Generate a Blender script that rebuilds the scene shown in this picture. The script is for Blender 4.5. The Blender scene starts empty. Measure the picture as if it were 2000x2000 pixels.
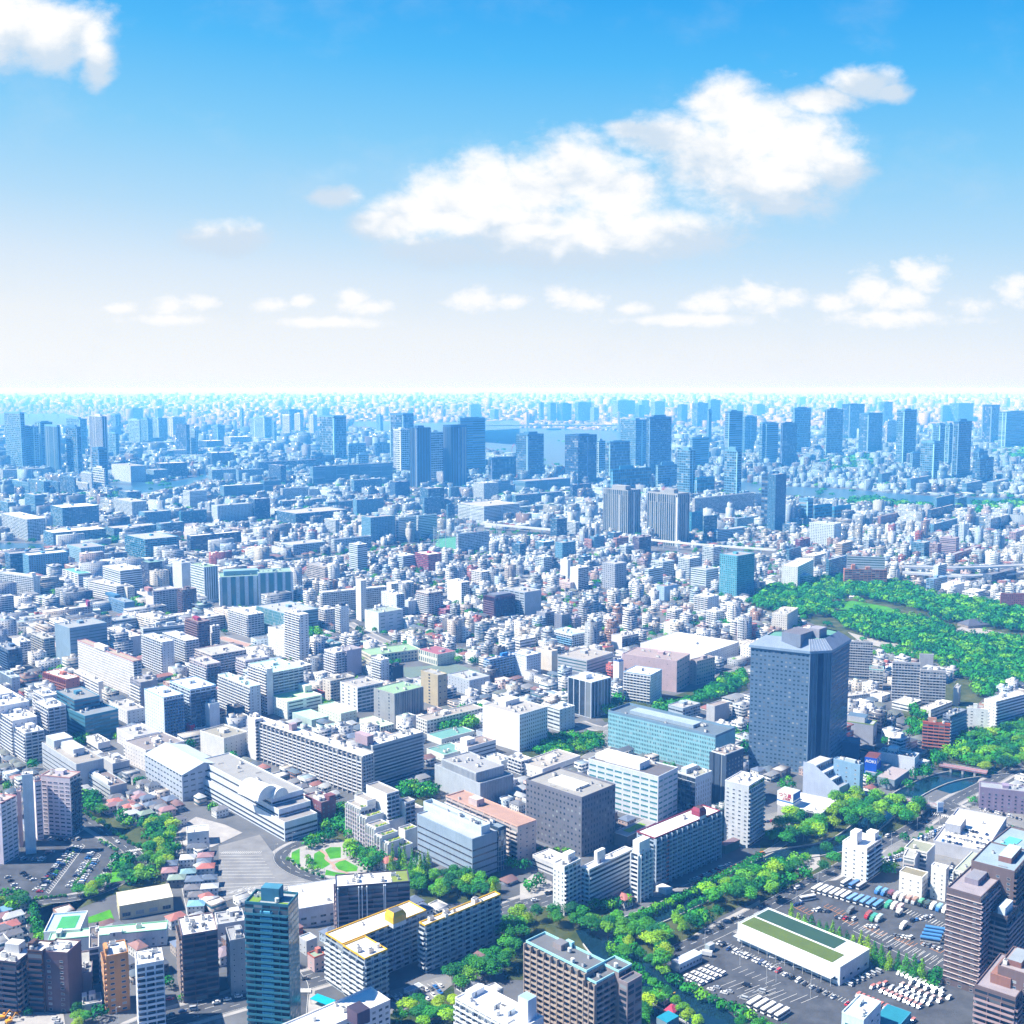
import bpy, math, random
import numpy as np
from mathutils import Vector
rnd=random.Random(7)
S=bpy.context.scene; COL=S.collection
# ---------------------------------------------------------------- camera, sky, sun, exposure
HC=330.0; F=2200.0; PIT=math.atan(242/2200)
cam=bpy.data.objects.new('camera',bpy.data.cameras.new('camera')); COL.objects.link(cam)
cam.location=(0,0,HC); cam.rotation_euler=(math.pi/2-PIT,0,0)
cam.data.sensor_width=36; cam.data.lens=36*F/2000; cam.data.clip_start=1; cam.data.clip_end=500000
S.camera=cam
S.render.resolution_x=S.render.resolution_y=1024
S.view_settings.view_transform='Standard'; S.view_settings.look='None'; S.view_settings.gamma=1; S.view_settings.use_curve_mapping=False
S.view_settings.exposure=0.86
S.cycles.volume_bounces=1; S.cycles.max_bounces=5; S.cycles.diffuse_bounces=2; S.cycles.glossy_bounces=2; S.cycles.transparent_max_bounces=8
S.cycles.use_denoising=True; S.cycles.denoising_prefilter='NONE'
SUNDIR=Vector((-0.97,-0.06,0)).normalized()*math.cos(math.radians(51))+Vector((0,0,math.sin(math.radians(51))))
sl=bpy.data.lights.new('sun','SUN'); sl.energy=5.0; sl.angle=math.radians(0.5); sl.color=(1,0.98,0.94)
so=bpy.data.objects.new('sun',sl); COL.objects.link(so); so.rotation_euler=SUNDIR.to_track_quat('Z','Y').to_euler()

def pdir(x,y):
    dx=(x-1000)/F; dz=(1000-y)/F; c,s=math.cos(PIT),math.sin(PIT)
    return dx, c+dz*s, -s+dz*c
W=bpy.data.worlds.new('World'); S.world=W; W.use_nodes=True
def build_world():
    nt=W.node_tree; N=nt.nodes; L=nt.links; N.clear()
    def nd(t,**k):
        n=N.new(t)
        for a,v in k.items(): setattr(n,a,v)
        return n
    def mth(op,a,b=None,c=None,clamp=False):
        n=nd('ShaderNodeMath',operation=op,use_clamp=clamp)
        for i,v in enumerate((a,b,c)):
            if v is None: continue
            if isinstance(v,(int,float)): n.inputs[i].default_value=v
            else: L.new(v,n.inputs[i])
        return n.outputs[0]
    def vm(op,a,b):
        n=nd('ShaderNodeVectorMath',operation=op)
        for i,v in enumerate((a,b)):
            if isinstance(v,tuple): n.inputs[i].default_value=v
            else: L.new(v,n.inputs[i])
        return n
    tc=nd('ShaderNodeTexCoord'); sp=nd('ShaderNodeSeparateXYZ'); L.new(tc.outputs['Generated'],sp.inputs[0])
    x,y,z=sp.outputs
    ys=mth('MAXIMUM',y,0.05); u=mth('DIVIDE',x,ys); v=mth('DIVIDE',z,ys)
    sky=nd('ShaderNodeTexSky',sky_type='NISHITA',sun_disc=False,sun_elevation=math.radians(51),sun_rotation=math.atan2(-0.97,-0.06),air_density=1.0,dust_density=0.6,ozone_density=3.0)
    sc=nd('ShaderNodeMix',data_type='RGBA',blend_type='MULTIPLY'); sc.inputs[0].default_value=1
    L.new(sky.outputs[0],sc.inputs[6]); sc.inputs[7].default_value=(0.115,)*3+(1,)
    # clear-air gradient: pale at the horizon, azure above, stronger to the right
    el=mth('ADD',z,mth('MULTIPLY',u,0.05))
    rp=nd('ShaderNodeValToRGB'); L.new(mth('MULTIPLY',el,1.6,clamp=True),rp.inputs[0])
    e=rp.color_ramp.elements; st=SKYRAMP
    while len(e)<len(st): e.new(0.5)
    for i,(p,c) in enumerate(st): e[i].position=p; e[i].color=c+(1,)
    mx=nd('ShaderNodeMix',data_type='RGBA'); mx.inputs[0].default_value=0.96
    L.new(sc.outputs[2],mx.inputs[6]); L.new(rp.outputs[0],mx.inputs[7])
    bk=nd('ShaderNodeMix',data_type='RGBA',blend_type='MULTIPLY'); L.new(mth('MULTIPLY',mth('SUBTRACT',0.15,y),2.2,clamp=True),bk.inputs[0]); L.new(mx.outputs[2],bk.inputs[6]); bk.inputs[7].default_value=(0.20,0.60,1.0,1); mx=bk
    # clouds in direction space
    cv=nd('ShaderNodeCombineXYZ'); L.new(u,cv.inputs[0]); L.new(v,cv.inputs[1])
    def noise(scale,det,off,dist=0.0):
        a=vm('MULTIPLY',cv.outputs[0],(scale,scale*1.5,1)); b=vm('ADD',a.outputs[0],off)
        n=nd('ShaderNodeTexNoise'); n.inputs['Scale'].default_value=1; n.inputs['Detail'].default_value=det; n.inputs['Roughness'].default_value=0.6
        n.inputs['Distortion'].default_value=dist
        L.new(b.outputs[0],n.inputs['Vector']); return n.outputs['Fac']
    n1=noise(30,9,(3,7,0),0.25); n2=noise(9,5,(1,2,4)); n3=noise(75,6,(9,2,4))
    n4=noise(14,4,(5,2,8),0.3); wob=mth('ADD',mth('ADD',mth('MULTIPLY',mth('SUBTRACT',n1,0.5),1.7),mth('MULTIPLY',mth('SUBTRACT',n4,0.5),1.5)),mth('MULTIPLY',mth('SUBTRACT',n3,0.5),0.9))
    def blobs(lst,dv=0.0):
        acc=None
        for (px,py,ax,ay) in lst:
            d=pdir(px,py); cu,cvv=d[0]/d[1],d[2]/d[1]
            t=vm('SUBTRACT',cv.outputs[0],(cu,cvv+dv,0)); t=vm('MULTIPLY',t.outputs[0],(F/ax,F/ay,0))
            ln=nd('ShaderNodeVectorMath',operation='LENGTH'); L.new(t.outputs[0],ln.inputs[0])
            f=mth('SUBTRACT',1,ln.outputs[1])
            acc=f if acc is None else mth('SMOOTH_MAX',acc,f,0.18) if False else mth('MAXIMUM',acc,f)
        return acc
    def soft(v_,lo,hi):
        m=nd('ShaderNodeMapRange',interpolation_type='SMOOTHSTEP'); L.new(v_,m.inputs[0]); m.inputs[1].default_value=lo; m.inputs[2].default_value=hi
        return m.outputs[0]
    B1=blobs(CLOUDS); D1=soft(mth('ADD',B1,mth('MULTIPLY',wob,0.55)),-0.25,0.6); BS=blobs(CLOUDS,0.022)
    B2=blobs(FARCLOUDS); D2=mth('MULTIPLY',soft(mth('ADD',B2,mth('MULTIPLY',wob,1.0)),0.0,0.85),0.95)
    wisp=mth('MULTIPLY',mth('MULTIPLY',soft(n2,0.5,0.8),0.2),soft(mth('SUBTRACT',0.5,z),0.0,0.3))
    den=mth('MAXIMUM',D1,wisp)
    front=soft(y,0.05,0.3); den=mth('MULTIPLY',den,front)
    # cloud body colour: bright heads, faint blue-grey bases
    cr=nd('ShaderNodeMix',data_type='RGBA'); cr.inputs[6].default_value=(0.66,0.79,0.93,1); cr.inputs[7].default_value=(1.06,1.06,1.06,1)
    L.new(soft(mth('ADD',BS,mth('ADD',mth('MULTIPLY',mth('SUBTRACT',n1,0.5),1.3),mth('MULTIPLY',mth('SUBTRACT',n4,0.5),1.9))),-0.15,0.75),cr.inputs[0])
    fin=nd('ShaderNodeMix',data_type='RGBA'); L.new(den,fin.inputs[0]); f2=nd('ShaderNodeMix',data_type='RGBA'); L.new(mth('MULTIPLY',D2,front),f2.inputs[0]); L.new(mx.outputs[2],f2.inputs[6]); f2.inputs[7].default_value=(1.05,1.05,1.06,1); L.new(f2.outputs[2],fin.inputs[6]); L.new(cr.outputs[2],fin.inputs[7])
    bg=nd('ShaderNodeBackground'); L.new(fin.outputs[2],bg.inputs[0]); bg.inputs[1].default_value=SKYSTR
    out=nd('ShaderNodeOutputWorld'); L.new(bg.outputs[0],out.inputs[0])
SKYSTR=0.535
SKYRAMP=[(0.0,(0.97,1.0,1.02)),(0.07,(0.90,0.95,1.0)),(0.14,(0.74,0.87,1.0)),(0.22,(0.48,0.76,1.0)),(0.32,(0.25,0.65,1.0)),(0.43,(0.09,0.52,1.0)),(0.56,(0.003,0.36,0.93)),(0.75,(0.0,0.17,0.58)),(1.0,(0.0,0.10,0.38))]
CLOUDS=[(1130,330,110,80),(1200,370,95,70),(1040,370,115,80),(950,360,90,70),(880,405,110,75),(800,420,90,55),(745,440,65,38),(1000,450,200,70),(1150,470,230,75),(1300,465,170,55),(870,490,140,38),(1080,500,190,30),
 (1420,205,85,60),(1470,260,120,90),(1560,290,110,75),(1500,350,170,85),(1640,335,70,50),(1300,265,120,45),(1240,255,70,25),(1400,300,120,80),(1600,195,90,28),(1690,165,75,35),(1740,180,45,22),(1530,400,90,30),
 (30,50,150,90),(100,90,95,60),(150,60,80,60),(190,120,40,60),(440,470,85,38),(470,462,50,24),(650,385,60,24)]
FARCLOUDS=[(240,603,40,14),(330,598,50,22),(405,592,45,22),(530,598,45,20),(590,590,30,16),(690,583,42,28),(720,600,60,20),(930,585,70,30),(1000,590,50,18),(1100,580,40,26),(1150,592,60,26),(1230,603,50,18),(1390,592,70,26),(1470,580,80,34),(1550,582,60,28),(1620,590,60,26),(1700,568,55,40),(1760,585,70,34),(1810,540,60,44),(1780,530,40,30),(1890,596,70,28),(1985,565,45,44),(330,625,120,14),(620,630,140,14),(1350,625,160,16),(1750,622,200,22)]
build_world()

# ---------------------------------------------------------------- projection helpers
O=dict(A=(0,1500),B=(500,1500),C=(1000,1500),D=(1500,1500),E=(0,1100),F=(500,1100),G=(1000,1100),H=(1500,1100),I=(0,740),J=(500,740),K=(1000,740),L=(1500,740))
def sp(c,x,y): return O[c][0]+x/3.864,O[c][1]+y/3.864
def gnd(x,y,h=0.0):
    d=pdir(x,y); t=(h-HC)/d[2]; return d[0]*t,d[1]*t
def gz(c,x,y,h=0.0): return gnd(*sp(c,x,y),h)
def hgt(yt,Y):
    d=pdir(1000,yt); return HC+Y*d[2]/d[1]
def proj(X,Y,Z):
    c,s=math.cos(PIT),math.sin(PIT); z=Z-HC
    dep=Y*c-z*s; up=Y*s+z*c
    return 1000+F*X/dep,1000-F*up/dep
# ---------------------------------------------------------------- materials
def newmat(name):
    m=bpy.data.materials.new(name); m.use_nodes=True; nt=m.node_tree; return m,nt,nt.nodes['Principled BSDF']
def mk_facade():
    m,nt,P=newmat('painted_surface'); N=nt.nodes; L=nt.links
    def mth(op,a,b=None,clamp=False):
        n=N.new('ShaderNodeMath'); n.operation=op; n.use_clamp=clamp
        for i,v in enumerate((a,b)):
            if v is None: continue
            if isinstance(v,(int,float)): n.inputs[i].default_value=v
            else: L.new(v,n.inputs[i])
        return n.outputs[0]
    def att(n):
        a=N.new('ShaderNodeAttribute'); a.attribute_name=n; return a
    def mix(f,a,b,t='MIX'):
        n=N.new('ShaderNodeMix'); n.data_type='RGBA'; n.blend_type=t
        for i,v in ((0,f),(6,a),(7,b)):
            if isinstance(v,(int,float)): n.inputs[i].default_value=v
            elif isinstance(v,tuple): n.inputs[i].default_value=v+(1,)
            else: L.new(v,n.inputs[i])
        return n.outputs[2]
    wc=att('wc'); pa=att('pa'); pb=att('pb')
    a=N.new('ShaderNodeSeparateXYZ'); L.new(pa.outputs['Vector'],a.inputs[0])
    b=N.new('ShaderNodeSeparateXYZ'); L.new(pb.outputs['Vector'],b.inputs[0])
    uv=N.new('ShaderNodeUVMap'); uv.uv_map='UVMap'; s=N.new('ShaderNodeSeparateXYZ'); L.new(uv.outputs[0],s.inputs[0])
    cu=mth('DIVIDE',s.outputs[0],mth('MAXIMUM',a.outputs[0],0.5)); cv=mth('DIVIDE',s.outputs[1],mth('MAXIMUM',a.outputs[1],0.5))
    fu=mth('ABSOLUTE',mth('SUBTRACT',mth('FRACT',cu),0.5)); fv=mth('ABSOLUTE',mth('SUBTRACT',mth('FRACT',cv),0.5))
    mk=mth('MULTIPLY',mth('LESS_THAN',fu,mth('MULTIPLY',a.outputs[2],0.5)),mth('LESS_THAN',fv,mth('MULTIPLY',b.outputs[0],0.5)))
    cc=N.new('ShaderNodeCombineXYZ'); L.new(mth('FLOOR',cu),cc.inputs[0]); L.new(mth('FLOOR',cv),cc.inputs[1]); L.new(b.outputs[2],cc.inputs[2])
    wn=N.new('ShaderNodeTexWhiteNoise'); L.new(cc.outputs[0],wn.inputs[0]); r=wn.outputs[0]
    g0=mix(b.outputs[1],(0.018,0.035,0.06),(0.10,0.32,0.38))
    g1=mix(mth('MULTIPLY',mth('POWER',r,4),0.75),g0,(0.42,0.46,0.48))
    # walls: faint streaks and stains that belong to the surface
    ge=N.new('ShaderNodeNewGeometry'); n1=N.new('ShaderNodeTexNoise'); n1.inputs['Scale'].default_value=0.11; n1.inputs['Detail'].default_value=6; n1.inputs['Roughness'].default_value=0.65
    L.new(ge.outputs['Position'],n1.inputs['Vector'])
    mp=N.new('ShaderNodeVectorMath'); mp.operation='MULTIPLY'; mp.inputs[1].default_value=(0.9,0.9,0.07); L.new(ge.outputs['Position'],mp.inputs[0])
    n2=N.new('ShaderNodeTexNoise'); n2.inputs['Scale'].default_value=1.2; n2.inputs['Detail'].default_value=3; L.new(mp.outputs[0],n2.inputs['Vector'])
    var=mth('ADD',mth('MULTIPLY',n1.outputs['Fac'],0.56),mth('MULTIPLY',n2.outputs['Fac'],0.30)); var=mth('ADD',var,0.56)
    vv=N.new('ShaderNodeCombineXYZ'); 
    for i in range(3): L.new(var,vv.inputs[i])
    wall=mix(1.0,wc.outputs['Color'],vv.outputs[0],'MULTIPLY')
    L.new(mix(mk,wall,g1),P.inputs['Base Color'])
    L.new(mth('SUBTRACT',0.8,mth('MULTIPLY',mk,0.66)),P.inputs['Roughness'])
    P.inputs['Specular IOR Level'].default_value=0.35
    return m
FAC=mk_facade()
def mk_simple(name,col,rough=0.7,spec=0.3,metal=0,noise=None):
    m,nt,P=newmat(name); N=nt.nodes; L=nt.links
    P.inputs['Roughness'].default_value=rough; P.inputs['Specular IOR Level'].default_value=spec; P.inputs['Metallic'].default_value=metal
    n=N.new('ShaderNodeTexNoise'); ge=N.new('ShaderNodeNewGeometry'); L.new(ge.outputs['Position'],n.inputs['Vector'])
    sc,c2,lo,hi=noise or (0.3,tuple(v*0.8 for v in col),0.3,0.7)
    n.inputs['Scale'].default_value=sc; n.inputs['Detail'].default_value=8; n.inputs['Roughness'].default_value=0.65
    r=N.new('ShaderNodeValToRGB'); r.color_ramp.elements[0].position=lo; r.color_ramp.elements[1].position=hi
    r.color_ramp.elements[0].color=tuple(c2)+(1,); r.color_ramp.elements[1].color=tuple(col)+(1,)
    L.new(n.outputs['Fac'],r.inputs[0]); L.new(r.outputs[0],P.inputs['Base Color'])
    return m
ASPH=mk_simple('asphalt',(0.105,0.112,0.125),0.85,0.2,0,(0.08,(0.055,0.06,0.07),0.35,0.68))
ASPHL=mk_simple('worn_asphalt',(0.26,0.26,0.26),0.85,0.2,0,(0.09,(0.17,0.17,0.175),0.3,0.7))
CONC=mk_simple('concrete_paving',(0.44,0.42,0.40),0.8,0.25,0,(0.1,(0.30,0.29,0.29),0.3,0.7))
PINKP=mk_simple('pink_paving',(0.46,0.30,0.25),0.8,0.25,0,(0.2,(0.36,0.24,0.2),0.3,0.7))
CITYG=mk_simple('city_ground',(0.17,0.175,0.185),0.85,0.2,0,(0.012,(0.07,0.078,0.09),0.35,0.65))
FARG=mk_simple('far_land',(0.36,0.30,0.27),0.9,0.1,0,(0.002,(0.27,0.23,0.21),0.3,0.7))  # far ground paler and warmer: the fade into haze is put into its colour
GRASS=mk_simple('grass',(0.09,0.34,0.02),0.9,0.1,0,(0.07,(0.04,0.2,0.012),0.35,0.65))
SOIL=mk_simple('park_soil',(0.11,0.12,0.05),0.9,0.1,0,(0.05,(0.03,0.055,0.015),0.35,0.65))
PAINT=mk_simple('road_paint',(0.78,0.78,0.76),0.6)
OPAINT=mk_simple('orange_paint',(0.7,0.30,0.08),0.6)
def mk_water(name,col,rough,bs):
    m,nt,P=newmat(name); N=nt.nodes; L=nt.links
    P.inputs['Base Color'].default_value=col+(1,); P.inputs['Roughness'].default_value=rough; P.inputs['Specular IOR Level'].default_value=0.5
    n=N.new('ShaderNodeTexNoise'); ge=N.new('ShaderNodeNewGeometry'); L.new(ge.outputs['Position'],n.inputs['Vector']); n.inputs['Scale'].default_value=bs; n.inputs['Detail'].default_value=4
    b=N.new('ShaderNodeBump'); b.inputs['Strength'].default_value=0.25; b.inputs['Distance'].default_value=0.3; L.new(n.outputs['Fac'],b.inputs['Height']); L.new(b.outputs[0],P.inputs['Normal'])
    return m
WAT=mk_water('canal_water',(0.008,0.03,0.05),0.12,0.5)
BAY=mk_water('bay_water',(0.03,0.10,0.18),0.3,0.06)
def mk_leaf():
    m,nt,P=newmat('foliage'); N=nt.nodes; L=nt.links
    a=N.new('ShaderNodeAttribute'); a.attribute_name='wc'
    oi=N.new('ShaderNodeObjectInfo')
    mx=N.new('ShaderNodeMix'); mx.data_type='RGBA'; mx.blend_type='MULTIPLY'; mx.inputs[0].default_value=1
    cr=N.new('ShaderNodeValToRGB'); e=cr.color_ramp.elements
    e[0].position=0; e[0].color=(0.012,0.12,0.035,1); e[1].position=1; e[1].color=(0.32,0.52,0.01,1)
    for p,c in ((0.3,(0.022,0.22,0.03)),(0.6,(0.07,0.34,0.018)),(0.85,(0.2,0.46,0.01))):
        k=e.new(p); k.color=c+(1,)
    L.new(oi.outputs['Random'],cr.inputs[0]); L.new(cr.outputs[0],mx.inputs[6]); L.new(a.outputs['Color'],mx.inputs[7])
    L.new(mx.outputs[2],P.inputs['Base Color']); P.inputs['Roughness'].default_value=0.65; P.inputs['Specular IOR Level'].default_value=0.25
    return m
LEAF=mk_leaf()
def mk_leaf2():
    m,nt,P=newmat('far_foliage'); a=nt.nodes.new('ShaderNodeAttribute'); a.attribute_name='wc'; nt.links.new(a.outputs['Color'],P.inputs['Base Color']); P.inputs['Roughness'].default_value=.8; P.inputs['Specular IOR Level'].default_value=.1; return m
LEAF2=mk_leaf2()
BARK=mk_simple('bark',(0.14,0.10,0.07),0.9)
def mk_glass(name,col,r=0.08):
    m,nt,P=newmat(name); P.inputs['Base Color'].default_value=col+(1,); P.inputs['Roughness'].default_value=r; P.inputs['Specular IOR Level'].default_value=0.7
    return m
GLS=[mk_glass('window_glass_dark',(0.012,0.025,0.05)),mk_glass('window_glass_blue',(0.02,0.07,0.13)),mk_glass('window_glass_curtained',(0.3,0.34,0.36),0.2)]
TGL=mk_glass('teal_glass',(0.03,0.22,0.26))
def mk_car():
    m,nt,P=newmat('car_paint'); N=nt.nodes; L=nt.links
    a=N.new('ShaderNodeAttribute'); a.attribute_name='wc'; L.new(a.outputs['Color'],P.inputs['Base Color']); P.inputs['Roughness'].default_value=0.25; P.inputs['Coat Weight'].default_value=0.6
    return m
CARP=mk_car(); TYRE=mk_simple('tyre_rubber',(0.03,0.03,0.03),0.8)
# ---------------------------------------------------------------- mesh accumulator (boxes with colours and window patterns per face)
NOPA=(3.0,3.0,0.0); NOPB=(0.0,0.0,0.0)
class M:
    def __init__(s): s.v=[];s.f=[];s.uv=[];s.c=[];s.a=[];s.b=[];s.mi=[]
    def face(s,pts,col,pa=NOPA,pb=NOPB,uv=None,mi=0):
        n=len(s.v); s.v.extend(pts); s.f.append(tuple(range(n,n+len(pts))))
        s.uv.extend(uv or [(0,0)]*len(pts)); s.c.append(col); s.a.append(pa); s.b.append(pb); s.mi.append(mi)
    def box(s,x0,y0,z0,x1,y1,z1,col,top=None,sd=None,zb=None,tf=None,bottom=False,mi=0):
        """sd: window pattern of the sides (-x,-y,+x,+y) as (pa,pb) or None; tf: transform of (x,y)"""
        q=[(x0,y0),(x1,y0),(x1,y1),(x0,y1)]
        if tf: q=[tf(*p) for p in q]
        zb=z0 if zb is None else zb
        lens=(x1-x0,y1-y0)
        for k,(i,j) in enumerate(((3,0),(0,1),(1,2),(2,3))):   # -x,-y,+x,+y
            w=lens[1] if k%2==0 else lens[0]
            p=sd[k] if sd and sd[k] else (NOPA,NOPB)
            cc=p[2] if len(p)>2 and p[2] else col
            s.face([(*q[i],z0),(*q[j],z0),(*q[j],z1),(*q[i],z1)],cc,p[0],p[1],[(0,z0-zb),(w,z0-zb),(w,z1-zb),(0,z1-zb)],mi)
        s.face([(*q[0],z1),(*q[1],z1),(*q[2],z1),(*q[3],z1)],top or col,mi=mi)
        if bottom: s.face([(*q[3],z0),(*q[2],z0),(*q[1],z0),(*q[0],z0)],col,mi=mi)
    def mesh(s,name,mats):
        me=bpy.data.meshes.new(name); me.from_pydata(s.v,[],s.f)
        for m in mats: me.materials.append(m)
        n=len(s.f)
        if n:
            u=me.uv_layers.new(name='UVMap'); u.data.foreach_set('uv',np.array(s.uv,dtype=np.float32).ravel())
            c=me.attributes.new('wc','FLOAT_COLOR','FACE'); c.data.foreach_set('color',np.array([tuple(k)+(1,) for k in s.c],dtype=np.float32).ravel())
            a=me.attributes.new('pa','FLOAT_VECTOR','FACE'); a.data.foreach_set('vector',np.array(s.a,dtype=np.float32).ravel())
            b=me.attributes.new('pb','FLOAT_VECTOR','FACE'); b.data.foreach_set('vector',np.array(s.b,dtype=np.float32).ravel())
            if len(mats)>1: me.polygons.foreach_set('material_index',np.array(s.mi,dtype=np.int32))
        return me
def obj(name,me,parent=None,loc=(0,0,0),rz=0.0):
    if isinstance(me,M): me=me.mesh(name,[FAC])
    o=bpy.data.objects.new(name,me); COL.objects.link(o); o.location=loc; o.rotation_euler=(0,0,rz)
    if parent: o.parent=parent
    return o
def tag(o,label=None,cat=None,group=None,kind=None):
    if label: o['label']=label
    if cat: o['category']=cat
    if group: o['group']=group
    if kind: o['kind']=kind
    return o
def thing(name,label,cat,loc,group=None):
    o=bpy.data.objects.new(name,None); COL.objects.link(o); o.location=loc; o.empty_display_size=1
    return tag(o,label,cat,group)
CACHE={}
def cached(key,fn):
    if key not in CACHE: CACHE[key]=fn()
    return CACHE[key]
# colours
WH=(.78,.78,.77); OW=(.66,.65,.62); LG=(.50,.51,.53); GR=(.33,.34,.36); DG=(.13,.14,.16); CR=(.62,.56,.45); PK=(.58,.44,.43); BR=(.25,.17,.13); DB=(.10,.06,.055)
RD=(.40,.05,.05); OR=(.50,.16,.06); NV=(.02,.05,.13); TL=(.02,.12,.18); AQ=(.22,.52,.58); BL=(.04,.22,.60); GN=(.34,.66,.46); LB=(.42,.60,.74); RW=(.80,.80,.79); RG=(.42,.42,.43); DR=(.20,.20,.21); GRASSC=(.16,.28,.03); TAN=(.40,.34,.24); PU=(.30,.22,.27); SB=(.26,.34,.44); PEACH=(.64,.40,.32)
# ---------------------------------------------------------------- building engine
DEF={'b':(6,3.0,.86,.66),'f':(5,3.0,.84,.66),'g':(3,3.5,.5,.42),'r':(9,3.8,.97,.42),'c':(2.6,3.8,.92,.84),'v':(3,90,.6,.995),'s':(5,3.1,.2,.28)}
FOOT=[]      # footprints kept clear
GUARD=[]     # (x0,x1,yt,yb,dist) what is seen of the named buildings
NW={}
def style(s):
    if s in (None,'n'): return None
    if isinstance(s,str): s=(s,)
    c=s[0]; d=DEF[c]; s=list(s)+[None]*(7-len(s))
    bay,fh,fw,hf=[s[i+1] if s[i+1] is not None else d[i] for i in range(4)]
    return dict(c=c,bay=bay,fh=fh,fw=fw,hf=hf,t=s[5] or 0.0,col=s[6])
def pat(st,w,z,seed,off=False):
    if not st: return None
    n=max(1,round(w/st['bay'])); bay=w/n
    return ((bay,st['fh'],0.0 if off else st['fw']),(st['hf'],st['t'],seed))
def solve(Xn,Yn,h,x,th):
    q=(x-1000)/F; c,s=math.cos(PIT),math.sin(PIT); K=-(h-HC)*s
    den=math.cos(th)-q*math.sin(th)*c
    return (q*(Yn*c+K)-Xn)/den if abs(den)>1e-4 else 10.0
def m_balcony(w,bay,fh,col,dep,fins):
    m=M(); m.box(0,-dep,-.1,w,0.02,.1,col,bottom=True); m.box(0,-dep,.1,w,-dep+.14,1.1,col)
    m.box(0,-dep+.14,.1,.14,0,1.1,col); m.box(w-.14,-dep+.14,.1,w,0,1.1,col)
    n=max(1,round(w/bay))
    for i in range(1,n):
        x=w*i/n; m.box(x-.06,-dep+.14,.1,x+.06,0,fh-.25,tuple(min(.8,k*1.05) for k in col))
    return m.mesh('balcony',[FAC])
def m_window(w,h,gi,fr):
    m=M(); t=.09
    m.box(-w/2,-.07,0,-w/2+t,0.02,h,fr); m.box(w/2-t,-.07,0,w/2,0.02,h,fr)
    m.box(-w/2+t,-.07,h-t,w/2-t,0.02,h,fr,bottom=True); m.box(-w/2-.08,-.16,-.08,w/2+.08,0.02,0,fr,bottom=True)
    nm=max(1,round(w/1.6))
    for i in range(1,nm): m.box(-w/2+w*i/nm-.035,-.06,0,-w/2+w*i/nm+.035,0.02,h-t,fr)
    m.face([(-w/2+t,-.03,0),(w/2-t,-.03,0),(w/2-t,-.03,h-t),(-w/2+t,-.03,h-t)],fr,mi=1)
    return m.mesh('window',[FAC,GLS[gi] if gi<3 else TGL])
def face_parts(root,fx,fy,rz,w,z0,z1,st,col,near,far_mid):
    """repeated parts of one face; fx,fy: world start of the face, rz its direction"""
    if not st or w<2: return
    cx,sx=math.cos(rz),math.sin(rz); bx,by,_=root.location
    def at(x,z): return (fx+cx*x-bx,fy+sx*x-by,z)
    c=st['c']; key=root.name; NW.setdefault(key,[0,0,0])
    H=z1-z0; nf=max(1,int((H-1.0)/st['fh'])); pc=st['col'] or tuple(min(.8,k*1.0) for k in col)
    if c in 'bf':
        if not far_mid: return
        dep=1.3 if c=='b' else 1.5; k0=0
        me=cached(('bal',round(w,1),round(st['bay'],1),round(st['fh'],2),pc,dep),lambda:m_balcony(w,st['bay'],st['fh'],pc,dep,c=='f'))
        for k in range(1 if nf>2 else 0,nf):
            if NW[key][0]>=60: break
            obj('balcony',me,root,at(0,z0+k*st['fh']),rz); NW[key][0]+=1
        if c=='f':
            n=max(1,round(w/st['bay'])); ce=M(); ce.box(-.28,-1.7,0,.28,0,H,col); mc=ce.mesh('column',[FAC])
            for i in range(n+1):
                if NW[key][1]>=60: break
                obj('column',mc,root,at(w*i/n,z0),rz); NW[key][1]+=1
        return
    if c=='v':
        n=max(1,round(w/st['bay'])); ce=M(); fwid=st['bay']*(1-st['fw'])*.55; ce.box(-fwid/2,-.45,0,fwid/2,0,H,pc); mc=ce.mesh('column',[FAC])
        for i in range(n+1):
            if NW[key][1]>=60: break
            obj('column',mc,root,at(min(max(w*i/n,.3),w-.3),z0),rz); NW[key][1]+=1
        return
    if not near: return
    n=max(1,round(w/st['bay'])); bay=w/n
    if c in 'gsc':
        ww=bay*st['fw']; hh=st['fh']*st['hf']
        for k in range(nf-1,-1,-1):
            for i in range(n):
                if NW[key][2]>=100: return
                gi=3 if st['t']>.6 else rnd.choice((0,0,0,1,1,2))
                me=cached(('win',round(ww,1),round(hh,1),gi,pc if st['col'] else None),lambda:m_window(round(ww,1),round(hh,1),gi,pc if st['col'] else LG))
                obj('window',me,root,at((i+.5)*bay,z0+k*st['fh']+st['fh']*(1-st['hf'])/2),rz); NW[key][2]+=1
    if c=='r':
        hh=st['fh']*st['hf']; ww=round(w*.985,1)
        gi=3 if st['t']>.6 else 0
        me=cached(('rib',ww,round(hh,1),gi),lambda:m_window(ww,round(hh,1),gi,GR))
        for k in range(nf):
            if NW[key][2]>=100: return
            obj('window',me,root,at(w/2,z0+k*st['fh']+st['fh']*(1-st['hf'])/2),rz); NW[key][2]+=1
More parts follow.
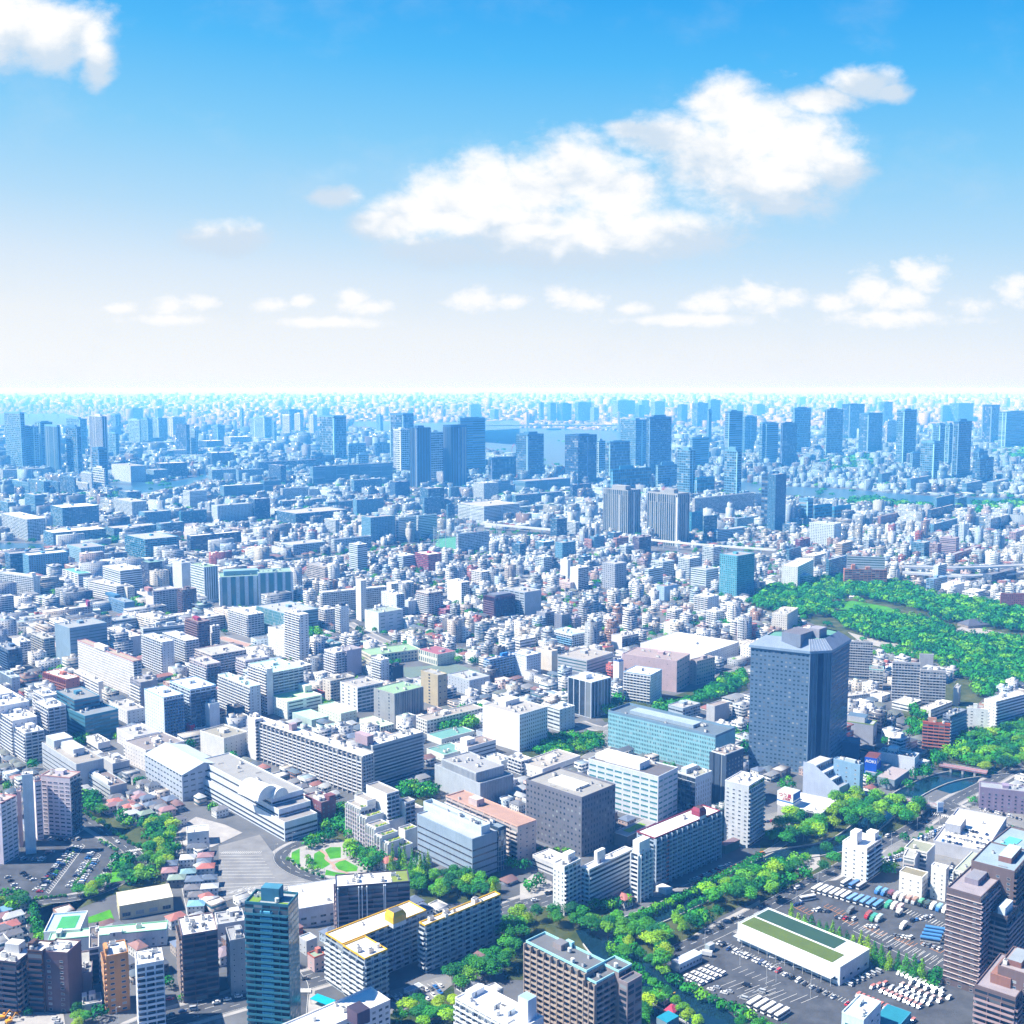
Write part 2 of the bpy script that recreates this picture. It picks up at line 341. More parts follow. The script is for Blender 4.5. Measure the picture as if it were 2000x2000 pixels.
def m_unit(k):
    m=M()
    if k==0: m.box(-.9,-.6,0,.9,.6,1.5,LG); m.box(-.6,-.45,1.5,.6,.45,1.62,DG)
    elif k==1: m.box(-1.6,-1,.3,1.6,1,2.3,OW); m.box(-1.5,-.9,0,-1.3,.9,.3,GR); m.box(1.3,-.9,0,1.5,.9,.3,GR); m.box(-1.2,-.7,2.3,1.2,.7,2.45,DG)
    elif k==2:
        n=10; r=1.1
        for i in range(n):
            a,b=2*math.pi*i/n,2*math.pi*(i+1)/n
            p=[(r*math.cos(a),r*math.sin(a)),(r*math.cos(b),r*math.sin(b))]
            m.face([(*p[0],.5),(*p[1],.5),(*p[1],2.4),(*p[0],2.4)],OW); m.face([(*p[0],2.4),(*p[1],2.4),(0,0,2.75)],OW)
        for sx in (-.7,.7):
            for sy in (-.7,.7): m.box(sx-.08,sy-.08,0,sx+.08,sy+.08,.6,GR)
    else: m.box(-2.4,-.12,.4,2.4,.12,.62,GR); m.box(-2.4,.4,.4,2.4,.6,.6,LG); m.box(-2.2,-.2,0,-2,.6,.4,GR); m.box(2,-.2,0,2.2,.6,.4,GR)
    return m.mesh('rooftop_unit',[FAC])
UNITN=['air_conditioner','cooling_unit','water_tank','pipe_run']
def block(root,N,ang,a,b,z0,z1,wall,roof,fl,fr,near,mid,par=0.9,pent=None,seed=0,clut=None,trim=None,zb=0,wname='wall',back=None):
    """one rectangular volume: wall, roof, parapet, balconies, windows, rooftop pieces. a: left side length, b: right side length"""
    if max(roof)<.72: roof=tuple(c*.62 for c in roof)
    tl=math.radians(ang); dl=(math.cos(tl),math.sin(tl)); dr=(math.sin(tl),-math.cos(tl))
    bx,by,_=root.location; nx,ny=N[0]-bx,N[1]-by; rz=math.atan2(dr[1],dr[0])
    sl_,sr_=style(fl),style(fr); bk=style(back) if back else (sr_ or sl_); bk=dict(bk) if bk else None
    if bk and bk['c'] in 'bf': bk.update(fw=.4)
    offl=near and sl_ and sl_['c'] in 'gsrc' and (sl_['c']=='r' or a/sl_['bay']*(z1-z0)/sl_['fh']<=100)
    offr=near and sr_ and sr_['c'] in 'gsrc' and (sr_['c']=='r' or b/sr_['bay']*(z1-z0)/sr_['fh']<=100-(a/sl_['bay']*(z1-z0)/sl_['fh'] if offl and sl_['c']!='r' else 0))
    m=M(); cl=sl_['col'] if sl_ and sl_['c']=='x' else None
    m.box(0,0,z0,b,a,z1,wall,top=tuple(min(.8,c*1.1) for c in wall),sd=(pat(sl_,a,0,seed,offl),pat(sr_,b,0,seed+1,offr),pat(bk,a,0,seed+2),pat(bk,b,0,seed+3)),zb=zb)
    w=obj(wname,m,root,(nx,ny,0),rz)
    # roof recessed behind a parapet
    r=M(); t=.35; pc=trim or tuple(min(.8,c*1.12) for c in wall)
    if par>0.05:
        tt=min(t,a*.1,b*.1); e=.06
        r.box(-e,-e,z1+.004,b+e,tt,z1+par,pc); r.box(-e,a-tt,z1+.004,b+e,a+e,z1+par,pc); r.box(-e,tt,z1+.004,tt,a-tt,z1+par,pc); r.box(b-tt,tt,z1+.004,b+e,a-tt,z1+par,pc)
        r.box(tt,tt,z1+.004,b-tt,a-tt,z1+.12,pc,top=roof)
    else: r.box(0,0,z1+.004,b,a,z1+.2,roof)
    obj('roof',r,root,(nx,ny,0),rz)
    def loc(x,y,z): return (nx+dr[0]*x+dl[0]*y,ny+dr[1]*x+dl[1]*y,z)
    if pent is None and min(a,b)>7 and z1-z0>9: pent=[(.35+.2*rnd.random(),.35+.2*rnd.random(),min(.35,6/b),min(.35,7/a),3.2,None)]
    for p in pent or []:
        u,v,su,sv,h,c=p[:6]; c=c or tuple(min(.8,k*1.05) for k in wall); q=M(); q.box(0,0,0,su*b,sv*a,h,c,top=p[6] if len(p)>6 else tuple(min(.8,k*1.1) for k in c))
        q.box(su*b*.3,-.04,0,su*b*.3+1,0,2.1,DG)
        obj('stair_house',q,root,loc(u*b,v*a,z1+.1),rz)
    area=a*b
    if clut is None: clut=min(16,int(area/40)+2) if near else (min(5,int(area/120)+1) if mid else 0)
    for i in range(clut):
        k=rnd.choice((0,0,1,1,2,3)); me=cached(('unit',k),lambda:m_unit(k))
        obj(UNITN[k],me,root,loc(rnd.uniform(.12,.88)*b,rnd.uniform(.12,.88)*a,z1+.12),rz+rnd.choice((0,math.pi/2)))
    # faces: left (-x) starts at L corner and runs to N; right (-y) starts at N
    L=(N[0]+dl[0]*a,N[1]+dl[1]*a)
    face_parts(root,L[0],L[1],rz-math.pi/2,a,z0,z1,sl_ if (offl or (sl_ and sl_['c'] in 'bfv')) else None,wall,near,mid)
    face_parts(root,N[0],N[1],rz,b,z0,z1,sr_ if (offr or (sr_ and sr_['c'] in 'bfv')) else None,wall,near,mid)
    return dict(N=N,a=a,b=b,ang=ang,z=z1,rz=rz,loc=loc)
SEED=[0]
def B(crop,xl,xn,xr,yt,yb,name,label,cat,wall,roof,fl='n',fr='n',h=None,ang=132,da=None,db=None,z0=0,to=None,group=None,guard=True,sub=None,**k):
    """a building given by where its roof corners (left, nearest, right) and its foot are in the photograph; stands on the ground at its real distance"""
    x_l=sp(crop,xl,0)[0]; x_n,y_t=sp(crop,xn,yt); x_r=sp(crop,xr,0)[0]
    if h is None:
        y_b=sp(crop,0,yb)[1]; N=gnd(x_n,y_b); h=hgt(y_t,N[1])
        Xn=None
        d=pdir(x_n,y_t); t=N[1]/d[1]; N=(d[0]*t,N[1])
    else:
        N=gnd(x_n,y_t,h); y_b=proj(N[0],N[1],0)[1] if yb is None else sp(crop,0,yb)[1]
    tl=math.radians(ang)
    a=da or max(2.5,solve(N[0],N[1],h,x_l,tl)); b=db or max(2.5,solve(N[0],N[1],h,x_r,tl-math.pi/2))
    va=math.atan2(N[1],N[0])
    if da is None and abs(math.sin(tl-va))<.24: a=min(a,15.0 if N[1]<2500 else 30.0)
    if db is None and abs(math.sin(tl-math.pi/2-va))<.24: b=min(b,15.0 if N[1]<2500 else 30.0)
    a=min(a,400); b=min(b,400)
    root=to if to is not None else thing(name,label,cat,(N[0],N[1],0),group)
    d=N[1]; SEED[0]+=7; k.setdefault('seed',SEED[0])
    R=block(root,N,ang,a,b,z0,h,wall,roof,fl,fr,d<1020,d<1750,**k); R['root']=root
    dl=(math.cos(tl),math.sin(tl)); dr=(math.sin(tl),-math.cos(tl)); e=1.5
    FOOT.append([(N[0]+dr[0]*x+dl[0]*y,N[1]+dr[1]*x+dl[1]*y) for x,y in ((-e,-e),(b+e,-e),(b+e,a+e),(-e,a+e))])
    if guard:
        xs=[proj(N[0]+dr[0]*x+dl[0]*y,N[1]+dr[1]*x+dl[1]*y,h)[0] for x,y in ((0,0),(b,0),(0,a),(b,a))]; ys=[proj(N[0]+dr[0]*x+dl[0]*y,N[1]+dr[1]*x+dl[1]*y,h)[1] for x,y in ((0,0),(b,0),(0,a),(b,a))]
        GUARD.append((min(xs),max(xs),min(ys),y_b,d))
    return R
def prism(root,poly,z0,z1,col,roof,name='wall',pa=None,flat=True,tcol=None):
    """vertical-sided solid over a polygon (world coords, counter-clockwise)"""
    m=M(); bx,by,_=root.location; P=[(x-bx,y-by) for x,y in poly]; n=len(P)
    for i in range(n):
        p,q=P[i],P[(i+1)%n]; w=math.hypot(q[0]-p[0],q[1]-p[1]); pp=pa[i] if isinstance(pa,list) else pa
        pt=pat(style(pp),w,0,i) if pp else (NOPA,NOPB)
        m.face([(*p,z0),(*q,z0),(*q,z1),(*p,z1)],col,pt[0],pt[1],[(0,z0),(w,z0),(w,z1),(0,z1)])
    m.face([(*p,z1) for p in P],roof)
    return obj(name,m,root)
def gable(root,loc,rz,lx,ly,z0,ze,zr,wall,roof,fr=None,along='x'):
    """pitched-roof house or hall: walls up to ze, ridge at zr"""
    m=M(); m.box(0,0,z0,lx,ly,ze,wall,sd=(pat(style(fr),ly,0,1),pat(style(fr),lx,0,2),None,None))
    if along=='x':
        m.face([(0,ly,ze),(0,0,ze),(0,ly/2,zr-.15)],wall); m.face([(lx,0,ze),(lx,ly,ze),(lx,ly/2,zr-.15)],wall)
    else:
        m.face([(0,0,ze),(lx,0,ze),(lx/2,0,zr-.15)],wall); m.face([(lx,ly,ze),(0,ly,ze),(lx/2,ly,zr-.15)],wall)
    obj('wall',m,root,loc,rz)
    r=M(); o=.5; t=.18
    if along=='x':
        for s in (0,1):
            y0=-o if s==0 else ly+o; A=[(-o,y0,ze-.2),(lx+o,y0,ze-.2),(lx+o,ly/2,zr),(-o,ly/2,zr)]
            if s: A=A[::-1]
            r.face([(x,y,z+t) for x,y,z in A],roof); r.face(A[::-1],roof)
            r.face([A[0],A[1],(A[1][0],A[1][1],A[1][2]+t),(A[0][0],A[0][1],A[0][2]+t)],roof)
    else:
        for s in (0,1):
            x0=-o if s==0 else lx+o; A=[(x0,ly+o,ze-.2),(x0,-o,ze-.2),(lx/2,-o,zr),(lx/2,ly+o,zr)]
            if s: A=A[::-1]
            r.face([(x,y,z+t) for x,y,z in A],roof); r.face(A[::-1],roof)
            r.face([A[0],A[1],(A[1][0],A[1][1],A[1][2]+t),(A[0][0],A[0][1],A[0][2]+t)],roof)
    obj('roof',r,root,loc,rz)
def hip(root,loc,rz,lx,ly,ze,zr,wall,roof,fr=('g',2.6,2.8,.4,.4)):
    m=M(); m.box(0,0,0,lx,ly,ze,wall,sd=[pat(style(fr),w,0,i) for i,w in enumerate((ly,lx,ly,lx))]); obj('wall',m,root,loc,rz)
    r=M(); o=.5; k=min(lx,ly)/2; x0,y0,x1,y1=-o,-o,lx+o,ly+o
    if lx>=ly: R=[(k,ly/2,zr),(lx-k,ly/2,zr)]; F_=[[(x0,y0),(x1,y0),1,0],[(x1,y1),(x0,y1),0,1]]; T=[[(x1,y0),(x1,y1),1],[(x0,y1),(x0,y0),0]]
    else: R=[(lx/2,k,zr),(lx/2,ly-k,zr)]; F_=[[(x1,y0),(x1,y1),1,0],[(x0,y1),(x0,y0),0,1]]; T=[[(x0,y0),(x1,y0),0],[(x1,y1),(x0,y1),1]]
    for p,q,i,j in F_: r.face([(*p,ze),(*q,ze),R[i],R[j]],roof)
    for p,q,i in T: r.face([(*p,ze),(*q,ze),R[i]],roof)
    r.face([(x0,y1,ze),(x1,y1,ze),(x1,y0,ze),(x0,y0,ze)],wall)
    obj('roof',r,root,loc,rz)
def cyl_pts(r,n,a0=0,a1=2*math.pi,cx=0,cy=0): return [(cx+r*math.cos(a0+(a1-a0)*i/n),cy+r*math.sin(a0+(a1-a0)*i/n)) for i in range(n+1)]
def tube(m,p,q,r,col,n=6):
    p,q=Vector(p),Vector(q); d=(q-p).normalized(); u=d.orthogonal().normalized(); w=d.cross(u)
    A=[p+u*r*math.cos(2*math.pi*i/n)+w*r*math.sin(2*math.pi*i/n) for i in range(n)]; Bq=[a+(q-p) for a in A]
    for i in range(n):
        j=(i+1)%n; m.face([tuple(A[i]),tuple(A[j]),tuple(Bq[j]),tuple(Bq[i])],col)
    m.face([tuple(v) for v in Bq],col); m.face([tuple(v) for v in A[::-1]],col)
# ---------------------------------------------------------------- ground sheets
POLY=[]
def sheet(name,pts,mat,z,kind='structure',keep=True,label=None,cat=None):
    me=bpy.data.meshes.new(name); me.from_pydata([(x,y,z) for x,y in pts],[],[tuple(range(len(pts)))]); me.materials.append(mat)
    me.validate(); 
    if me.polygons[0].normal.z<0: me.flip_normals()
    o=bpy.data.objects.new(name,me); COL.objects.link(o)
    if kind: o['kind']=kind
    if keep: POLY.append(pts)
    return o
def zpts(c,l): return [gz(c,x,y) for x,y in l]
def strip(pts,w,z0=0):
    """polyline -> list of quads' outline (left side then right side)"""
    L=[];R=[]
    for i,p in enumerate(pts):
        a=pts[max(0,i-1)]; b=pts[min(len(pts)-1,i+1)]; dx,dy=b[0]-a[0],b[1]-a[1]; l=math.hypot(dx,dy) or 1
        L.append((p[0]-dy/l*w/2,p[1]+dx/l*w/2)); R.append((p[0]+dy/l*w/2,p[1]-dx/l*w/2))
    return L,R
def smooth(pts,n=3):
    for _ in range(n):
        q=[pts[0]]
        for a,b in zip(pts,pts[1:]): q+=[(a[0]*.75+b[0]*.25,a[1]*.75+b[1]*.25),(a[0]*.25+b[0]*.75,a[1]*.25+b[1]*.75)]
        pts=q+[pts[-1]]
    return pts
def ribbon(name,pts,w,mat,z,keep=True,kind='structure',thick=0,n=2):
    pts=smooth(pts,n) if n else pts
    L,R=strip(pts,w); me=bpy.data.meshes.new(name); V=[(x,y,z) for x,y in L]+[(x,y,z) for x,y in R]; k=len(L)
    Fc=[(i,k+i,k+i+1,i+1) for i in range(k-1)]
    if thick:
        V+=[(x,y,z-thick) for x,y in L]+[(x,y,z-thick) for x,y in R]
        Fc+=[(i,i+1,2*k+i+1,2*k+i) for i in range(k-1)]+[(k+i+1,k+i,3*k+i,3*k+i+1) for i in range(k-1)]
    me.from_pydata(V,[],Fc); me.materials.append(mat); o=bpy.data.objects.new(name,me); COL.objects.link(o)
    if kind: o['kind']=kind
    if keep:
        for i in range(k-1): POLY.append([L[i],R[i],R[i+1],L[i+1]])
    return o,pts
def dashes(m,pts,off,dl,gap,w,z):
    L,_=strip(pts,2*off) if off>=0 else (strip(pts,-2*off)[1],None)
    acc=0; on=True
    for a,b in zip(L,L[1:]):
        l=math.hypot(b[0]-a[0],b[1]-a[1]); 
        if l<1e-6: continue
        ux,uy=(b[0]-a[0])/l,(b[1]-a[1])/l; t=0
        while t<l:
            seg=(dl if on else gap)-acc; e=min(l,t+seg)
            if on: m.append([(a[0]+ux*t-uy*w/2,a[1]+uy*t+ux*w/2,z),(a[0]+ux*t+uy*w/2,a[1]+uy*t-ux*w/2,z),(a[0]+ux*e+uy*w/2,a[1]+uy*e-ux*w/2,z),(a[0]+ux*e-uy*w/2,a[1]+uy*e+ux*w/2,z)])
            acc+=e-t; t=e
            if acc>=(dl if on else gap)-1e-6: acc=0; on=not on
def quads(name,qs,mat,kind='structure'):
    V=[];Fc=[]
    for q in qs: n=len(V); V+=q; Fc.append((n,n+1,n+2,n+3))
    me=bpy.data.meshes.new(name); me.from_pydata(V,[],Fc); me.materials.append(mat); o=bpy.data.objects.new(name,me); COL.objects.link(o); o['kind']=kind; return o
# ---------------------------------------------------------------- trees
def crown_mesh(seed,kind,nq,s0):
    r=random.Random(seed); v=[];f=[];c=[]
    lobes=[]
    if kind=='round':
        for i in range(11):
            a=r.uniform(0,6.28); rr=r.uniform(.15,.62); z=r.uniform(-.25,.5); lobes.append((rr*math.cos(a),rr*math.sin(a),z*(1.1-rr*.6),r.uniform(.28,.46)))
        lobes.append((0,0,.45,.5))
    elif kind=='cone':
        for i in range(16):
            t=i/15; a=r.uniform(0,6.28); rr=.55*(1-t)*r.uniform(.5,1); lobes.append((rr*math.cos(a),rr*math.sin(a),-.9+1.9*t,1.0*(1-t*.7)*.55))
    else:
        for i in range(14):
            a=r.uniform(0,6.28); rr=r.uniform(.2,.85); lobes.append((rr*math.cos(a),rr*math.sin(a),r.uniform(-.15,.25),r.uniform(.22,.36)))
    tot=sum(l[3]**2 for l in lobes)
    for lx,ly,lz,lr in lobes:
        tone=r.uniform(.72,1.25)
        for _ in range(int(nq*lr*lr/tot)):
            z=r.uniform(-.75,1); a=r.uniform(0,6.283); q=math.sqrt(max(0,1-z*z)); n=Vector((q*math.cos(a),q*math.sin(a),z))
            p=Vector((lx,ly,lz))+n*lr*r.uniform(.78,1.08)
            n=(n+Vector((r.uniform(-.7,.7),r.uniform(-.7,.7),r.uniform(-.2,.9)))).normalized(); u=n.orthogonal().normalized(); w=n.cross(u); s=s0*r.uniform(.6,1.4)
            an=r.uniform(0,6.28); u,w=u*math.cos(an)+w*math.sin(an),w*math.cos(an)-u*math.sin(an)
            k=len(v); v+=[tuple(p+u*s),tuple(p+w*s*.8),tuple(p-u*s),tuple(p-w*s*.8)]; f.append((k,k+1,k+2,k+3)); t=tone*r.uniform(.75,1.25); c.append((t*r.uniform(.9,1.15),t,t*r.uniform(.8,1.1),1))
    me=bpy.data.meshes.new('crown'); me.from_pydata(v,[],f); me.materials.append(LEAF)
    at=me.attributes.new('wc','FLOAT_COLOR','FACE'); at.data.foreach_set('color',np.array(c,dtype=np.float32).ravel()); return me
def trunk_mesh():
    m=M(); n=7
    pts=[(0,0,0,.30),(.05,.02,.5,.22),(0,.05,1.0,.14)]
    for (x0,y0,z0,r0),(x1,y1,z1,r1) in zip(pts,pts[1:]):
        for i in range(n):
            a,b=2*math.pi*i/n,2*math.pi*(i+1)/n
            m.face([(x0+r0*math.cos(a)*.16,y0+r0*math.sin(a)*.16,z0),(x0+r0*math.cos(b)*.16,y0+r0*math.sin(b)*.16,z0),(x1+r1*math.cos(b)*.16,y1+r1*math.sin(b)*.16,z1),(x1+r1*math.cos(a)*.16,y1+r1*math.sin(a)*.16,z1)],BR)
    for a in (0.4,2.3,4.4): tube(m,(0,.03,.75),(.28*math.cos(a),.28*math.sin(a),1.25),.018,BR,5)
    me=m.mesh('trunk',[BARK]); return me
CROWNS={'round':[crown_mesh(i,'round',1500,.062) for i in range(5)],'cone':[crown_mesh(50+i,'cone',1100,.06) for i in range(3)],'low':[crown_mesh(90+i,'low',900,.075) for i in range(3)]}
TRUNK=trunk_mesh(); TREES=[]
def tree(x,y,r,h,kind='round',z=0,label=None,group=None):
    TREES.append((x,y,r,h,kind,z,label,group))
def emit_trees():
    """the 300 largest of each kind are trees with trunk and crown; the rest one mass of foliage"""
    rest=[]
    for kd,nm in (('round','broadleaf_tree'),('cone','conifer_tree'),('low','shrub')):
        T=[t for t in TREES if t[4]==kd]; T.sort(key=lambda t:-t[2]/t[1])
        for t in T[:300]:
            x,y,r,h,_,z,lab,grp=t; e=thing(nm,lab,'shrub' if kd=='low' else 'tree',(x,y,z),grp)
            a=rnd.uniform(0,6.28); me=rnd.choice(CROWNS[kd]); c=obj('crown',me,e,(0,0,0),a)
            if kd=='round': c.location=(0,0,h*.62); c.scale=(r,r*rnd.uniform(.9,1.1),h*.42)
            elif kd=='cone': c.location=(0,0,h*.52); c.scale=(r*1.25,r*1.25,h*.5)
            else: c.location=(0,0,h*.4); c.scale=(r,r,h*.9)
            t_=obj('trunk' if kd!='low' else 'stem',TRUNK,e,(0,0,0)); k=h*(.55 if kd=='round' else .3 if kd=='low' else .9); t_.scale=(h*.22,h*.22,k)
        rest+=T[300:]
    if rest:
        V=[];C=[]; rr=np.random.RandomState(3)
        for x,y,r,h,kd,z,_,_ in rest:
            n=150; zz=rr.uniform(-.5,1,n); a=rr.uniform(0,6.283,n); q=np.sqrt(1-zz*zz)
            N_=np.stack([q*np.cos(a),q*np.sin(a),zz],1); lob=1+.22*np.sin(a*3+rr.uniform(0,6))*q+.15*np.sin(a*5+zz*6)
            P=N_*lob[:,None]*np.array([r,r,h*.42])*rr.uniform(.82,1.08,n)[:,None]+np.array([x,y,z+h*.6])
            N2=N_+rr.uniform(-.6,.6,(n,3)); N2/=np.linalg.norm(N2,axis=1)[:,None]
            U=np.cross(N2,rr.uniform(-1,1,(n,3))); U/=np.linalg.norm(U,axis=1)[:,None]+1e-6; Wv=np.cross(N2,U); s=(r*.16)*rr.uniform(.7,1.4,n)[:,None]
            V.append(np.stack([P+U*s,P+Wv*s,P-U*s,P-Wv*s],1).reshape(-1,3))
            base=np.array([[.035,.26,.03],[.015,.16,.035],[.14,.42,.015]][rr.choice(3,p=[.5,.28,.22])]); C.append(base*rr.uniform(.75,1.3,n)[:,None])
        V=np.concatenate(V); C=np.concatenate(C); nq=len(V)//4
        me=bpy.data.meshes.new('woodland'); me.vertices.add(len(V)); me.vertices.foreach_set('co',V.astype(np.float32).ravel()); me.loops.add(nq*4); me.loops.foreach_set('vertex_index',np.arange(nq*4,dtype=np.int32)); me.polygons.add(nq); me.polygons.foreach_set('loop_start',np.arange(0,nq*4,4,dtype=np.int32)); me.update(calc_edges=True)
        at=me.attributes.new('wc','FLOAT_COLOR','FACE'); at.data.foreach_set('color',np.concatenate([C,np.ones((nq,1))],1).astype(np.float32).ravel()); me.materials.append(LEAF2)
        o=bpy.data.objects.new('distant_foliage',me); COL.objects.link(o); o['kind']='stuff'
def pip(x,y,poly):
    c=False; j=len(poly)-1
    for i in range(len(poly)):
        xi,yi=poly[i]; xj,yj=poly[j]
        if (yi>y)!=(yj>y) and x<(xj-xi)*(y-yi)/(yj-yi)+xi: c=not c
        j=i
    return c
def grove(c,pts,sp_,rr,hh,kind='round',label='',group='',z=0,world=None):
    """trees spread over an area given by its outline on the ground"""
    P=world or zpts(c,pts); x0,x1=min(p[0] for p in P),max(p[0] for p in P); y0,y1=min(p[1] for p in P),max(p[1] for p in P)
    y=y0; row=0
    while y<y1:
        x=x0+(row%2)*sp_/2
        while x<x1:
            tx,ty=x+rnd.uniform(-.35,.35)*sp_,y+rnd.uniform(-.35,.35)*sp_
            if pip(tx,ty,P) and not any(pip(tx,ty,f) for f in FOOT): 
                r=rnd.uniform(*rr)*1.1; tree(tx,ty,r,rnd.uniform(*hh)*(.8+.2*r/rr[1]),kind,z,label,group)
            x+=sp_
        y+=sp_*.87; row+=1
def treeline(c,pts,sp_,r,h,kind='round',label='',group='',jit=.15,z=0):
    P=zpts(c,pts); acc=0
    for a,b in zip(P,P[1:]):
        l=math.hypot(b[0]-a[0],b[1]-a[1]); t=acc
        while t<l:
            tree(a[0]+(b[0]-a[0])*t/l+rnd.uniform(-jit,jit)*sp_,a[1]+(b[1]-a[1])*t/l+rnd.uniform(-jit,jit)*sp_,r*rnd.uniform(.8,1.2),h*rnd.uniform(.8,1.2),kind,z,label,group); t+=sp_
        acc=t-l
# ---------------------------------------------------------------- vehicles (nose towards +x)
def loft(m,secs,col,mi=0):
    """secs: list of (x, half width, z bottom, z top)"""
    for (x0,w0,b0,t0),(x1,w1,b1,t1) in zip(secs,secs[1:]):
        m.face([(x0,-w0,b0),(x1,-w1,b1),(x1,-w1,t1),(x0,-w0,t0)],col,mi=mi); m.face([(x1,w1,b1),(x0,w0,b0),(x0,w0,t0),(x1,w1,t1)],col,mi=mi)
        m.face([(x0,-w0,t0),(x1,-w1,t1),(x1,w1,t1),(x0,w0,t0)],col,mi=mi); m.face([(x1,-w1,b1),(x0,-w0,b0),(x0,w0,b0),(x1,w1,b1)],col,mi=mi)
    x,w,b,t=secs[0]; m.face([(x,w,b),(x,-w,b),(x,-w,t),(x,w,t)],col,mi=mi); x,w,b,t=secs[-1]; m.face([(x,-w,b),(x,w,b),(x,w,t),(x,-w,t)],col,mi=mi)
def m_body(kind,col,col2):
    m=M()
    if kind=='car':
        loft(m,[(-2.15,.72,.35,.75),(-2.05,.82,.25,.92),(-1.3,.85,.22,.95),(1.0,.85,.22,.92),(1.9,.80,.25,.78),(2.15,.70,.32,.62)],col)
        loft(m,[(-1.25,.62,1.40,1.42),(-1.0,.66,1.40,1.47),(.1,.66,1.40,1.49),(.45,.60,1.40,1.42)],col)
    elif kind=='van':
        loft(m,[(-2.3,.8,.3,1.0),(-2.25,.84,.25,1.15),(1.5,.84,.25,1.1),(2.2,.82,.25,.95),(2.35,.74,.32,.7)],col)
        loft(m,[(-2.2,.72,1.8,1.92),(-2.0,.76,1.75,1.98),(1.0,.76,1.75,1.98),(1.25,.70,1.78,1.9)],col2)
    elif kind=='bus':
        loft(m,[(-5.6,1.22,.35,1.3),(5.55,1.22,.35,1.3),(5.65,1.15,.4,1.2)],col); loft(m,[(-5.6,1.2,2.6,3.1),(-5.4,1.22,2.5,3.2),(5.3,1.22,2.5,3.2),(5.6,1.15,2.55,3.05)],col2)
    else:
        loft(m,[(-3.9,1.15,.75,.95),(2.2,1.15,.75,.95)],DG); loft(m,[(-3.9,1.2,.97,3.3),(1.9,1.2,.97,3.3)],col2); loft(m,[(2.1,1.1,.5,2.35),(2.6,1.12,.45,2.5),(3.3,1.1,.45,2.3),(3.75,1.05,.45,1.5),(3.85,1.0,.5,1.2)],col)
    return m.mesh('body',[CARP])
def m_glass(kind):
    m=M()
    if kind=='car': loft(m,[(-1.75,.72,.9,.96),(-1.25,.64,.9,1.40),(.45,.62,.9,1.40),(1.15,.74,.88,.93)],NV)
    elif kind=='van': loft(m,[(-2.27,.78,1.1,1.2),(-2.15,.75,1.1,1.79),(1.1,.73,1.1,1.79),(1.75,.78,1.05,1.12)],NV)
    elif kind=='bus': loft(m,[(-5.58,1.18,1.3,2.6),(5.45,1.18,1.3,2.6),(5.6,1.12,1.25,2.5)],NV)
    else: loft(m,[(2.5,1.125,1.45,2.2),(3.2,1.11,1.45,2.2),(3.72,1.04,1.45,1.6)],NV)
    return m.mesh('windscreen',[GLS[0]])
def m_wheel(r):
    m=M(); P=cyl_pts(r,12)[:-1]; n=12
    for i in range(n):
        p,q=P[i],P[(i+1)%n]; m.face([(p[0],-.11,p[1]),(q[0],-.11,q[1]),(q[0],.11,q[1]),(p[0],.11,p[1])],DG)
    m.face([(p[0],-.11,p[1]) for p in P],DG); m.face([(p[0],.11,p[1]) for p in P[::-1]],DG)
    for s in (-.115,.115): m.face([(p[0]*.55,s,p[1]*.55) for p in (P if s<0 else P[::-1])],LG,mi=1)
    return m.mesh('wheel',[TYRE,CARP])
WHL={'car':(1.35,.78,.32,(-1.3,1.35)),'van':(1.4,.78,.33,(-1.4,1.5)),'bus':(0,1.12,.48,(-3.4,3.7)),'truck':(0,1.05,.45,(-2.7,2.9))}
NV_=[0]; VEH={}
CARCOL={'white':(.78,.78,.78),'silver':(.45,.47,.5),'black':(.02,.022,.028),'navy blue':(.02,.05,.16),'red':(.45,.02,.03),'blue':(.04,.18,.5),'grey':(.18,.19,.2),'orange':(.6,.22,.06),'green':(.05,.3,.16),'pink':(.65,.45,.45)}
def vehicle(kind,x,y,rz,colour,label,group,c2=None,z=0.02,parts=True):
    nm={'car':'parked_car','van':'van','bus':'coach','truck':'truck'}[kind]
    e=thing(nm,label,{'car':'car','van':'van','bus':'bus','truck':'truck'}[kind],(x,y,z),group); e.rotation_euler=(0,0,rz)
    c=CARCOL[colour]; c2=c2 or c
    obj('body',cached(('vb',kind,c,c2),lambda:m_body(kind,c,c2)),e); obj('windscreen',cached(('vg',kind),lambda:m_glass(kind)),e)
    _,wy,wr,wx=WHL[kind]; me=cached(('vw',wr),lambda:m_wheel(wr))
    if parts:
        for a in wx:
            for s in (-wy,wy): obj('wheel',me,e,(a,s,wr))
    return e
RAND=['white']*9+['silver']*4+['black']*4+['navy blue']*2+['grey']*2+['red','blue']
def carrow(c,p,q,n,rot,where,group,kind='car',cols=None,fill=1.0,z=0.02,zc=0.0,glab=None,c2=None):
    """a row of n parked vehicles between two points, each turned by rot degrees"""
    P,Q=gz(c,*p,zc),gz(c,*q,zc)
    for i in range(n):
        if rnd.random()>fill: continue
        t=i/max(1,n-1); col=rnd.choice(cols or RAND); k=kind
        if kind=='car' and rnd.random()<.18: k='van'
        nn={'car':'saloon car','van':'van','bus':'coach','truck':'box truck'}[k]
        lab=(glab or '{c} {k} parked {w}').format(c=col,k=nn,w=where)
        vehicle(k,P[0]+(Q[0]-P[0])*t+rnd.uniform(-.15,.15),P[1]+(Q[1]-P[1])*t+rnd.uniform(-.15,.15),math.radians(rot+rnd.uniform(-1.5,1.5)+(180 if rnd.random()<.3 and kind=='car' else 0)),col,lab,group,c2=c2,z=z+zc)
# ================================================================ the near buildings
AP,OF,TW='apartment_block','office_building','tower_block'
DBL=(.035,.05,.075)
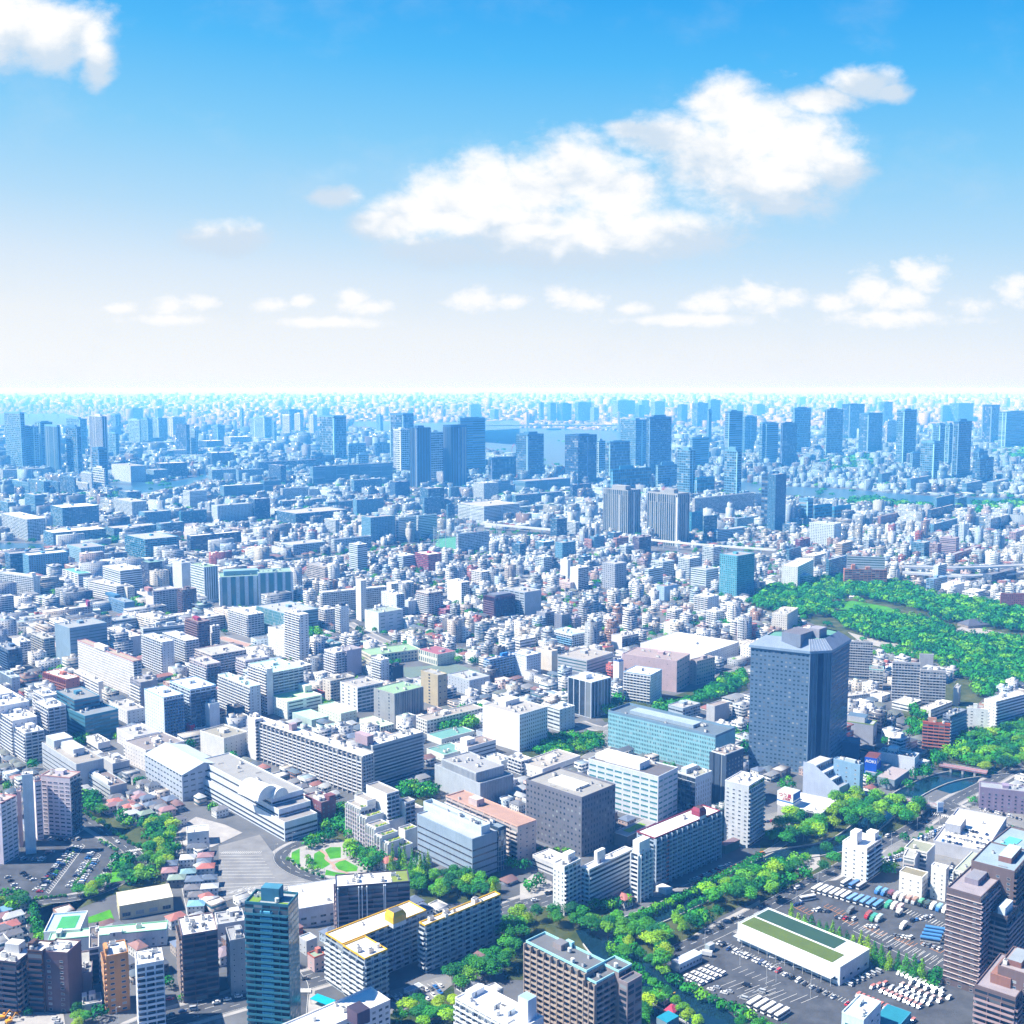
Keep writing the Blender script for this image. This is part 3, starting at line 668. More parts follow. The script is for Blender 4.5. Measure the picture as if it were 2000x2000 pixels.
# --- left: pink apartment building with splayed wings
r=B('A',308,526,572,80,522,AP,'pink and white apartment building of splayed wings by the curved road','building',(.76,.68,.73),(.66,.60,.58),('g',4.6,3,.72,.36,0,(.72,.64,.7)),('b',4,3,.8,.6,0,(.10,.12,.16)),ang=166,db=13,trim=(.6,.35,.33),clut=3)
R0=r['root']
B('A',232,262,312,108,545,AP,'','',(.76,.68,.73),(.66,.60,.58),'n',('g',4.6,3,.72,.36,0,(.72,.64,.7)),ang=122,da=9,to=R0,trim=(.6,.35,.33),pent=[])
B('A',148,165,246,62,655,AP,'','',(.76,.76,.77),RW,'n','n',ang=112,da=6,to=R0,pent=[(.2,.2,.5,.5,1.6,None)],clut=0)
B('A',-150,6,122,272,730,AP,'','',(.76,.68,.73),(.70,.62,.60),'g',('g',4.6,3,.72,.36,0,(.72,.64,.7)),ang=165,to=R0,da=22,trim=(.6,.3,.3),pent=[])
B('A',112,126,152,185,600,AP,'','',(.52,.38,.42),(.70,.62,.60),'n',('g',3,3,.6,.45),ang=112,da=12,to=R0,pent=[])
# --- bottom left cluster
B('A',205,318,322,1392,1850,AP,'dark brown apartment tower with shaded balconies and a white flat roof','building',DB,RW,('b',6,3,.9,.7,0,DB),'n',ang=172,da=None,db=11,pent=[(.1,.7,.5,.3,4,DB)])
B('A',316,508,514,1405,1850,AP,'dark purplish brown block with small square windows beside the shaded balcony tower','building',(.15,.09,.10),RW,('s',6,3,.26,.36),'n',ang=172,db=14,pent=[])
B('A',-90,120,188,1478,1870,AP,'dark tiled apartment building with a white terrace, cut by the photo edge','building',(.09,.07,.09),RW,('b',7,3,.95,.6,0,(.10,.09,.12)),('b',4,3,.8,.6,0,(.35,.28,.26)),ang=168,db=16,pent=[(.6,.3,.35,.5,5,(.62,.62,.62))])
B('A',742,800,968,1432,1860,AP,'orange tiled apartment building with a dark stairwell strip','building',(.52,.24,.08),(.62,.68,.74),('b',4,3,.8,.62,0,(.62,.36,.20)),('s',5,3,.4,.36),ang=116,da=15,pent=[(.0,.2,.14,.5,3.4,(.5,.26,.1))])
B('A',963,1030,1236,1498,2010,AP,'slender white tower with brick red corner panels and blue-grey balconies','building',(.74,.76,.79),RW,('s',4,3,.16,.2),('b',4,3,.8,.6,0,(.62,.68,.76)),ang=112,da=14,pent=[(.4,.4,.2,.3,1.5,None)])
B('A',1255,1372,1642,1275,1775,AP,'large taupe apartment building with deep dark recesses and a white roof','building',(.17,.12,.13),RW,('b',5,3,.85,.6,0,(.32,.26,.24)),('b',7,3,.9,.66,0,(.12,.09,.10)),ang=112,da=22,pent=[(.35,.3,.12,.16,1.2,DG),(.6,.3,.12,.16,1.2,DG)])
B('A',1668,1735,1850,1312,1720,OF,'plain grey seven-storey block between the taupe building and the teal tower','building',(.33,.34,.37),(.5,.52,.55),('r',7,3.3,.8,.3),'s',ang=112,da=16)
B('A',1600,1640,1850,1190,1310,'warehouse','grey rooftop plant building with upright white tanks','building',(.55,.56,.58),(.62,.63,.65),'n','s',ang=110,da=16,clut=6)
B('A',520,578,690,1568,1752,OF,'low grey-brown house block with a long bare roof','building',(.26,.20,.21),(.5,.5,.48),('b',5,3,.8,.55),'n',ang=108,da=26,pent=[])
B('A',600,672,746,1370,1640,AP,'narrow dark-roofed block with white side wall and black balconies','building',(.62,.62,.64),(.25,.22,.21),'s',('b',5,3,.9,.66,0,(.05,.05,.07)),ang=110,da=26,pent=[])
# small concrete house
r=B('A',572,622,768,1800,1880,'house','small pale concrete house of stacked cubes with roof terraces','house',(.52,.49,.50),OW,'s',('g',4,3,.5,.45),ang=112,da=10,pent=[(.35,.45,.35,.45,3.2,(.55,.5,.52)),(.0,.5,.25,.45,2.6,(.6,.58,.58))],clut=1)
# school
r=B('A',300,362,1256,1308,1425,'school_building','long pale school building with a mint green roof terrace','building',(.62,.66,.70),(.46,.74,.52),'n',('g',5,3.4,.28,.3),ang=102,da=11,pent=[(.52,-.18,.1,.5,2.5,(.62,.66,.7)),(.06,.3,.04,.5,3,(.6,.6,.6))],clut=2,par=.8,trim=(.30,.55,.42))
r=B('A',284,330,604,1250,1360,'school_pool','raised rooftop school pool with green water and pale blue deck','pool',(.74,.74,.72),(.40,.62,.78),'n','n',ang=100,h=10,da=24,par=1.2,pent=[],clut=0,guard=False)
pw=M(); x0,y0=r['b']*.28,r['a']*.08 if False else 2; pw.box(r['b']*.3,4,0,r['b']*.82,r['a']-4,.15,(.06,.34,.12)); obj('pool_water',pw,r['root'],r['loc'](0,0,r['z']+.2),r['rz'])
B('A',825,900,1306,1045,1148,'gymnasium','cream school gymnasium with a plain white roof and tall windows','building',(.62,.55,.36),RW,('g',5,5,.4,.5),('g',7.5,6,.62,.4),ang=114,da=21,par=.3,pent=[],clut=0)
B('A',610,830,957,148,252,OF,'low grey office with flat brown roof beside the kerbside trees','building',(.42,.45,.47),(.33,.27,.26),('r',8,3.4,.9,.32),'n',pent=[(.45,.75,.4,.22,3.5,(.6,.62,.66)),(.1,.1,.25,.6,1.6,(.66,.68,.72))])
B('A',1385,1412,1576,498,592,'house','plain white two-storey box office above the sawtooth car park','house',WH,RW,'s',('g',5,3,.3,.4),ang=108,da=12,pent=[],clut=1)
# big blue stepped building (white and dark stripes)
ST=('r',200,3.6,.99,.40)
r=B('B',-428,216,462,418,556,OF,'white and navy striped office building stepping down in terraces','building',(.60,.66,.76),(.46,.44,.44),ST,ST,pent=[],clut=0,trim=(.66,.70,.78))
R1=r['root']; hh=r['z']
B('B',-428,172,412,322,None,OF,'','',(.60,.66,.76),(.46,.44,.44),ST,ST,h=hh+5.5,to=R1,z0=hh,pent=[],clut=0,guard=False)
B('B',-428,120,356,232,None,OF,'','',(.60,.66,.76),(.5,.5,.5),ST,ST,h=hh+11,to=R1,z0=hh+5.5,pent=[],clut=6,guard=False)
def drum(root,c,x,y,z,rad,ln,rz,col):
    q=gz(c,x,y,z); m=M(); n=14
    for i in range(n):
        a,b=math.pi*i/n,math.pi*(i+1)/n; A=(rad*math.cos(a),rad*math.sin(a)); Q=(rad*math.cos(b),rad*math.sin(b))
        m.face([(0,A[0],A[1]),(ln,A[0],A[1]),(ln,Q[0],Q[1]),(0,Q[0],Q[1])],col)
        m.face([(0,0,0),(0,A[0],A[1]),(0,Q[0],Q[1])],col); m.face([(ln,0,0),(ln,Q[0],Q[1]),(ln,A[0],A[1])],col)
    obj('vaulted_roof',m,root,(q[0]-root.location[0],q[1]-root.location[1],z),rz)
drum(R1,'B',95,228,hh+11.3,9.5,26,math.radians(138),(.74,.76,.78)); drum(R1,'B',190,215,hh+11.3,6.5,12,math.radians(138),(.74,.76,.78))
B('B',370,492,602,270,440,OF,'small maroon brick building behind the striped terraces','building',(.20,.08,.10),(.4,.36,.36),('g',3.2,3.2,.3,.4),'s',pent=[(.55,.0,.45,.3,4,(.2,.08,.1)),(.1,.2,.4,.4,2,(.62,.64,.68))])
B('B',60,322,760,1068,1215,'warehouse','low white-roofed market hall behind the dark tower','building',(.50,.54,.60),(.74,.73,.72),'n',('g',6,4,.6,.35),ang=112,da=34,par=.5,pent=[],clut=3)
# --- teal tower
r=B('B',-84,242,320,1052,2060,TW,'tall dark teal glass apartment tower with grass squares on its roof','tower',(.03,.15,.20),(.55,.60,.62),('b',4.2,3.15,.9,.8,0,(.04,.20,.27)),('c',2.6,3.15,.8,.8,.4),ang=170,par=1.4,pent=[(.3,.28,.42,.42,7,(.05,.2,.3))],clut=3)
g=M(); g.box(1,1,0,r['b']*.28,r['a']*.25,.2,GRASSC); g.box(1.2,r['a']*.72,0,r['b']*.7,r['a']*.95,.2,GRASSC); obj('roof_lawn',g,r['root'],r['loc'](0,0,r['z']+.15),r['rz'])
g=M(); 
for k in range(20): g.box(-.9,r['a']*.36,-4-3.15*k,-.02,r['a']*.64,-2.9-3.15*k,(.10,.38,.55))
obj('balcony_panel',g,r['root'],r['loc'](0,0,r['z']),r['rz'])
# --- dark slab with white fins
r=B('B',553,602,1160,905,1262,AP,'dark brown nine-storey slab with tall white fins and part grass roof','building',(.075,.07,.095),RW,('b',5,3,.8,.6,0,(.45,.36,.38)),('b',7,3,.95,.64,0,(.15,.13,.16)),ang=100,da=17,pent=[])
g=M(); 
for t in (.02,.30,.345,.41,.64,.66): g.box(r['b']*t,-2.0,0,r['b']*t+.5,0,r['z'],(.66,.72,.80))
obj('fin',g,r['root'],r['loc'](0,0,0),r['rz'])
g=M(); g.box(r['b']*.76,1,0,r['b']*.985,r['a']-1,.35,(.20,.26,.05)); obj('roof_lawn',g,r['root'],r['loc'](0,0,r['z']+.15),r['rz'])
# --- yellow trimmed building
YT=(.80,.47,.03); YB_=('b',6,2.9,.9,.62,0,(.62,.66,.70)); YR=('b',5.6,2.9,.55,.6,0,(.36,.44,.50)); YW=(.40,.46,.52)
r=B('B',655,820,992,1448,1822,AP,'long white apartment building with yellow roof edges and a yellow roof house','building',YW,RW,YB_,YR,trim=YT,pent=[],clut=4,ang=133); RY=r['root']; zy=r['z']
B('B',525,652,1285,1335,None,AP,'','',YW,RW,YB_,YR,h=zy,to=RY,trim=YT,pent=[],clut=4,ang=133)
B('B',1232,1276,1846,1196,None,AP,'','',YW,RW,YB_,YR,h=zy,to=RY,trim=YT,pent=[],clut=7,ang=133)
q=gz('B',1085,1195,zy); p=thing('x','x','x',(0,0,0)); bpy.data.objects.remove(p)
m=M(); m.box(-4.5,0,0,4.5,8,2.6,(.66,.68,.70)); 
b0,t0=[(-4.6,-.1),(4.6,-.1),(4.6,8.1),(-4.6,8.1)],[(-3.3,1),(3.3,1),(3.3,7),(-3.3,7)]
for i in range(4):
    j=(i+1)%4; m.face([(*b0[i],2.6),(*b0[j],2.6),(*b0[j],6.2),(*b0[i],6.2)],YT); m.face([(*b0[i],6.2),(*b0[j],6.2),(*t0[j],8.6),(*t0[i],8.6)],YT)
m.face([(*t,8.4) for t in t0],DG); obj('roof_house',m,RY,(q[0]-RY.location[0],q[1]-RY.location[1],zy+.1),math.radians(43))
B('B',1115,1150,1262,1690,1700,'bicycle_shed','white slatted bicycle shed in the yard of the yellow-edged building','shed',(.6,.64,.68),(.62,.66,.70),'n',('v',1,9,.5,.9,0,WH),h=3,par=.1,pent=[],clut=0,guard=False)
# --- stepped garden terraces
TWc=(.66,.66,.66); TWI=(.74,.74,.73); FR=('f',3.1,3.1,.9,.85,.3,(.36,.30,.36)); 
def Z(x,y): return (x*.4*1.0+(680-500)*3.864, y*.4+(1520-1500)*3.864)   # crop of the terraces, same units as B
def TB(xl,xn,xr,yt,h,z0,root=None,**k):
    a=Z(xl,yt); return B('B',a[0],Z(xn,0)[0],Z(xr,0)[0],a[1],None,AP,'white apartment building stepping down in planted roof gardens','building',TWI,(.50,.47,.44),k.pop('fl',FR),k.pop('fr',('g',3,3.1,.8,.6)),h=h,z0=z0,to=root,pent=[],clut=0,par=1.0,trim=(.66,.68,.72),**k)
r=TB(-20,240,510,590,26,0); RT=r['root']; GT=[r]
for a in ((200,350,670,760,22,0),(350,520,790,960,19,0),(520,630,940,1120,16,0),(630,770,1050,1240,13,0),(770,1000,1220,1320,9,0)): GT.append(TB(*a,root=RT))
for a in ((600,770,1170,830,17,0),(950,1075,1300,1010,14,0)): GT.append(TB(*a,root=RT,fl='n'))
r=TB(340,730,960,320,36,0,root=RT,fl=('s',6,3.1,.3,.5),fr=('b',4,3.1,.9,.7,0,(.5,.56,.64))); 
TB(960,1080,1260,480,28,0,root=RT,fl='n',fr=('b',4,3.1,.9,.7,0,(.3,.36,.46)))
TB(1060,1240,1420,620,20,0,root=RT,fl='n'); TB(120,360,520,450,30,0,root=RT,fl='s')
for r in GT:
    m=M(); bb,aa=r['b'],r['a']; rr=random.Random(len(r)); 
    for i in range(40):
        x=bb*.5+rr.uniform(-.32,.38)*bb; y=min(2.2,aa*.4)+rr.uniform(-1,1)*min(1.2,aa*.2); s=rr.uniform(.4,.9); z=rr.uniform(.2,.9); c=rr.choice(((.30,.40,.02),(.45,.46,.02),(.05,.20,.03)))
        m.face([(x-s,y,z),(x,y-s,z+.2),(x+s,y,z+.1),(x,y+s,z+.5)],c); m.face([(x-s,y-s,z),(x+s,y,z+.6),(x,y+s,z+.2)],c)
    obj('planting',m,RT,r['loc'](0,0,r['z']+.15),r['rz'])
# --- blue-grey office with corner tower
r=B('B',1216,1632,1828,545,850,OF,'slate blue office building with dark ribbon windows and planted roof screen','building',(.28,.36,.46),(.60,.64,.68),('r',300,4.6,.99,.24),('r',300,4.6,.99,.24),pent=[],clut=2); RB=r['root']
B('B',1265,1700,1765,470,None,OF,'','',(.50,.62,.72),(.45,.52,.6),'n','n',h=r['z']+4,z0=r['z'],to=RB,par=2.6,pent=[],clut=9,guard=False)
B('B',1722,1830,1888,462,None,OF,'','',(.03,.06,.10),(.36,.46,.55),('c',2.4,3.6,.94,.94),('c',2.4,3.6,.94,.94),h=r['z']+2,to=RB,pent=[],clut=2)
# --- peach roofed long building
r=B('C',-500,42,182,448,730,AP,'long cream building with a peach tiled roof and a gabled end','building',(.52,.44,.42),PEACH,('b',7,3.2,.8,.5,0,(.62,.58,.56)),('s',6,3.2,.24,.3),pent=[(.2,.6,.4,.12,5,(.55,.45,.44))],clut=2,trim=PEACH)
# --- grey blue windowless block
r=B('F',1348,1690,1940,1670,1848,OF,'blue-grey windowless panelled building with rooftop plant','building',(.40,.44,.50),(.5,.52,.54),('g',3,8,0,0),('v',1.6,90,.12,.99,0,(.40,.44,.5)),pent=[],clut=3,ang=130)
B('F',1402,1660,1872,1590,None,OF,'','',(.42,.45,.50),(.52,.53,.55),('v',1.6,90,.12,.99,0,(.45,.48,.53)),('v',1.6,90,.12,.99,0,(.45,.48,.53)),h=r['z']+7,z0=r['z'],to=r['root'],pent=[],clut=9,guard=False,ang=130)
# --- houses by the market road
B('B',388,440,522,1440,1545,'house','pink two-storey house with a red-edged green roof terrace','house',(.52,.38,.38),(.40,.55,.42),'s',('g',4,3,.4,.4),trim=(.45,.12,.08),pent=[(.6,.5,.35,.4,2.6,(.45,.15,.12))],clut=0)
B('B',322,380,462,1318,1420,'house','grey house with a pale blue sheet roof beside the pink one','house',(.45,.47,.50),(.58,.70,.78),'s','s',pent=[],clut=0)
# --- bottom edge: white roof with dark plant room
r=B('B',150,290,1012,2080,None,OF,'white flat-roofed building with a dark purple plant room, at the bottom edge','building',(.72,.74,.78),RW,('s',5,3.2,.3,.3),('g',4,3.2,.5,.4),h=20,pent=[],clut=4,guard=False)
m=M(); m.box(0,0,0,7.5,9,7,(.10,.07,.11),top=(.05,.04,.07)); q=gz('B',765,1960,20); obj('plant_room',m,r['root'],(q[0]-r['root'].location[0],q[1]-r['root'].location[1],20.2),r['rz'])
r=B('B',1503,1975,2170,2000,None,AP,'white balconied apartment building with rooftop boiler stacks, cut by bottom edge','building',(.72,.75,.79),(.70,.72,.76),('b',4.4,2.9,.8,.6,0,(.74,.77,.8)),'n',h=30,pent=[(.30,.86,.5,.1,3,None),(.3,.5,.3,.08,2.6,None),(.35,.3,.3,.08,2.6,None)],clut=6,ang=136)
m=M(); m.box(0,0,0,6,6.5,11,(.64,.72,.80),top=(.4,.55,.68)); m.box(.5,.5,11,5.5,6,11.05,(.3,.45,.55)); q=gz('C',120,1925,30); obj('stair_tower',m,r['root'],(q[0]-r['root'].location[0],q[1]-r['root'].location[1],30.1),r['rz'])
# --- brown building with turquoise roof edges
TQ=(.33,.66,.72); BW=(.36,.29,.24); ca=('f',4.7,3.05,.9,.55,0,(.44,.36,.30))
r=B('C',106,562,705,1545,2180,AP,'large brown apartment building with turquoise roof edges and a grey roof','building',BW,(.24,.25,.27),ca,('b',5,3.05,.7,.6,0,(.34,.28,.27)),trim=TQ,par=1.2,pent=[(.45,.55,.4,.14,3,(.3,.26,.26),(.2,.2,.22)),(.85,.5,.15,.1,3.2,TQ)],clut=4,ang=134); RC=r['root']; zc=r['z']
B('C',552,636,776,1632,None,AP,'','',BW,(.24,.25,.27),ca,('b',5,3.05,.8,.6,0,(.38,.32,.31)),h=zc-3,to=RC,trim=TQ,par=1.1,pent=[],clut=1,ang=134)
B('C',676,806,905,1545,None,AP,'','',(.27,.22,.22),(.24,.25,.27),'n',('b',5,3.05,.8,.6,0,(.3,.26,.27)),h=zc-1,to=RC,trim=TQ,par=1.1,pent=[],clut=2,ang=134)
B('C',806,872,982,1640,None,AP,'','',(.24,.20,.21),(.22,.24,.27),('b',5,3.05,.8,.6,0,(.32,.28,.3)),('b',5,3.05,.8,.6,0,(.3,.26,.28)),h=zc-4,to=RC,pent=[],clut=0,ang=134,par=1.2)
# --- grey square office
r=B('C',106,526,780,236,672,OF,'square dark grey office building with small windows and busy plant on its roof','building',(.15,.155,.19),(.50,.49,.47),('g',3.6,4.2,.42,.36,0,(.3,.3,.34)),('g',3.1,4.2,.42,.5,0,(.3,.3,.34)),pent=[(.25,.25,.4,.5,1.8,(.62,.62,.6))],clut=9,par=1.5,ang=136)
# --- white office with blue windows
WB=('g',8.2,4.3,.8,.34,.0,(.6,.64,.7))
r=B('G',578,1105,1252,1618,1962,OF,'white nine-storey office with rows of aqua ribbon windows','building',(.60,.65,.74),(.22,.21,.23),('g',8.4,4.3,.8,.32,.75),('g',6.2,4.3,.8,.34,.9),pent=[(.15,.3,.5,.5,5.5,(.74,.76,.8)),(.2,.78,.6,.18,4,(.74,.76,.8))],clut=5,ang=140)
B('C',772,870,1088,520,None,'showroom','low pale annexe with a square roof lawn in front of the white office','building',(.12,.13,.15),(.55,.53,.52),'n','n',h=9,par=.5,trim=(.5,.5,.52),pent=[(.2,.25,.55,.5,.3,(.16,.30,.04))],clut=0,ang=138)
B('G',1250,1385,1508,1622,1895,OF,'black glass and white concrete office beside the aqua-windowed one','building',(.62,.68,.76),(.5,.5,.42),('b',4,3.6,.98,.9,0,(.05,.07,.12)),('s',3,3.6,.2,.6),pent=[(.1,.6,.7,.3,4,(.55,.62,.68))],ang=134)
B('G',1506,1608,1748,1452,1835,OF,'narrow charcoal tower with a white roof rim','building',(.06,.09,.15),(.45,.38,.36),('v',8,90,.1,.98,0,(.05,.08,.13)),('s',4,3.4,.3,.3),trim=(.7,.72,.74),ang=134,pent=[])
# --- white tower right of centre
B('C',1608,1788,1906,142,605,AP,'pale grey fourteen-storey apartment tower with a column of recessed balconies','building',(.58,.60,.64),RW,('g',5,3.05,.4,.3),('b',3.2,3.05,.95,.7,0,(.45,.52,.6)),pent=[(.4,.3,.15,.15,2.5,None)],ang=142)
B('C',1480,1560,1715,330,560,AP,'dark green netted low apartment building beside the pale grey tower','building',(.05,.11,.13),(.18,.26,.24),('b',4,3,.95,.7,0,(.12,.24,.26)),('b',4,3,.95,.7,0,(.12,.24,.26)),pent=[])
B('C',1560,1610,1720,590,640,'house','dark shed with a purplish gabled roof by the canal lane','house',(.05,.12,.10),(.28,.2,.24),'n','n',h=6,par=0,pent=[],clut=0)
# --- red trimmed slab
RT_=(.26,.04,.07)
r=B('C',942,1078,1572,536,905,AP,'long slab of flats with red roof edge and a red roof house','building',(.34,.42,.52),RW,('b',5.4,2.9,.6,.6,0,(.40,.48,.58)),('f',5.4,2.9,.6,.6,0,(.36,.44,.55)),trim=RT_,pent=[],clut=4,ang=133); RR=r['root']
q=gz('C',1440,385,r['z']); m=M(); m.box(-3.6,0,0,3.6,7,2.4,(.6,.62,.66))
b0,t0=[(-3.8,-.1),(3.8,-.1),(3.8,7.1),(-3.8,7.1)],[(-2.6,1),(2.6,1),(2.6,6),(-2.6,6)]
for i in range(4): 
    j=(i+1)%4; m.face([(*b0[i],2.4),(*b0[j],2.4),(*b0[j],5.6),(*b0[i],5.6)],RT_); m.face([(*b0[i],5.6),(*b0[j],5.6),(*t0[j],7.8),(*t0[i],7.8)],RT_)
m.face([(*t,7.6) for t in t0],DB); obj('roof_house',m,RR,(q[0]-RR.location[0],q[1]-RR.location[1],r['z']+.1),math.radians(43))
m=M(); 
for k in range(11): m.box(0,-2.2,.3+2.9*k,2.6,-.2,.5+2.9*k,(.40,.14,.12),bottom=True); m.box(0,-2.2,.5+2.9*k,2.6,-2.1,1.3+2.9*k,(.5,.2,.16))
obj('fire_stair',m,RR,r['loc'](r['b']*.14,0,0),r['rz'])
# --- white building with stair towers by the canal
r=B('C',310,396,518,752,1118,AP,'white apartment building with corner stair towers and brown end panels','building',(.70,.72,.74),(.68,.68,.68),('g',3.5,2.9,.3,.36),('b',4,2.9,.8,.6,0,(.74,.75,.77)),pent=[(.5,.4,.45,.5,4.6,None)],ang=138); RW_=r['root']
B('C',522,582,912,775,1068,AP,'','',(.72,.74,.76),RW,('b',4,2.9,.8,.6,0,(.5,.6,.7)),('b',30,2.9,.97,.55,0,(.74,.77,.8)),to=RW_,ang=136,pent=[(.25,.4,.18,.4,8,(.72,.72,.72))],clut=2)
B('C',906,962,1050,655,1010,AP,'','',(.72,.74,.77),RW,('f',4.4,2.9,.9,.5,0,(.74,.76,.8)),('f',4.4,2.9,.9,.5,0,(.74,.76,.8)),to=RW_,ang=136,pent=[(.02,.05,.9,.9,8,(.72,.76,.80))],clut=0)
for (c,x,y,zz) in ():pass
B('C',155,312,432,728,815,OF,'low white two-storey hall next to the main road','building',(.55,.55,.57),RW,('r',60,3.4,.9,.3),'n',pent=[],clut=3,ang=134)
# --- long warehouse with grass roof
r=B('D',-228,545,767,1508,1648,'warehouse','long white parcel depot with two strips of grass roof','building',(.66,.72,.80),(.66,.70,.76),('g',7,7,.62,.20,.4),('g',8,7,.3,.18),pent=[],clut=0,par=.5,ang=132)
g=M(); bb,aa=r['b'],r['a']; g.box(1.5,6,0,bb*.46,aa-1.5,.15,(.10,.15,.03)); g.box(bb*.52,14,0,bb-1.5,aa-1.5,.15,(.03,.08,.05)); obj('roof_lawn',g,r['root'],r['loc'](0,0,r['z']+.14),r['rz'])
g=M(); g.box(-4.5,3,4.6,0,aa,4.85,(.55,.60,.66),bottom=True)
for k in range(int(aa/6)): g.box(-4.4,3+6*k,0,-4.2,3.2+6*k,4.6,LG); g.box(-4.5,3+6*k,4.86,0,3.15+6*k,4.95,(.74,.76,.8))
obj('loading_canopy',g,r['root'],r['loc'](0,0,0),r['rz'])
r=B('C',1203,1265,1436,1482,1550,'warehouse','small white shed with a plain roof beside the white vans','shed',(.45,.56,.66),(.72,.70,.70),'n',('g',3,5,.7,.25,.6),par=.1,pent=[],clut=0,ang=130)
B('C',1458,1490,1532,1345,1398,'guard_hut','small flat-roofed gatehouse at the van yard entrance','hut',(.36,.44,.48),(.68,.64,.62),'s','s',par=.1,pent=[],clut=0)
B('C',1085,1162,1212,925,960,'garage','small white-roofed garage by the canal path','garage',(.60,.62,.64),(.72,.72,.72),'n','n',h=3.5,par=.1,pent=[],clut=0)
# --- right side
r=B('D',562,748,858,612,868,AP,'white nine-storey tower with two roof boxes beside the coach park','building',(.78,.78,.78),RW,('s',6,3.1,.22,.3),('b',12,3.1,.95,.7,0,(.35,.5,.66)),pent=[(.05,.45,.35,.28,8.5,(.72,.74,.78)),(.68,.1,.3,.35,5.5,(.74,.78,.82))],clut=1,ang=138)
m=M()
for k in range(9): m.box(0,0,1+2.9*k,3,2.6,1.15+2.9*k,(.3,.46,.6),bottom=True); m.box(0,0,1.15+2.9*k,3,.1,2.0+2.9*k,(.4,.58,.72))
for p in ((0,0),(2.9,0),(2.9,2.5)): m.box(p[0],p[1],0,p[0]+.12,p[1]+.12,27,(.3,.46,.6))
obj('fire_stair',m,r['root'],r['loc'](r['b']+.1,1,0),r['rz'])
r=B('D',1020,1108,1240,690,900,AP,'white terraced apartment building with a stepped end wall and balconies','building',(.70,.69,.68),(.66,.66,.62),('b',5,3,.85,.62,0,(.55,.5,.48)),'n',ang=150,pent=[],clut=1); RD_=r['root']
B('D',1030,1200,1262,648,None,AP,'','',(.70,.69,.68),(.48,.50,.38),('b',6,3,.85,.62,0,(.62,.6,.58)),'n',h=r['z'],to=RD_,ang=143,pent=[],clut=1)
B('D',1232,1345,1366,770,1010,AP,'','',(.76,.76,.74),RW,'s','s',to=RD_,ang=143,pent=[],clut=1)
B('D',992,1165,1208,832,998,OF,'little white cube building with four rows of small square windows','building',(.76,.76,.75),(.40,.36,.24),('g',4.4,3.2,.22,.22,0,(.5,.5,.52)),('g',3,3.2,.5,.4),pent=[],clut=0,ang=141,par=.6)
B('D',1402,1500,1700,800,880,OF,'low white frame-fronted building behind the little white cube','building',(.70,.72,.68),(.60,.66,.54),('f',4,3.2,.8,.5,0,WH),'g',pent=[],ang=141,clut=3)
BT=('r',5.5,2.95,.62,.42,0,(.2,.12,.12)); BTW=(.13,.10,.105)
def ledges(r,col=(.50,.43,.43),fh=2.95):
    m=M(); n=int((r['z']-2)/fh)
    for k in range(1,n): m.box(-.7,-.7,r['z']-k*fh,r['b'],r['a'],r['z']-k*fh+.22,col)
    obj('ledge',m,r['root'],r['loc'](0,0,0),r['rz'])
r=B('D',1350,1608,1822,985,1712,TW,'tall brown tiled apartment tower with pale floor lines and a pink-grey roof','tower',BTW,(.52,.46,.50),('g',5.5,2.95,.3,.4,0),('b',6,2.95,.9,.6,0,(.40,.30,.32)),pent=[(.3,.35,.5,.4,3.2,(.25,.22,.27),(.24,.24,.28))],clut=3,ang=139,par=1.0); ledges(r)
B('D',1535,1860,1990,790,None,TW,'brown tiled tower with a pale blue roof behind the tall brown one','tower',(.15,.11,.11),(.44,.58,.68),('g',5.5,2.95,.3,.4),'b',h=62,ang=141,pent=[(.3,.2,.6,.3,3.4,(.24,.12,.1),(.45,.58,.68))],clut=2)
B('D',1648,1980,2150,680,None,TW,'broad brown apartment tower with big pale blue roof and turquoise court','tower',(.17,.12,.12),(.46,.60,.70),('g',5.5,2.95,.3,.4),'b',h=58,ang=137,pent=[(.1,.5,.5,.3,.4,(.10,.40,.42))],clut=3)
B('D',1625,1806,1990,1132,None,TW,'lower brown tower wing with zigzag white balcony lines','tower',BTW,(.50,.62,.68),('b',7,2.95,.95,.66,0,(.48,.38,.36)),('b',7,2.95,.95,.66,0,(.40,.30,.30)),h=42,ang=139,pent=[(.0,.1,.3,.3,5,(.66,.74,.78))],clut=2)
B('D',1820,1850,1990,795,None,TW,'white open stair tower standing against the brown towers','tower',(.60,.72,.78),(.6,.7,.75),'n',('b',9,2.95,.8,.6,0,(.60,.72,.78)),h=60,ang=150,pent=[],clut=0)
B('D',1560,1868,2050,1745,None,TW,'brown terraced tower top in the bottom right corner','tower',(.15,.11,.11),(.5,.44,.48),('b',7,2.95,.95,.5,0,(.42,.30,.30)),('b',7,2.95,.95,.5,0,(.35,.25,.26)),h=33,ang=140,pent=[(.2,.25,.5,.5,5,(.26,.13,.1))],clut=4)
B('D',1735,1990,2100,1580,None,TW,'upper brown wing behind the corner terrace tower','tower',(.17,.12,.12),(.56,.50,.52),('g',5,2.95,.35,.4),'b',h=42,ang=140,pent=[(.2,.4,.6,.4,3,(.24,.12,.1),(.3,.34,.38))],clut=2)
B('D',557,722,853,1912,None,OF,'white cube building with pale green corner windows at the bottom edge','building',(.60,.74,.84),(.58,.66,.72),('g',5,3.2,.35,.35,.7),('s',7,3.2,.3,.3),h=19,ang=140,pent=[(.5,.6,.25,.25,1.5,None)],clut=3)
B('D',820,1000,1080,1935,None,'warehouse','blue-roofed workshop below the rows of postal vans','building',(.05,.25,.38),(.03,.34,.48),'n','n',h=8,ang=140,par=.1,pent=[],clut=0)
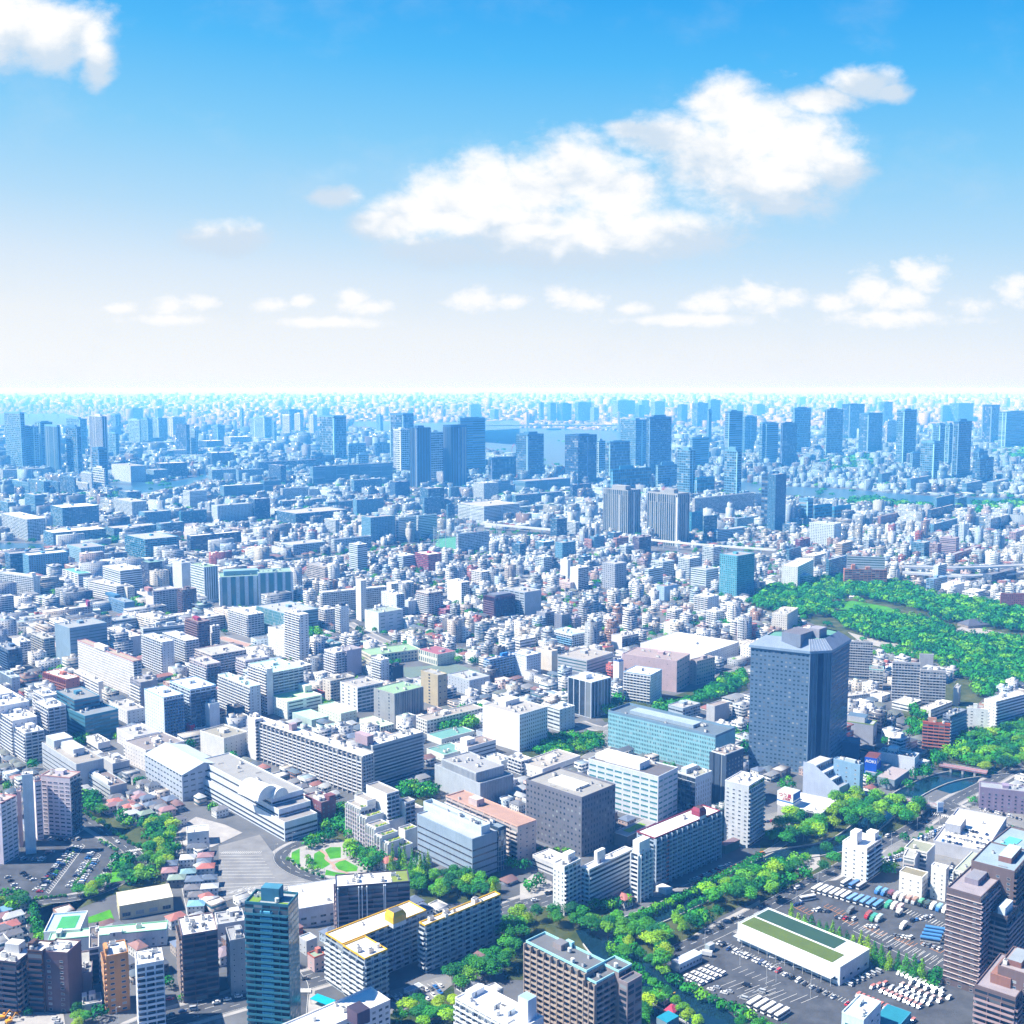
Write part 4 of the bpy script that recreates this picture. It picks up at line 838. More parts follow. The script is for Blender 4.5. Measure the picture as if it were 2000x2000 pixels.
B('C',1090,1170,1260,1925,None,'house','bright blue tin roof on the river bank at the bottom edge','house',(.2,.3,.36),(.02,.42,.62),'n','n',h=5,par=0,pent=[],clut=0)
# mall with roof parking
r=B('D',1246,1640,1905,640,700,'shopping_centre','low white shopping centre with cars parked all over its roof','building',(.42,.43,.48),(.76,.75,.73),'n',('g',8,6,.5,.4),h=9,ang=146,db=75,par=1.2,pent=[(.3,.62,.25,.3,7,(.36,.38,.44),(.76,.75,.72))],clut=2); MALL=r
r=B('D',1600,2100,2170,205,372,AP,'mauve apartment block with rows of small windows by the crossroads','building',(.26,.21,.30),(.50,.54,.60),('g',4.8,3,.34,.4,0,(.3,.26,.34)),'s',ang=160,db=14,pent=[(.3,.55,.5,.1,2.5,None)],clut=4,h=None)
# stepped wedge building: tall back slab + descending terraces behind a sloping end wall
r=B('H',265,540,662,1700,1832,'library_building','blue-grey building with staircase terraces behind a sloping side wall','building',(.36,.42,.54),(.42,.46,.52),'n',('g',5,3.4,.5,.4),pent=[],clut=0,ang=136); RS=r['root']; zz=r['z']; bb,aa=r['b'],r['a']
for k,(f,hh_) in enumerate(((.22,4.3),(.44,8.6),(.66,12.9))):
    m=M(); m.box(.1,aa*f,zz,bb-.1,aa-.05,zz+hh_,(.16,.24,.34),top=(.48,.50,.55),sd=(None,pat(style(('g',4,4.3,.6,.5)),bb,0,3),None,None),zb=zz); m.box(0,aa*f-.3,zz+hh_,bb,aa*f,zz+hh_+.9,(.5,.55,.62)); obj('terrace',m,RS,r['loc'](0,0,0),r['rz'])
m=M(); P=[(-.35,0,0),(-.35,aa,0),(-.35,aa,zz+14.5),(-.35,aa*.72,zz+14.5),(-.35,0,zz+.9)]; Pq=[(x+.33,y,z) for x,y,z in P]; m.face(P[::-1],(.40,.46,.60)); m.face(Pq,(.40,.46,.6))
for i in range(5): j=(i+1)%5; m.face([P[i],P[j],Pq[j],Pq[i]],(.45,.5,.62))
obj('side_wall',m,RS,r['loc'](0,0,0),r['rz'])
B('H',495,695,722,1530,1700,OF,'','',(.20,.34,.50),(.42,.48,.55),('s',7,3.6,.2,.3),('s',5,3.6,.3,.3),h=zz+17,to=RS,pent=[(.1,.2,.5,.4,3,(.4,.46,.52))],clut=3,ang=136)
# fishing tackle shop
r=B('D',72,400,515,355,None,'shop_building','white roadside shop with a big roof sign box','shop',(.50,.50,.54),RW,('g',14,14,.34,.8,.5),'n',h=11,pent=[],clut=2,ang=146); RS2=r
def text(s,size,mat,parent,loc,rot,name='lettering',ext=.04):
    cu=bpy.data.curves.new(name,'FONT'); cu.body=s; cu.size=size; cu.extrude=ext; cu.align_x='CENTER'; cu.align_y='CENTER'; cu.offset=size*.018; cu.materials.append(mat)
    o=bpy.data.objects.new(name,cu); COL.objects.link(o); o.location=loc; o.rotation_euler=rot
    if parent: o.parent=parent
    return o
WT=mk_simple('white_lettering',(.85,.85,.85),.5); RDL=mk_simple('red_lettering',(.55,.02,.05),.5)
def signbox(crop,xl,xn,xr,yt,z0,h,label,wall,ang,top=(.5,.55,.6)):
    N=gnd(*sp(crop,xn,yt),h); tl=math.radians(ang); a=solve(N[0],N[1],h,sp(crop,xl,0)[0],tl); b=solve(N[0],N[1],h,sp(crop,xr,0)[0],tl-math.pi/2)
    e=thing('roof_sign',label,'sign',(N[0],N[1],z0)); rz=tl-math.pi/2; m=M(); m.box(0,0,0,b,a,h-z0,wall,top=top); obj('sign_box',m,e,(0,0,0),rz)
    return e,a,b,rz,(math.cos(tl),math.sin(tl)),(math.sin(tl),-math.cos(tl))
e,a,b,rz,dl,dr=signbox('D',70,190,245,200,11.2,22,'white roof sign box with red Japanese lettering and blue side',(.80,.80,.80),140)
m=M(); m.box(.0,-.05,5.2,b+.05,0,10.6,(.02,.12,.42)); m.box(-.06,-.06,3.2,b+.06,a+.05,4.2,(.03,.16,.5)); obj('blue_panel',m,e,(0,0,0),rz)
def onleft(u,z,off=.12): return (dl[0]*u-dr[0]*off,dl[1]*u-dr[1]*off,z)
text('つり具',a*.27,RDL,e,onleft(a*.5,8.3),(math.pi/2,0,rz-math.pi/2)); text('上州屋',a*.17,RDL,e,onleft(a*.42,5.6),(math.pi/2,0,rz-math.pi/2))
r=B('H',835,1108,1246,1478,1600,'parking_building','white windowless store with a roof car park','building',(.60,.64,.72),(.42,.42,.44),('s',14,9,.05,.1),('r',60,5,.9,.1),pent=[(.35,.55,.6,.25,4,(.62,.66,.7))],clut=0,ang=146,par=1.2); PARK=r
B('H',822,955,1066,1640,1690,OF,'low plain building with a pale pink roof behind the canal bridge','building',(.22,.28,.34),(.60,.52,.54),'n',('s',5,4,.3,.2),h=8,ang=140,par=.2,pent=[],clut=2)
B('H',732,812,930,1590,None,OF,'grey low annexe under the blue sign box','building',(.2,.34,.44),(.55,.5,.52),'n','n',h=7,ang=140,par=.4,pent=[],clut=0,guard=False)
e,a,b,rz,dl,dr=signbox('H',730,822,855,1475,3,19,'bright blue roadside sign box with four white capital letters',(.01,.09,.55),150,(.15,.05,.05))
text('AOKI',a*.36,WT,e,onleft(a*.5,12.6),(math.pi/2,0,rz-math.pi/2)); text('AOKI',b*.42,WT,e,(dr[0]*b*.45-dl[0]*.12,dr[1]*b*.45-dl[1]*.12,12.8),(math.pi/2,0,rz))
# ================================================================ the big blue-grey tower
def bigtower():
    c='H'; N1=gz(c,290,1590); d1=N1; h=hgt(sp(c,0,700)[1],N1[1])+3
    tl=math.radians(152); th=math.radians(100-90+12)
    a=solve(N1[0],N1[1],0,sp(c,-150,0)[0],tl); cl=(math.cos(tl),math.sin(tl)); L=(N1[0]+cl[0]*a,N1[1]+cl[1]*a)
    tc=math.radians(12); b=solve(N1[0],N1[1],0,sp(c,448,0)[0],tc); N2=(N1[0]+math.cos(tc)*b,N1[1]+math.sin(tc)*b)
    tr=math.radians(56); e=solve(N2[0],N2[1],0,sp(c,588,0)[0],tr); R=(N2[0]+math.cos(tr)*e,N2[1]+math.sin(tr)*e)
    back=(math.cos(tl-math.pi/2+math.pi),math.sin(tl-math.pi/2+math.pi)); n=(-math.sin(tl)*-1,0)
    pr=(math.sin(tl),-math.cos(tl)); 
    L2=(L[0]+pr[0]*30,L[1]+pr[1]*30); R2=(R[0]-8,R[1]+14); L2=(L[0]+14,L[1]+24)
    poly=[N1,N2,R,R2,L2,L]
    t=thing('office_tower','tall blue-grey office tower with chamfered corner and sloping metal roof crown','tower',(N1[0],N1[1],0))
    wc=(.11,.185,.29); w=('g',3.7,3.75,.52,.38,.12); sd=('g',3.7,3.75,.52,.38,.12)
    prism(t,poly,0,h,wc,DG,pa=[None,sd,sd,None,None,w])
    bx,by=N1; cx=sum(p[0] for p in poly)/6; cy=sum(p[1] for p in poly)/6
    def off(k): return [((p[0]-cx)*k+cx-bx,(p[1]-cy)*k+cy-by) for p in poly]
    o,i_=off(1.04),off(.72); m=M(); zz=[h,h+1.2,h+9.5]
    for k in range(6):
        j=(k+1)%6; m.face([(*o[k],zz[0]-1),(*o[j],zz[0]-1),(*o[j],zz[1]),(*o[k],zz[1])],(.24,.34,.46)); m.face([(*o[k],zz[1]),(*o[j],zz[1]),(*i_[j],zz[2]),(*i_[k],zz[2])],(.22,.28,.38))
    m.face([(*p,h-1) for p in o[::-1]],wc); m.face([(*p,zz[2]-1) for p in i_],(.12,.30,.24)); obj('roof_crown',m,t)
    m=M(); 
    for k in range(8):
        f=k/7; p=(o[0][0]+(o[1][0]-o[0][0])*f,o[0][1]+(o[1][1]-o[0][1])*f,h+1.3); q=(i_[0][0]+(i_[1][0]-i_[0][0])*f,i_[0][1]+(i_[1][1]-i_[0][1])*f,h+9.7); tube(m,p,q,.22,(.4,.46,.55),4)
    obj('roof_rib',m,t)
    # corner recess: dark glass strip between two fins
    ux,uy=(N2[0]-N1[0])/b,(N2[1]-N1[1])/b; rz=math.atan2(uy,ux)
    m=M(); m.box(b*.36,-.06,2,b*.64,.02,h-1,(.01,.03,.09)); obj('glass_strip',m,t,(0,0,0),rz)
    m=M(); 
    for f in (.0,.17,.34,.66,.83,1.0): m.box(b*f-.35,-1.3,0,b*f+.35,-.07,h-1,(.12,.19,.29))
    obj('fin',m,t,(0,0,0),rz)
    # upper block behind the crown
    m=M(); m.box(-2,8,zz[2]-6,26,26,zz[2]+5,(.2,.24,.32),top=(.16,.16,.2)); m.box(20,2,zz[2]-6,34,12,zz[2]+7,(.3,.3,.36)); obj('plant_room',m,t,(0,0,0),math.radians(48))
    # individual windows on the right face
    ex,ey=R[0]-N2[0],R[1]-N2[1]; rz2=math.atan2(ey,ex)
    me=m_window(1.7,1.5,0,(.16,.22,.32)); nb=max(1,round(e/3.7)); cnt=0
    for fl in range(int(h/3.75)-1,-1,-1):
        for k in range(nb):
            if cnt>=100: break
            obj('window',me,t,(N2[0]-bx+ex*(k+.5)/nb,N2[1]-by+ey*(k+.5)/nb,fl*3.75+1.1),rz2); cnt+=1
    FOOT.append([(p[0],p[1]) for p in poly]); GUARD.append((1463,1655,1225,1620,N1[1]))
bigtower()
# ================================================================ middle distance
# crop,xl,xn,xr,yt,yb,name,label,wall,roof,left,right,options
b4=('b',4,3,.8,.6); b6=('b',6,3,.9,.6); rb=('r',60,3.6,.97,.42); bw=('b',5,3,.85,.6,0,(.66,.68,.72))
MID=[
('F',-60,806,886,1462,1770,AP,'very long white apartment slab with purple-brown pillars and hundreds of balconies',(.56,.54,.54),RW,('f',6.1,2.9,.8,.7,0,(.68,.69,.72)),('b',3,2.9,.4,.6,0,(.6,.6,.62)),dict(ang=138,pent=[(.3,.62,.5,.03,6,(.34,.26,.30))],key='slab',trim=(.74,.72,.70))),
('F',640,880,1262,1385,1705,AP,'',(.46,.48,.51),RW,'n',('b',60,2.9,.97,.5,0,(.52,.54,.57)),dict(to='slab',ang=135,da=14,pent=[(-.04,.3,.12,1.2,8,(.36,.27,.31))],trim=(.74,.72,.70))),
('F',888,1042,1262,992,1218,OF,'grey concrete fin-fronted office with a mint roof',(.30,.31,.33),(.42,.66,.42),('s',14,3.4,.12,.5),('v',2.2,90,.6,.99,.15,(.34,.35,.37)),dict(ang=136,pent=[])),
('F',1244,1372,1442,852,1085,OF,'tan windowless service tower beside the fin-fronted office',(.44,.38,.26),(.6,.6,.58),('s',20,3.3,.1,.5),('s',7,6,.3,.2),dict(pent=[])),
('F',635,765,958,945,1125,OF,'white office with dark glass front and open plant on its roof',(.66,.68,.74),(.6,.58,.56),('s',12,3.6,.3,.35),('c',5,3.6,.93,.6,.15),dict(clut=8,pent=[])),
('F',1115,1290,1718,1195,1292,'school_building','long low cream school wing with a flat bare roof',(.62,.62,.60),(.56,.52,.48),('g',3.4,3.5,.66,.5),('g',3.8,3.5,.62,.5),dict(ang=130,da=18)),
('F',782,866,1242,700,775,'school_building','cream school building with green and blue roof terraces',(.60,.58,.48),(.42,.66,.42),('g',4,4,.6,.5),('g',4.4,4,.62,.55),dict(ang=120)),
('F',1226,1368,1506,690,778,'gymnasium','school gymnasium with a rose-red roof and cream end wall',(.60,.60,.52),(.52,.18,.24),('g',4,8,.5,.6,.3),'s',dict(par=.1,pent=[])),
('F',470,640,760,1140,1215,'school_hall','pale hall with a mint green roof behind the long slab',(.62,.70,.60),(.50,.78,.60),'s','s',dict(pent=[],clut=0,h=None)),
('F',270,420,548,1185,1240,'school_hall','low mint-roofed wing in front of the pale stepped hospital',(.40,.52,.50),(.42,.76,.58),'n','n',dict(pent=[],clut=0,par=.3)),
('F',780,940,1042,1240,1290,'school_hall','round-edged low roof painted pale green inside the slab yard',(.62,.66,.58),(.54,.76,.48),'n','g',dict(pent=[],clut=2,par=.6)),
('F',-10,235,498,1052,1180,'clinic_building','white clinic of stacked blocks with lime green roof squares',(.68,.72,.68),(.48,.72,.40),'s',('r',20,3.6,.8,.35),dict(pent=[(.8,.3,.2,.6,7,(.66,.72,.66)),(.3,.6,.4,.3,4,(.66,.72,.66))])),
('F',213,330,396,395,765,AP,'tall slim white apartment tower left of the schools',(.74,.75,.77),RW,('b',9,3,.9,.55,0,(.74,.75,.77)),('s',5,3,.35,.4),dict()),
('F',90,210,380,520,720,AP,'white office with teal ribbon windows beside the slim tower',(.68,.70,.74),(.6,.62,.6),'s',('r',20,3.3,.9,.35,.6),dict()),
('F',15,80,126,805,1145,AP,'white apartment tower with a dark red vertical stripe',(.74,.74,.76),RW,b4,'n',dict(pent=[])),
('F',-60,130,358,830,1120,AP,'white apartment wings with a pale turquoise roof behind the striped tower',(.72,.72,.74),(.42,.72,.66),b6,('b',6,3,.9,.6,0,(.62,.66,.72)),dict(h=None)),
('F',220,310,420,790,900,AP,'small white four-storey flats behind the turquoise-roofed wings',(.72,.72,.72),RW,'b','b',dict()),
('F',502,560,745,895,1040,OF,'tan and white office with slanted window rows',(.60,.57,.52),(.5,.49,.46),('s',8,3,.3,.3),('b',4,3.2,.8,.5,0,(.62,.6,.56)),dict()),
('F',515,600,690,680,860,AP,'pale apartment building with corner balconies beside the lilac tower',(.70,.70,.74),(.7,.7,.72),b4,b4,dict()),
('F',600,685,796,665,850,TW,'lilac grey windowless tower in the middle distance',(.42,.38,.46),(.5,.48,.52),b4,'n',dict(pent=[])),
('F',870,945,1005,735,905,AP,'white stairwell tower beside a black glass block',(.72,.74,.76),RW,b4,'s',dict()),
('F',985,1030,1112,790,900,OF,'black glass block beside a white stairwell tower',(.03,.04,.07),(.1,.1,.12),'c','s',dict()),
('F',473,500,985,225,415,AP,'long white apartment slab with two stair towers right of the glass laboratory',(.66,.66,.66),RW,b4,('b',3.3,3,.8,.55,0,(.62,.64,.66)),dict(ang=120,da=12,key='f12')),
('F',752,790,832,135,440,AP,'',(.70,.69,.67),RW,'s','s',dict(ang=120,to='f12',pent=[])),
('F',985,1020,1190,160,330,AP,'',(.68,.68,.68),RW,'s',b4,dict(ang=120,to='f12')),
('F',820,925,1110,380,530,'hall_building','white hall with a rounded curving side wall',(.62,.66,.70),(.5,.6,.52),'n',('r',14,5,.5,.2,.5),dict(pent=[])),
('F',945,1060,1120,240,420,AP,'white and sky-blue apartment block behind the curved hall',(.62,.68,.76),(.7,.7,.72),'s',('b',4,3,.85,.6,0,(.42,.54,.66)),dict()),
('F',1112,1150,1212,290,390,AP,'small pale blue cube block next to the white and sky-blue flats',(.60,.68,.78),(.7,.7,.72),'s','s',dict()),
('F',1208,1300,1410,230,400,AP,'stepped cream apartment building with rounded balcony corners',(.58,.52,.50),OW,bw,bw,dict()),
('F',1370,1430,1530,355,410,OF,'crimson low-rise with pink trims',(.40,.14,.20),(.62,.3,.36),b4,b4,dict()),
('F',1443,1550,1612,150,310,AP,'white tower with a navy shaded side in the dense quarter',(.74,.76,.80),RW,'s',('c',4,3,.9,.7,.1),dict()),
('F',1612,1650,1715,195,260,OF,'steel blue box office behind the navy-sided tower',(.30,.42,.52),(.4,.5,.55),'r','r',dict()),
('F',1625,1700,1760,70,190,AP,'white balconied tower at the edge of the dense quarter',(.74,.75,.76),RW,b4,b4,dict()),
('F',1722,1800,1950,260,430,OF,'dark maroon and navy framed office with a pitched roof crown',(.12,.06,.09),(.12,.13,.17),('f',3,3.2,.8,.6,0,(.3,.2,.24)),('f',3,3.2,.8,.6,0,(.06,.10,.18)),dict(pent=[(.1,.1,.8,.8,2.5,(.14,.16,.22))])),
('F',1720,1760,1990,735,880,AP,'blue balconied apartment building with a blue roof rim',(.42,.54,.68),OW,b4,('b',5,3,.8,.6,0,(.30,.46,.66)),dict(trim=BL,pent=[(.5,.5,.2,.4,3.5,BL)])),
('F',1448,1610,1765,890,1000,OF,'grey blue low commercial block with rooftop coolers',(.42,.47,.55),(.6,.62,.64),'s','s',dict(clut=9)),
('F',0,215,470,385,560,OF,'low glass-walled office left of the slim white tower',(.20,.34,.44),(.62,.64,.66),('c',3,4,.9,.85,.6),'r',dict(h=None)),
('F',470,520,600,355,500,AP,'white flats with zigzag stair beside the apartment slab',(.72,.73,.75),RW,b4,b4,dict()),
('F',600,640,700,330,540,AP,'white slim flats with dark capped stair tower',(.74,.75,.77),RW,b4,'s',dict(pent=[(.1,.1,.6,.6,4,(.05,.07,.12))])),
('F',480,560,640,620,700,OF,'teal glass corner office with a dark name band',(.12,.30,.36),(.6,.6,.6),('c',3,3.5,.9,.8,.5),('c',3,3.5,.9,.8,.6),dict()),
('F',1712,1985,2045,1108,1410,OF,'',(.70,.71,.75),RW,'s','s',dict(h=None,skip=1)),
('F',1290,1400,1650,1335,1375,'school_hall','low hall with turquoise play courts on its roof, behind the rooftop pavilion',(.62,.66,.64),(.22,.52,.48),'n','g',dict(pent=[],clut=3)),
('F',1288,1420,1600,1455,1500,'school_hall','second low hall with a turquoise roof, nearer the windowless panelled block',(.62,.66,.62),(.24,.50,.46),'s','g',dict(pent=[],clut=3)),
('F',1660,1760,1930,1300,1345,'school_hall','long low roof of dark slats in the school yard',(.4,.44,.5),(.16,.2,.28),'n','n',dict(pent=[],clut=0)),
# E crop
('E',100,190,332,1290,1512,AP,'large white apartment building stepping up the hill of terraces, far left',(.70,.71,.75),RW,bw,('b',5,3,.85,.66,0,(.55,.58,.62)),dict(key='e1')),
('E',-60,95,280,1195,1460,AP,'',(.70,.71,.75),RW,bw,'s',dict(to='e1')),
('E',-160,0,220,1085,1400,AP,'',(.70,.71,.75),RW,bw,'s',dict(to='e1')),
('E',-300,-80,100,1010,1350,AP,'',(.70,.71,.75),RW,bw,'s',dict(to='e1')),
('E',264,362,496,1100,1385,AP,'white apartment building with stepped top floors beside the teal office',(.68,.70,.74),RW,bw,('b',5,3,.85,.66,0,(.5,.54,.6)),dict(key='e2')),
('E',250,330,430,1010,1300,AP,'',(.68,.70,.74),RW,bw,'s',dict(to='e2')),
('E',432,640,892,1160,1345,OF,'teal glass office with stepped floors',(.05,.20,.30),(.36,.42,.48),('r',99,3.8,.98,.4,.3),('c',9,3.8,.97,.55,.3),dict(key='e3',ang=136)),
('E',425,560,752,1040,1300,OF,'',(.05,.18,.28),(.4,.42,.44),'r','r',dict(to='e3')),
('E',1088,1235,1385,1020,1320,AP,'white and navy cross-shaped apartment complex with blue roof lines',(.62,.70,.80),RW,'s',('b',3,3,.7,.5,0,(.1,.2,.36)),dict(key='e4',trim=(.3,.5,.7))),
('E',1280,1435,1630,960,1260,AP,'',(.62,.70,.80),RW,b6,('b',5,3,.85,.6,0,(.10,.14,.24)),dict(to='e4',trim=(.25,.45,.7))),
('E',1280,1300,1358,925,1100,AP,'',(.72,.76,.82),(.02,.08,.35),'n','n',dict(to='e4',trim=(.02,.08,.35),pent=[])),
('E',1535,1580,1656,1070,1255,AP,'',(.68,.72,.78),RW,'n','n',dict(to='e4')),
('E',315,575,782,1525,1712,OF,'grey ribbon-windowed office behind the kerbside trees, with a louvred roof box',(.42,.45,.50),(.5,.47,.44),('r',60,3.6,.95,.25),'n',dict(pent=[(.3,.3,.4,.35,6,(.56,.6,.66)),(.1,.7,.7,.25,7,(.5,.54,.6))])),
('E',412,525,806,495,790,OF,'steel-blue office with a giant portal recess',(.22,.32,.42),(.5,.54,.58),'n',('r',30,3.8,.95,.25,.3),dict(ang=136)),
('E',584,1005,1066,745,1012,AP,'white slab with a fine grid of windows and a pinkish roof line',(.70,.69,.70),(.62,.52,.42),('g',2.6,3,.45,.5,0,(.6,.6,.6)),('b',4,3,.8,.6,0,(.6,.64,.7)),dict(trim=(.42,.2,.22),pent=[(-.1,.48,.6,.18,5,(.72,.7,.7))],ang=134)),
('E',1070,1225,1312,600,850,AP,'white apartment building behind the grid-windowed slab',(.62,.65,.70),RW,bw,'s',dict(key='e9')),
('E',1225,1400,1500,590,750,AP,'',(.62,.65,.70),RW,b6,b4,dict(to='e9')),
('E',805,985,1065,560,700,AP,'',(.66,.68,.72),RW,b6,'n',dict(to='e9')),
('E',1644,1885,1965,938,1185,AP,'white slab with a pale turquoise roof and gridded balconies',(.66,.68,.70),(.46,.74,.68),('b',4,3,.85,.6,0,(.66,.68,.7)),'s',dict()),
('E',330,505,600,880,985,AP,'red-brown framed low apartment building with white roofs',(.40,.14,.10),RW,('f',4,3,.8,.6,0,(.42,.2,.16)),'s',dict(ang=140)),
('E',555,742,778,900,1020,OF,'white low offices with a maroon end wall',(.70,.70,.72),RW,('r',20,3.3,.95,.4),'n',dict()),
('E',980,1060,1190,905,1090,OF,'dark grey block with a column of white balconies',(.28,.28,.32),(.56,.54,.52),('b',3,3.4,.5,.5,0,WH),'n',dict()),
('E',828,960,1090,1120,1215,'warehouse','white low building with rooftop tanks behind the navy complex',(.66,.68,.72),(.62,.6,.58),'s','s',dict(clut=7)),
('E',1710,1770,1846,1100,1215,OF,'black cube block beside the turquoise-roofed slab',(.03,.05,.10),(.1,.1,.12),'n','n',dict(pent=[])),
('E',1395,1495,1582,450,690,AP,'dark brown apartment tower with red roof box',(.20,.11,.12),(.4,.32,.32),('b',3,3,.85,.66,0,(.3,.2,.2)),('b',4,3,.8,.6,0,(.2,.14,.18)),dict(pent=[(.3,.3,.3,.4,4,(.3,.03,.08))])),
('E',1582,1600,1656,480,640,AP,'slim white flats beside the dark brown tower',(.70,.72,.76),RW,'n',b4,dict()),
('E',1722,1870,1990,395,560,AP,'white fan-shaped apartment building with stacked balconies',(.74,.75,.76),RW,bw,bw,dict(clut=4)),
('E',1098,1155,1340,215,385,AP,'pinkish white terraced apartment building with a brown pillar tower',(.62,.58,.62),OW,'n',bw,dict(pent=[(-.12,.2,.18,.6,5,(.38,.2,.2))])),
('E',1340,1378,1482,205,405,TW,'slim dark brown apartment tower in the left middle distance',(.16,.11,.12),(.4,.34,.34),b4,('b',3.5,3,.85,.66,0,(.22,.16,.18)),dict()),
('E',664,878,985,180,290,OF,'white office with black ribbon windows and striped roof',(.72,.73,.76),(.7,.7,.7),('r',60,3.4,.97,.42),'r',dict(ang=140)),
('E',878,960,1015,185,290,OF,'cream low-rise beside the ribbon-windowed office',(.66,.64,.58),OW,'s','g',dict()),
('E',774,905,1070,60,270,OF,'blue-black glass office with white floor bands',(.62,.68,.76),RW,('r',60,3.4,.97,.55),('c',30,3.4,.98,.55,.1),dict()),
('E',1060,1120,1225,0,220,TW,'dark navy and maroon apartment tower behind the striped office',(.07,.09,.17),(.3,.55,.5),b4,('b',4,3,.85,.66,0,(.08,.12,.22)),dict()),
('E',1235,1290,1380,30,210,AP,'dark blue balconied block beside the glass laboratory',(.10,.16,.28),(.4,.5,.5),b4,('b',4,3,.85,.6,0,(.4,.46,.54)),dict()),
('E',818,940,1016,300,392,OF,'blue box building with a white grid of window frames',(.12,.24,.40),(.4,.5,.6),('g',3,3.4,.5,.5,0,WH),'n',dict(pent=[(.3,.8,.6,.6,4,(.05,.16,.3))])),
('E',400,600,700,335,415,AP,'long low white flats interrupted by a maroon stair tower',(.66,.69,.72),RW,'n',b4,dict(ang=120,pent=[(.6,-.1,.2,1,8,(.25,.05,.13))])),
('E',0,250,300,105,250,AP,'long pale slab of flats with a red-capped stair tower, left edge',(.62,.68,.74),(.7,.74,.78),bw,'s',dict(ang=150,pent=[(.1,.05,.6,.08,6,(.7,.72,.74))])),
('E',470,590,690,85,190,OF,'white office with a turquoise oval roof deck',(.68,.70,.74),(.20,.60,.55),('r',20,3.4,.7,.5),'r',dict()),
('E',1100,1380,1702,1598,1800,'sports_hall','large sports hall with a pale grey gabled metal roof',(.42,.47,.56),(.50,.58,.64),('g',6,4.6,.6,.25,0,(.3,.34,.42)),('v',5,90,.12,.99,0,(.2,.24,.32)),dict(gab=1)),
('E',650,740,832,1365,1425,OF,'white cube office with dark ribbon windows near the teal office',(.72,.73,.75),RW,'r','r',dict()),
('E',880,1010,1200,1320,1425,OF,'pale lilac low building with a gabled purple roof corner',(.62,.62,.68),(.62,.62,.64),'s','s',dict(clut=6)),
('E',940,1100,1392,1420,1575,OF,'long cream-walled low building with a dark roof strip beside the sports hall',(.64,.62,.62),(.4,.36,.36),('s',5,3.4,.2,.3),'r',dict(ang=136,clut=8)),
('E',755,850,978,1520,1605,OF,'grey low-rise with ribbon windows in front of the lilac building',(.48,.50,.54),(.66,.66,.66),'n',('r',8,3.2,.7,.3),dict()),
('E',1510,1690,1872,1330,1490,'bus_depot','pale depot with a stained greenish flat roof and ramp',(.64,.64,.62),(.46,.44,.38),'n','s',dict(ang=140,par=1.2,clut=4)),
('E',1404,1440,1472,1232,1285,'sign_tower','small box tower with a red face on the depot roof',(.55,.02,.08),(.7,.7,.7),'n','n',dict(pent=[],h=None)),
('E',1866,1925,1990,1185,1490,AP,'white balconied block at the left end of the very long slab',(.66,.64,.66),RW,'n',b4,dict()),
('E',1430,1560,1665,770,930,AP,'pinkish terraced flats with dark balcony corner',(.56,.50,.54),OW,bw,('b',4,3,.85,.66,0,(.12,.14,.2)),dict()),
('E',1470,1600,1860,700,850,AP,'stepped cream apartment building with long balconies',(.60,.54,.54),OW,b4,bw,dict()),
('E',1780,1850,2030,740,860,AP,'pale lilac terraced flats behind the turquoise-roofed slab',(.62,.60,.66),OW,b4,bw,dict()),
('E',90,150,232,600,750,AP,'white blocky flats with roof boxes, left middle distance',(.72,.73,.76),RW,'s',b4,dict()),
('E',232,330,412,575,740,AP,'long beige and grey slab behind the white blocky flats',(.46,.46,.44),(.6,.6,.58),b6,'b',dict()),
('E',-40,60,165,660,850,AP,'dark navy apartment block at the left edge',(.08,.14,.24),(.4,.44,.5),b4,b4,dict()),
('E',0,90,150,870,975,OF,'pale blue office with ribbed front, left edge',(.46,.56,.66),(.6,.66,.7),'v','s',dict()),
('E',100,300,560,560,640,'warehouse','long low depot roofs beside the railway sheds',(.55,.60,.66),(.62,.64,.68),'n','r',dict(ang=120,clut=6)),
('E',950,1080,1420,500,640,'factory_building','pale low factory with stepped roof boxes',(.50,.56,.62),(.58,.60,.62),'r','r',dict(clut=9,ang=120,pent=[(.3,.4,.1,.3,6,(.56,.6,.64)),(.55,.5,.2,.3,4,(.5,.55,.6))])),
('E',800,860,1030,440,520,'factory_building','blue-grey low factory behind the steel-blue office',(.36,.44,.52),(.5,.54,.58),'n','r',dict(clut=6)),
('E',600,610,760,370,400,OF,'low building with a pale green roof by the maroon stair tower',(.62,.62,.6),(.6,.76,.62),'n','n',dict(ang=120,da=15,clut=0)),
('I',1640,1660,1990,1500,1740,'laboratory_building','large glass and white laboratory with tall window bays',(.60,.66,.72),(.36,.58,.42),'n',('v',12,90,.55,.9,.6,(.62,.7,.78)),dict(ang=108,da=40,pent=[(.1,.3,.8,.5,7,(.2,.34,.42))],key='lab')),
('I',1435,1540,1640,1425,1690,OF,'',(.62,.66,.70),(.42,.62,.4),('c',4,4,.9,.5,.3),('v',4,90,.4,.9,.2,(.7,.74,.78)),dict(to='lab')),
('I',1300,1370,1440,1395,1640,OF,'',(.58,.62,.68),(.6,.62,.64),'n','n',dict(to='lab')),
('J',-60,20,272,1470,1730,OF,'',(.30,.42,.52),(.4,.6,.5),'n',('v',12,90,.55,.95,.7,(.62,.7,.78)),dict(to='lab',ang=108,da=40)),
# G crop
('G',726,1535,1686,1318,1590,OF,'very long aqua office slab with endless rows of small upright windows',(.22,.46,.54),(.20,.27,.34),('g',1.75,3.9,.5,.5,.1),('g',9,9,.05,.1),dict(ang=138,clut=9,par=2.2,trim=(.16,.26,.36),pent=[(.3,.25,.4,.6,3,(.3,.38,.46))])),
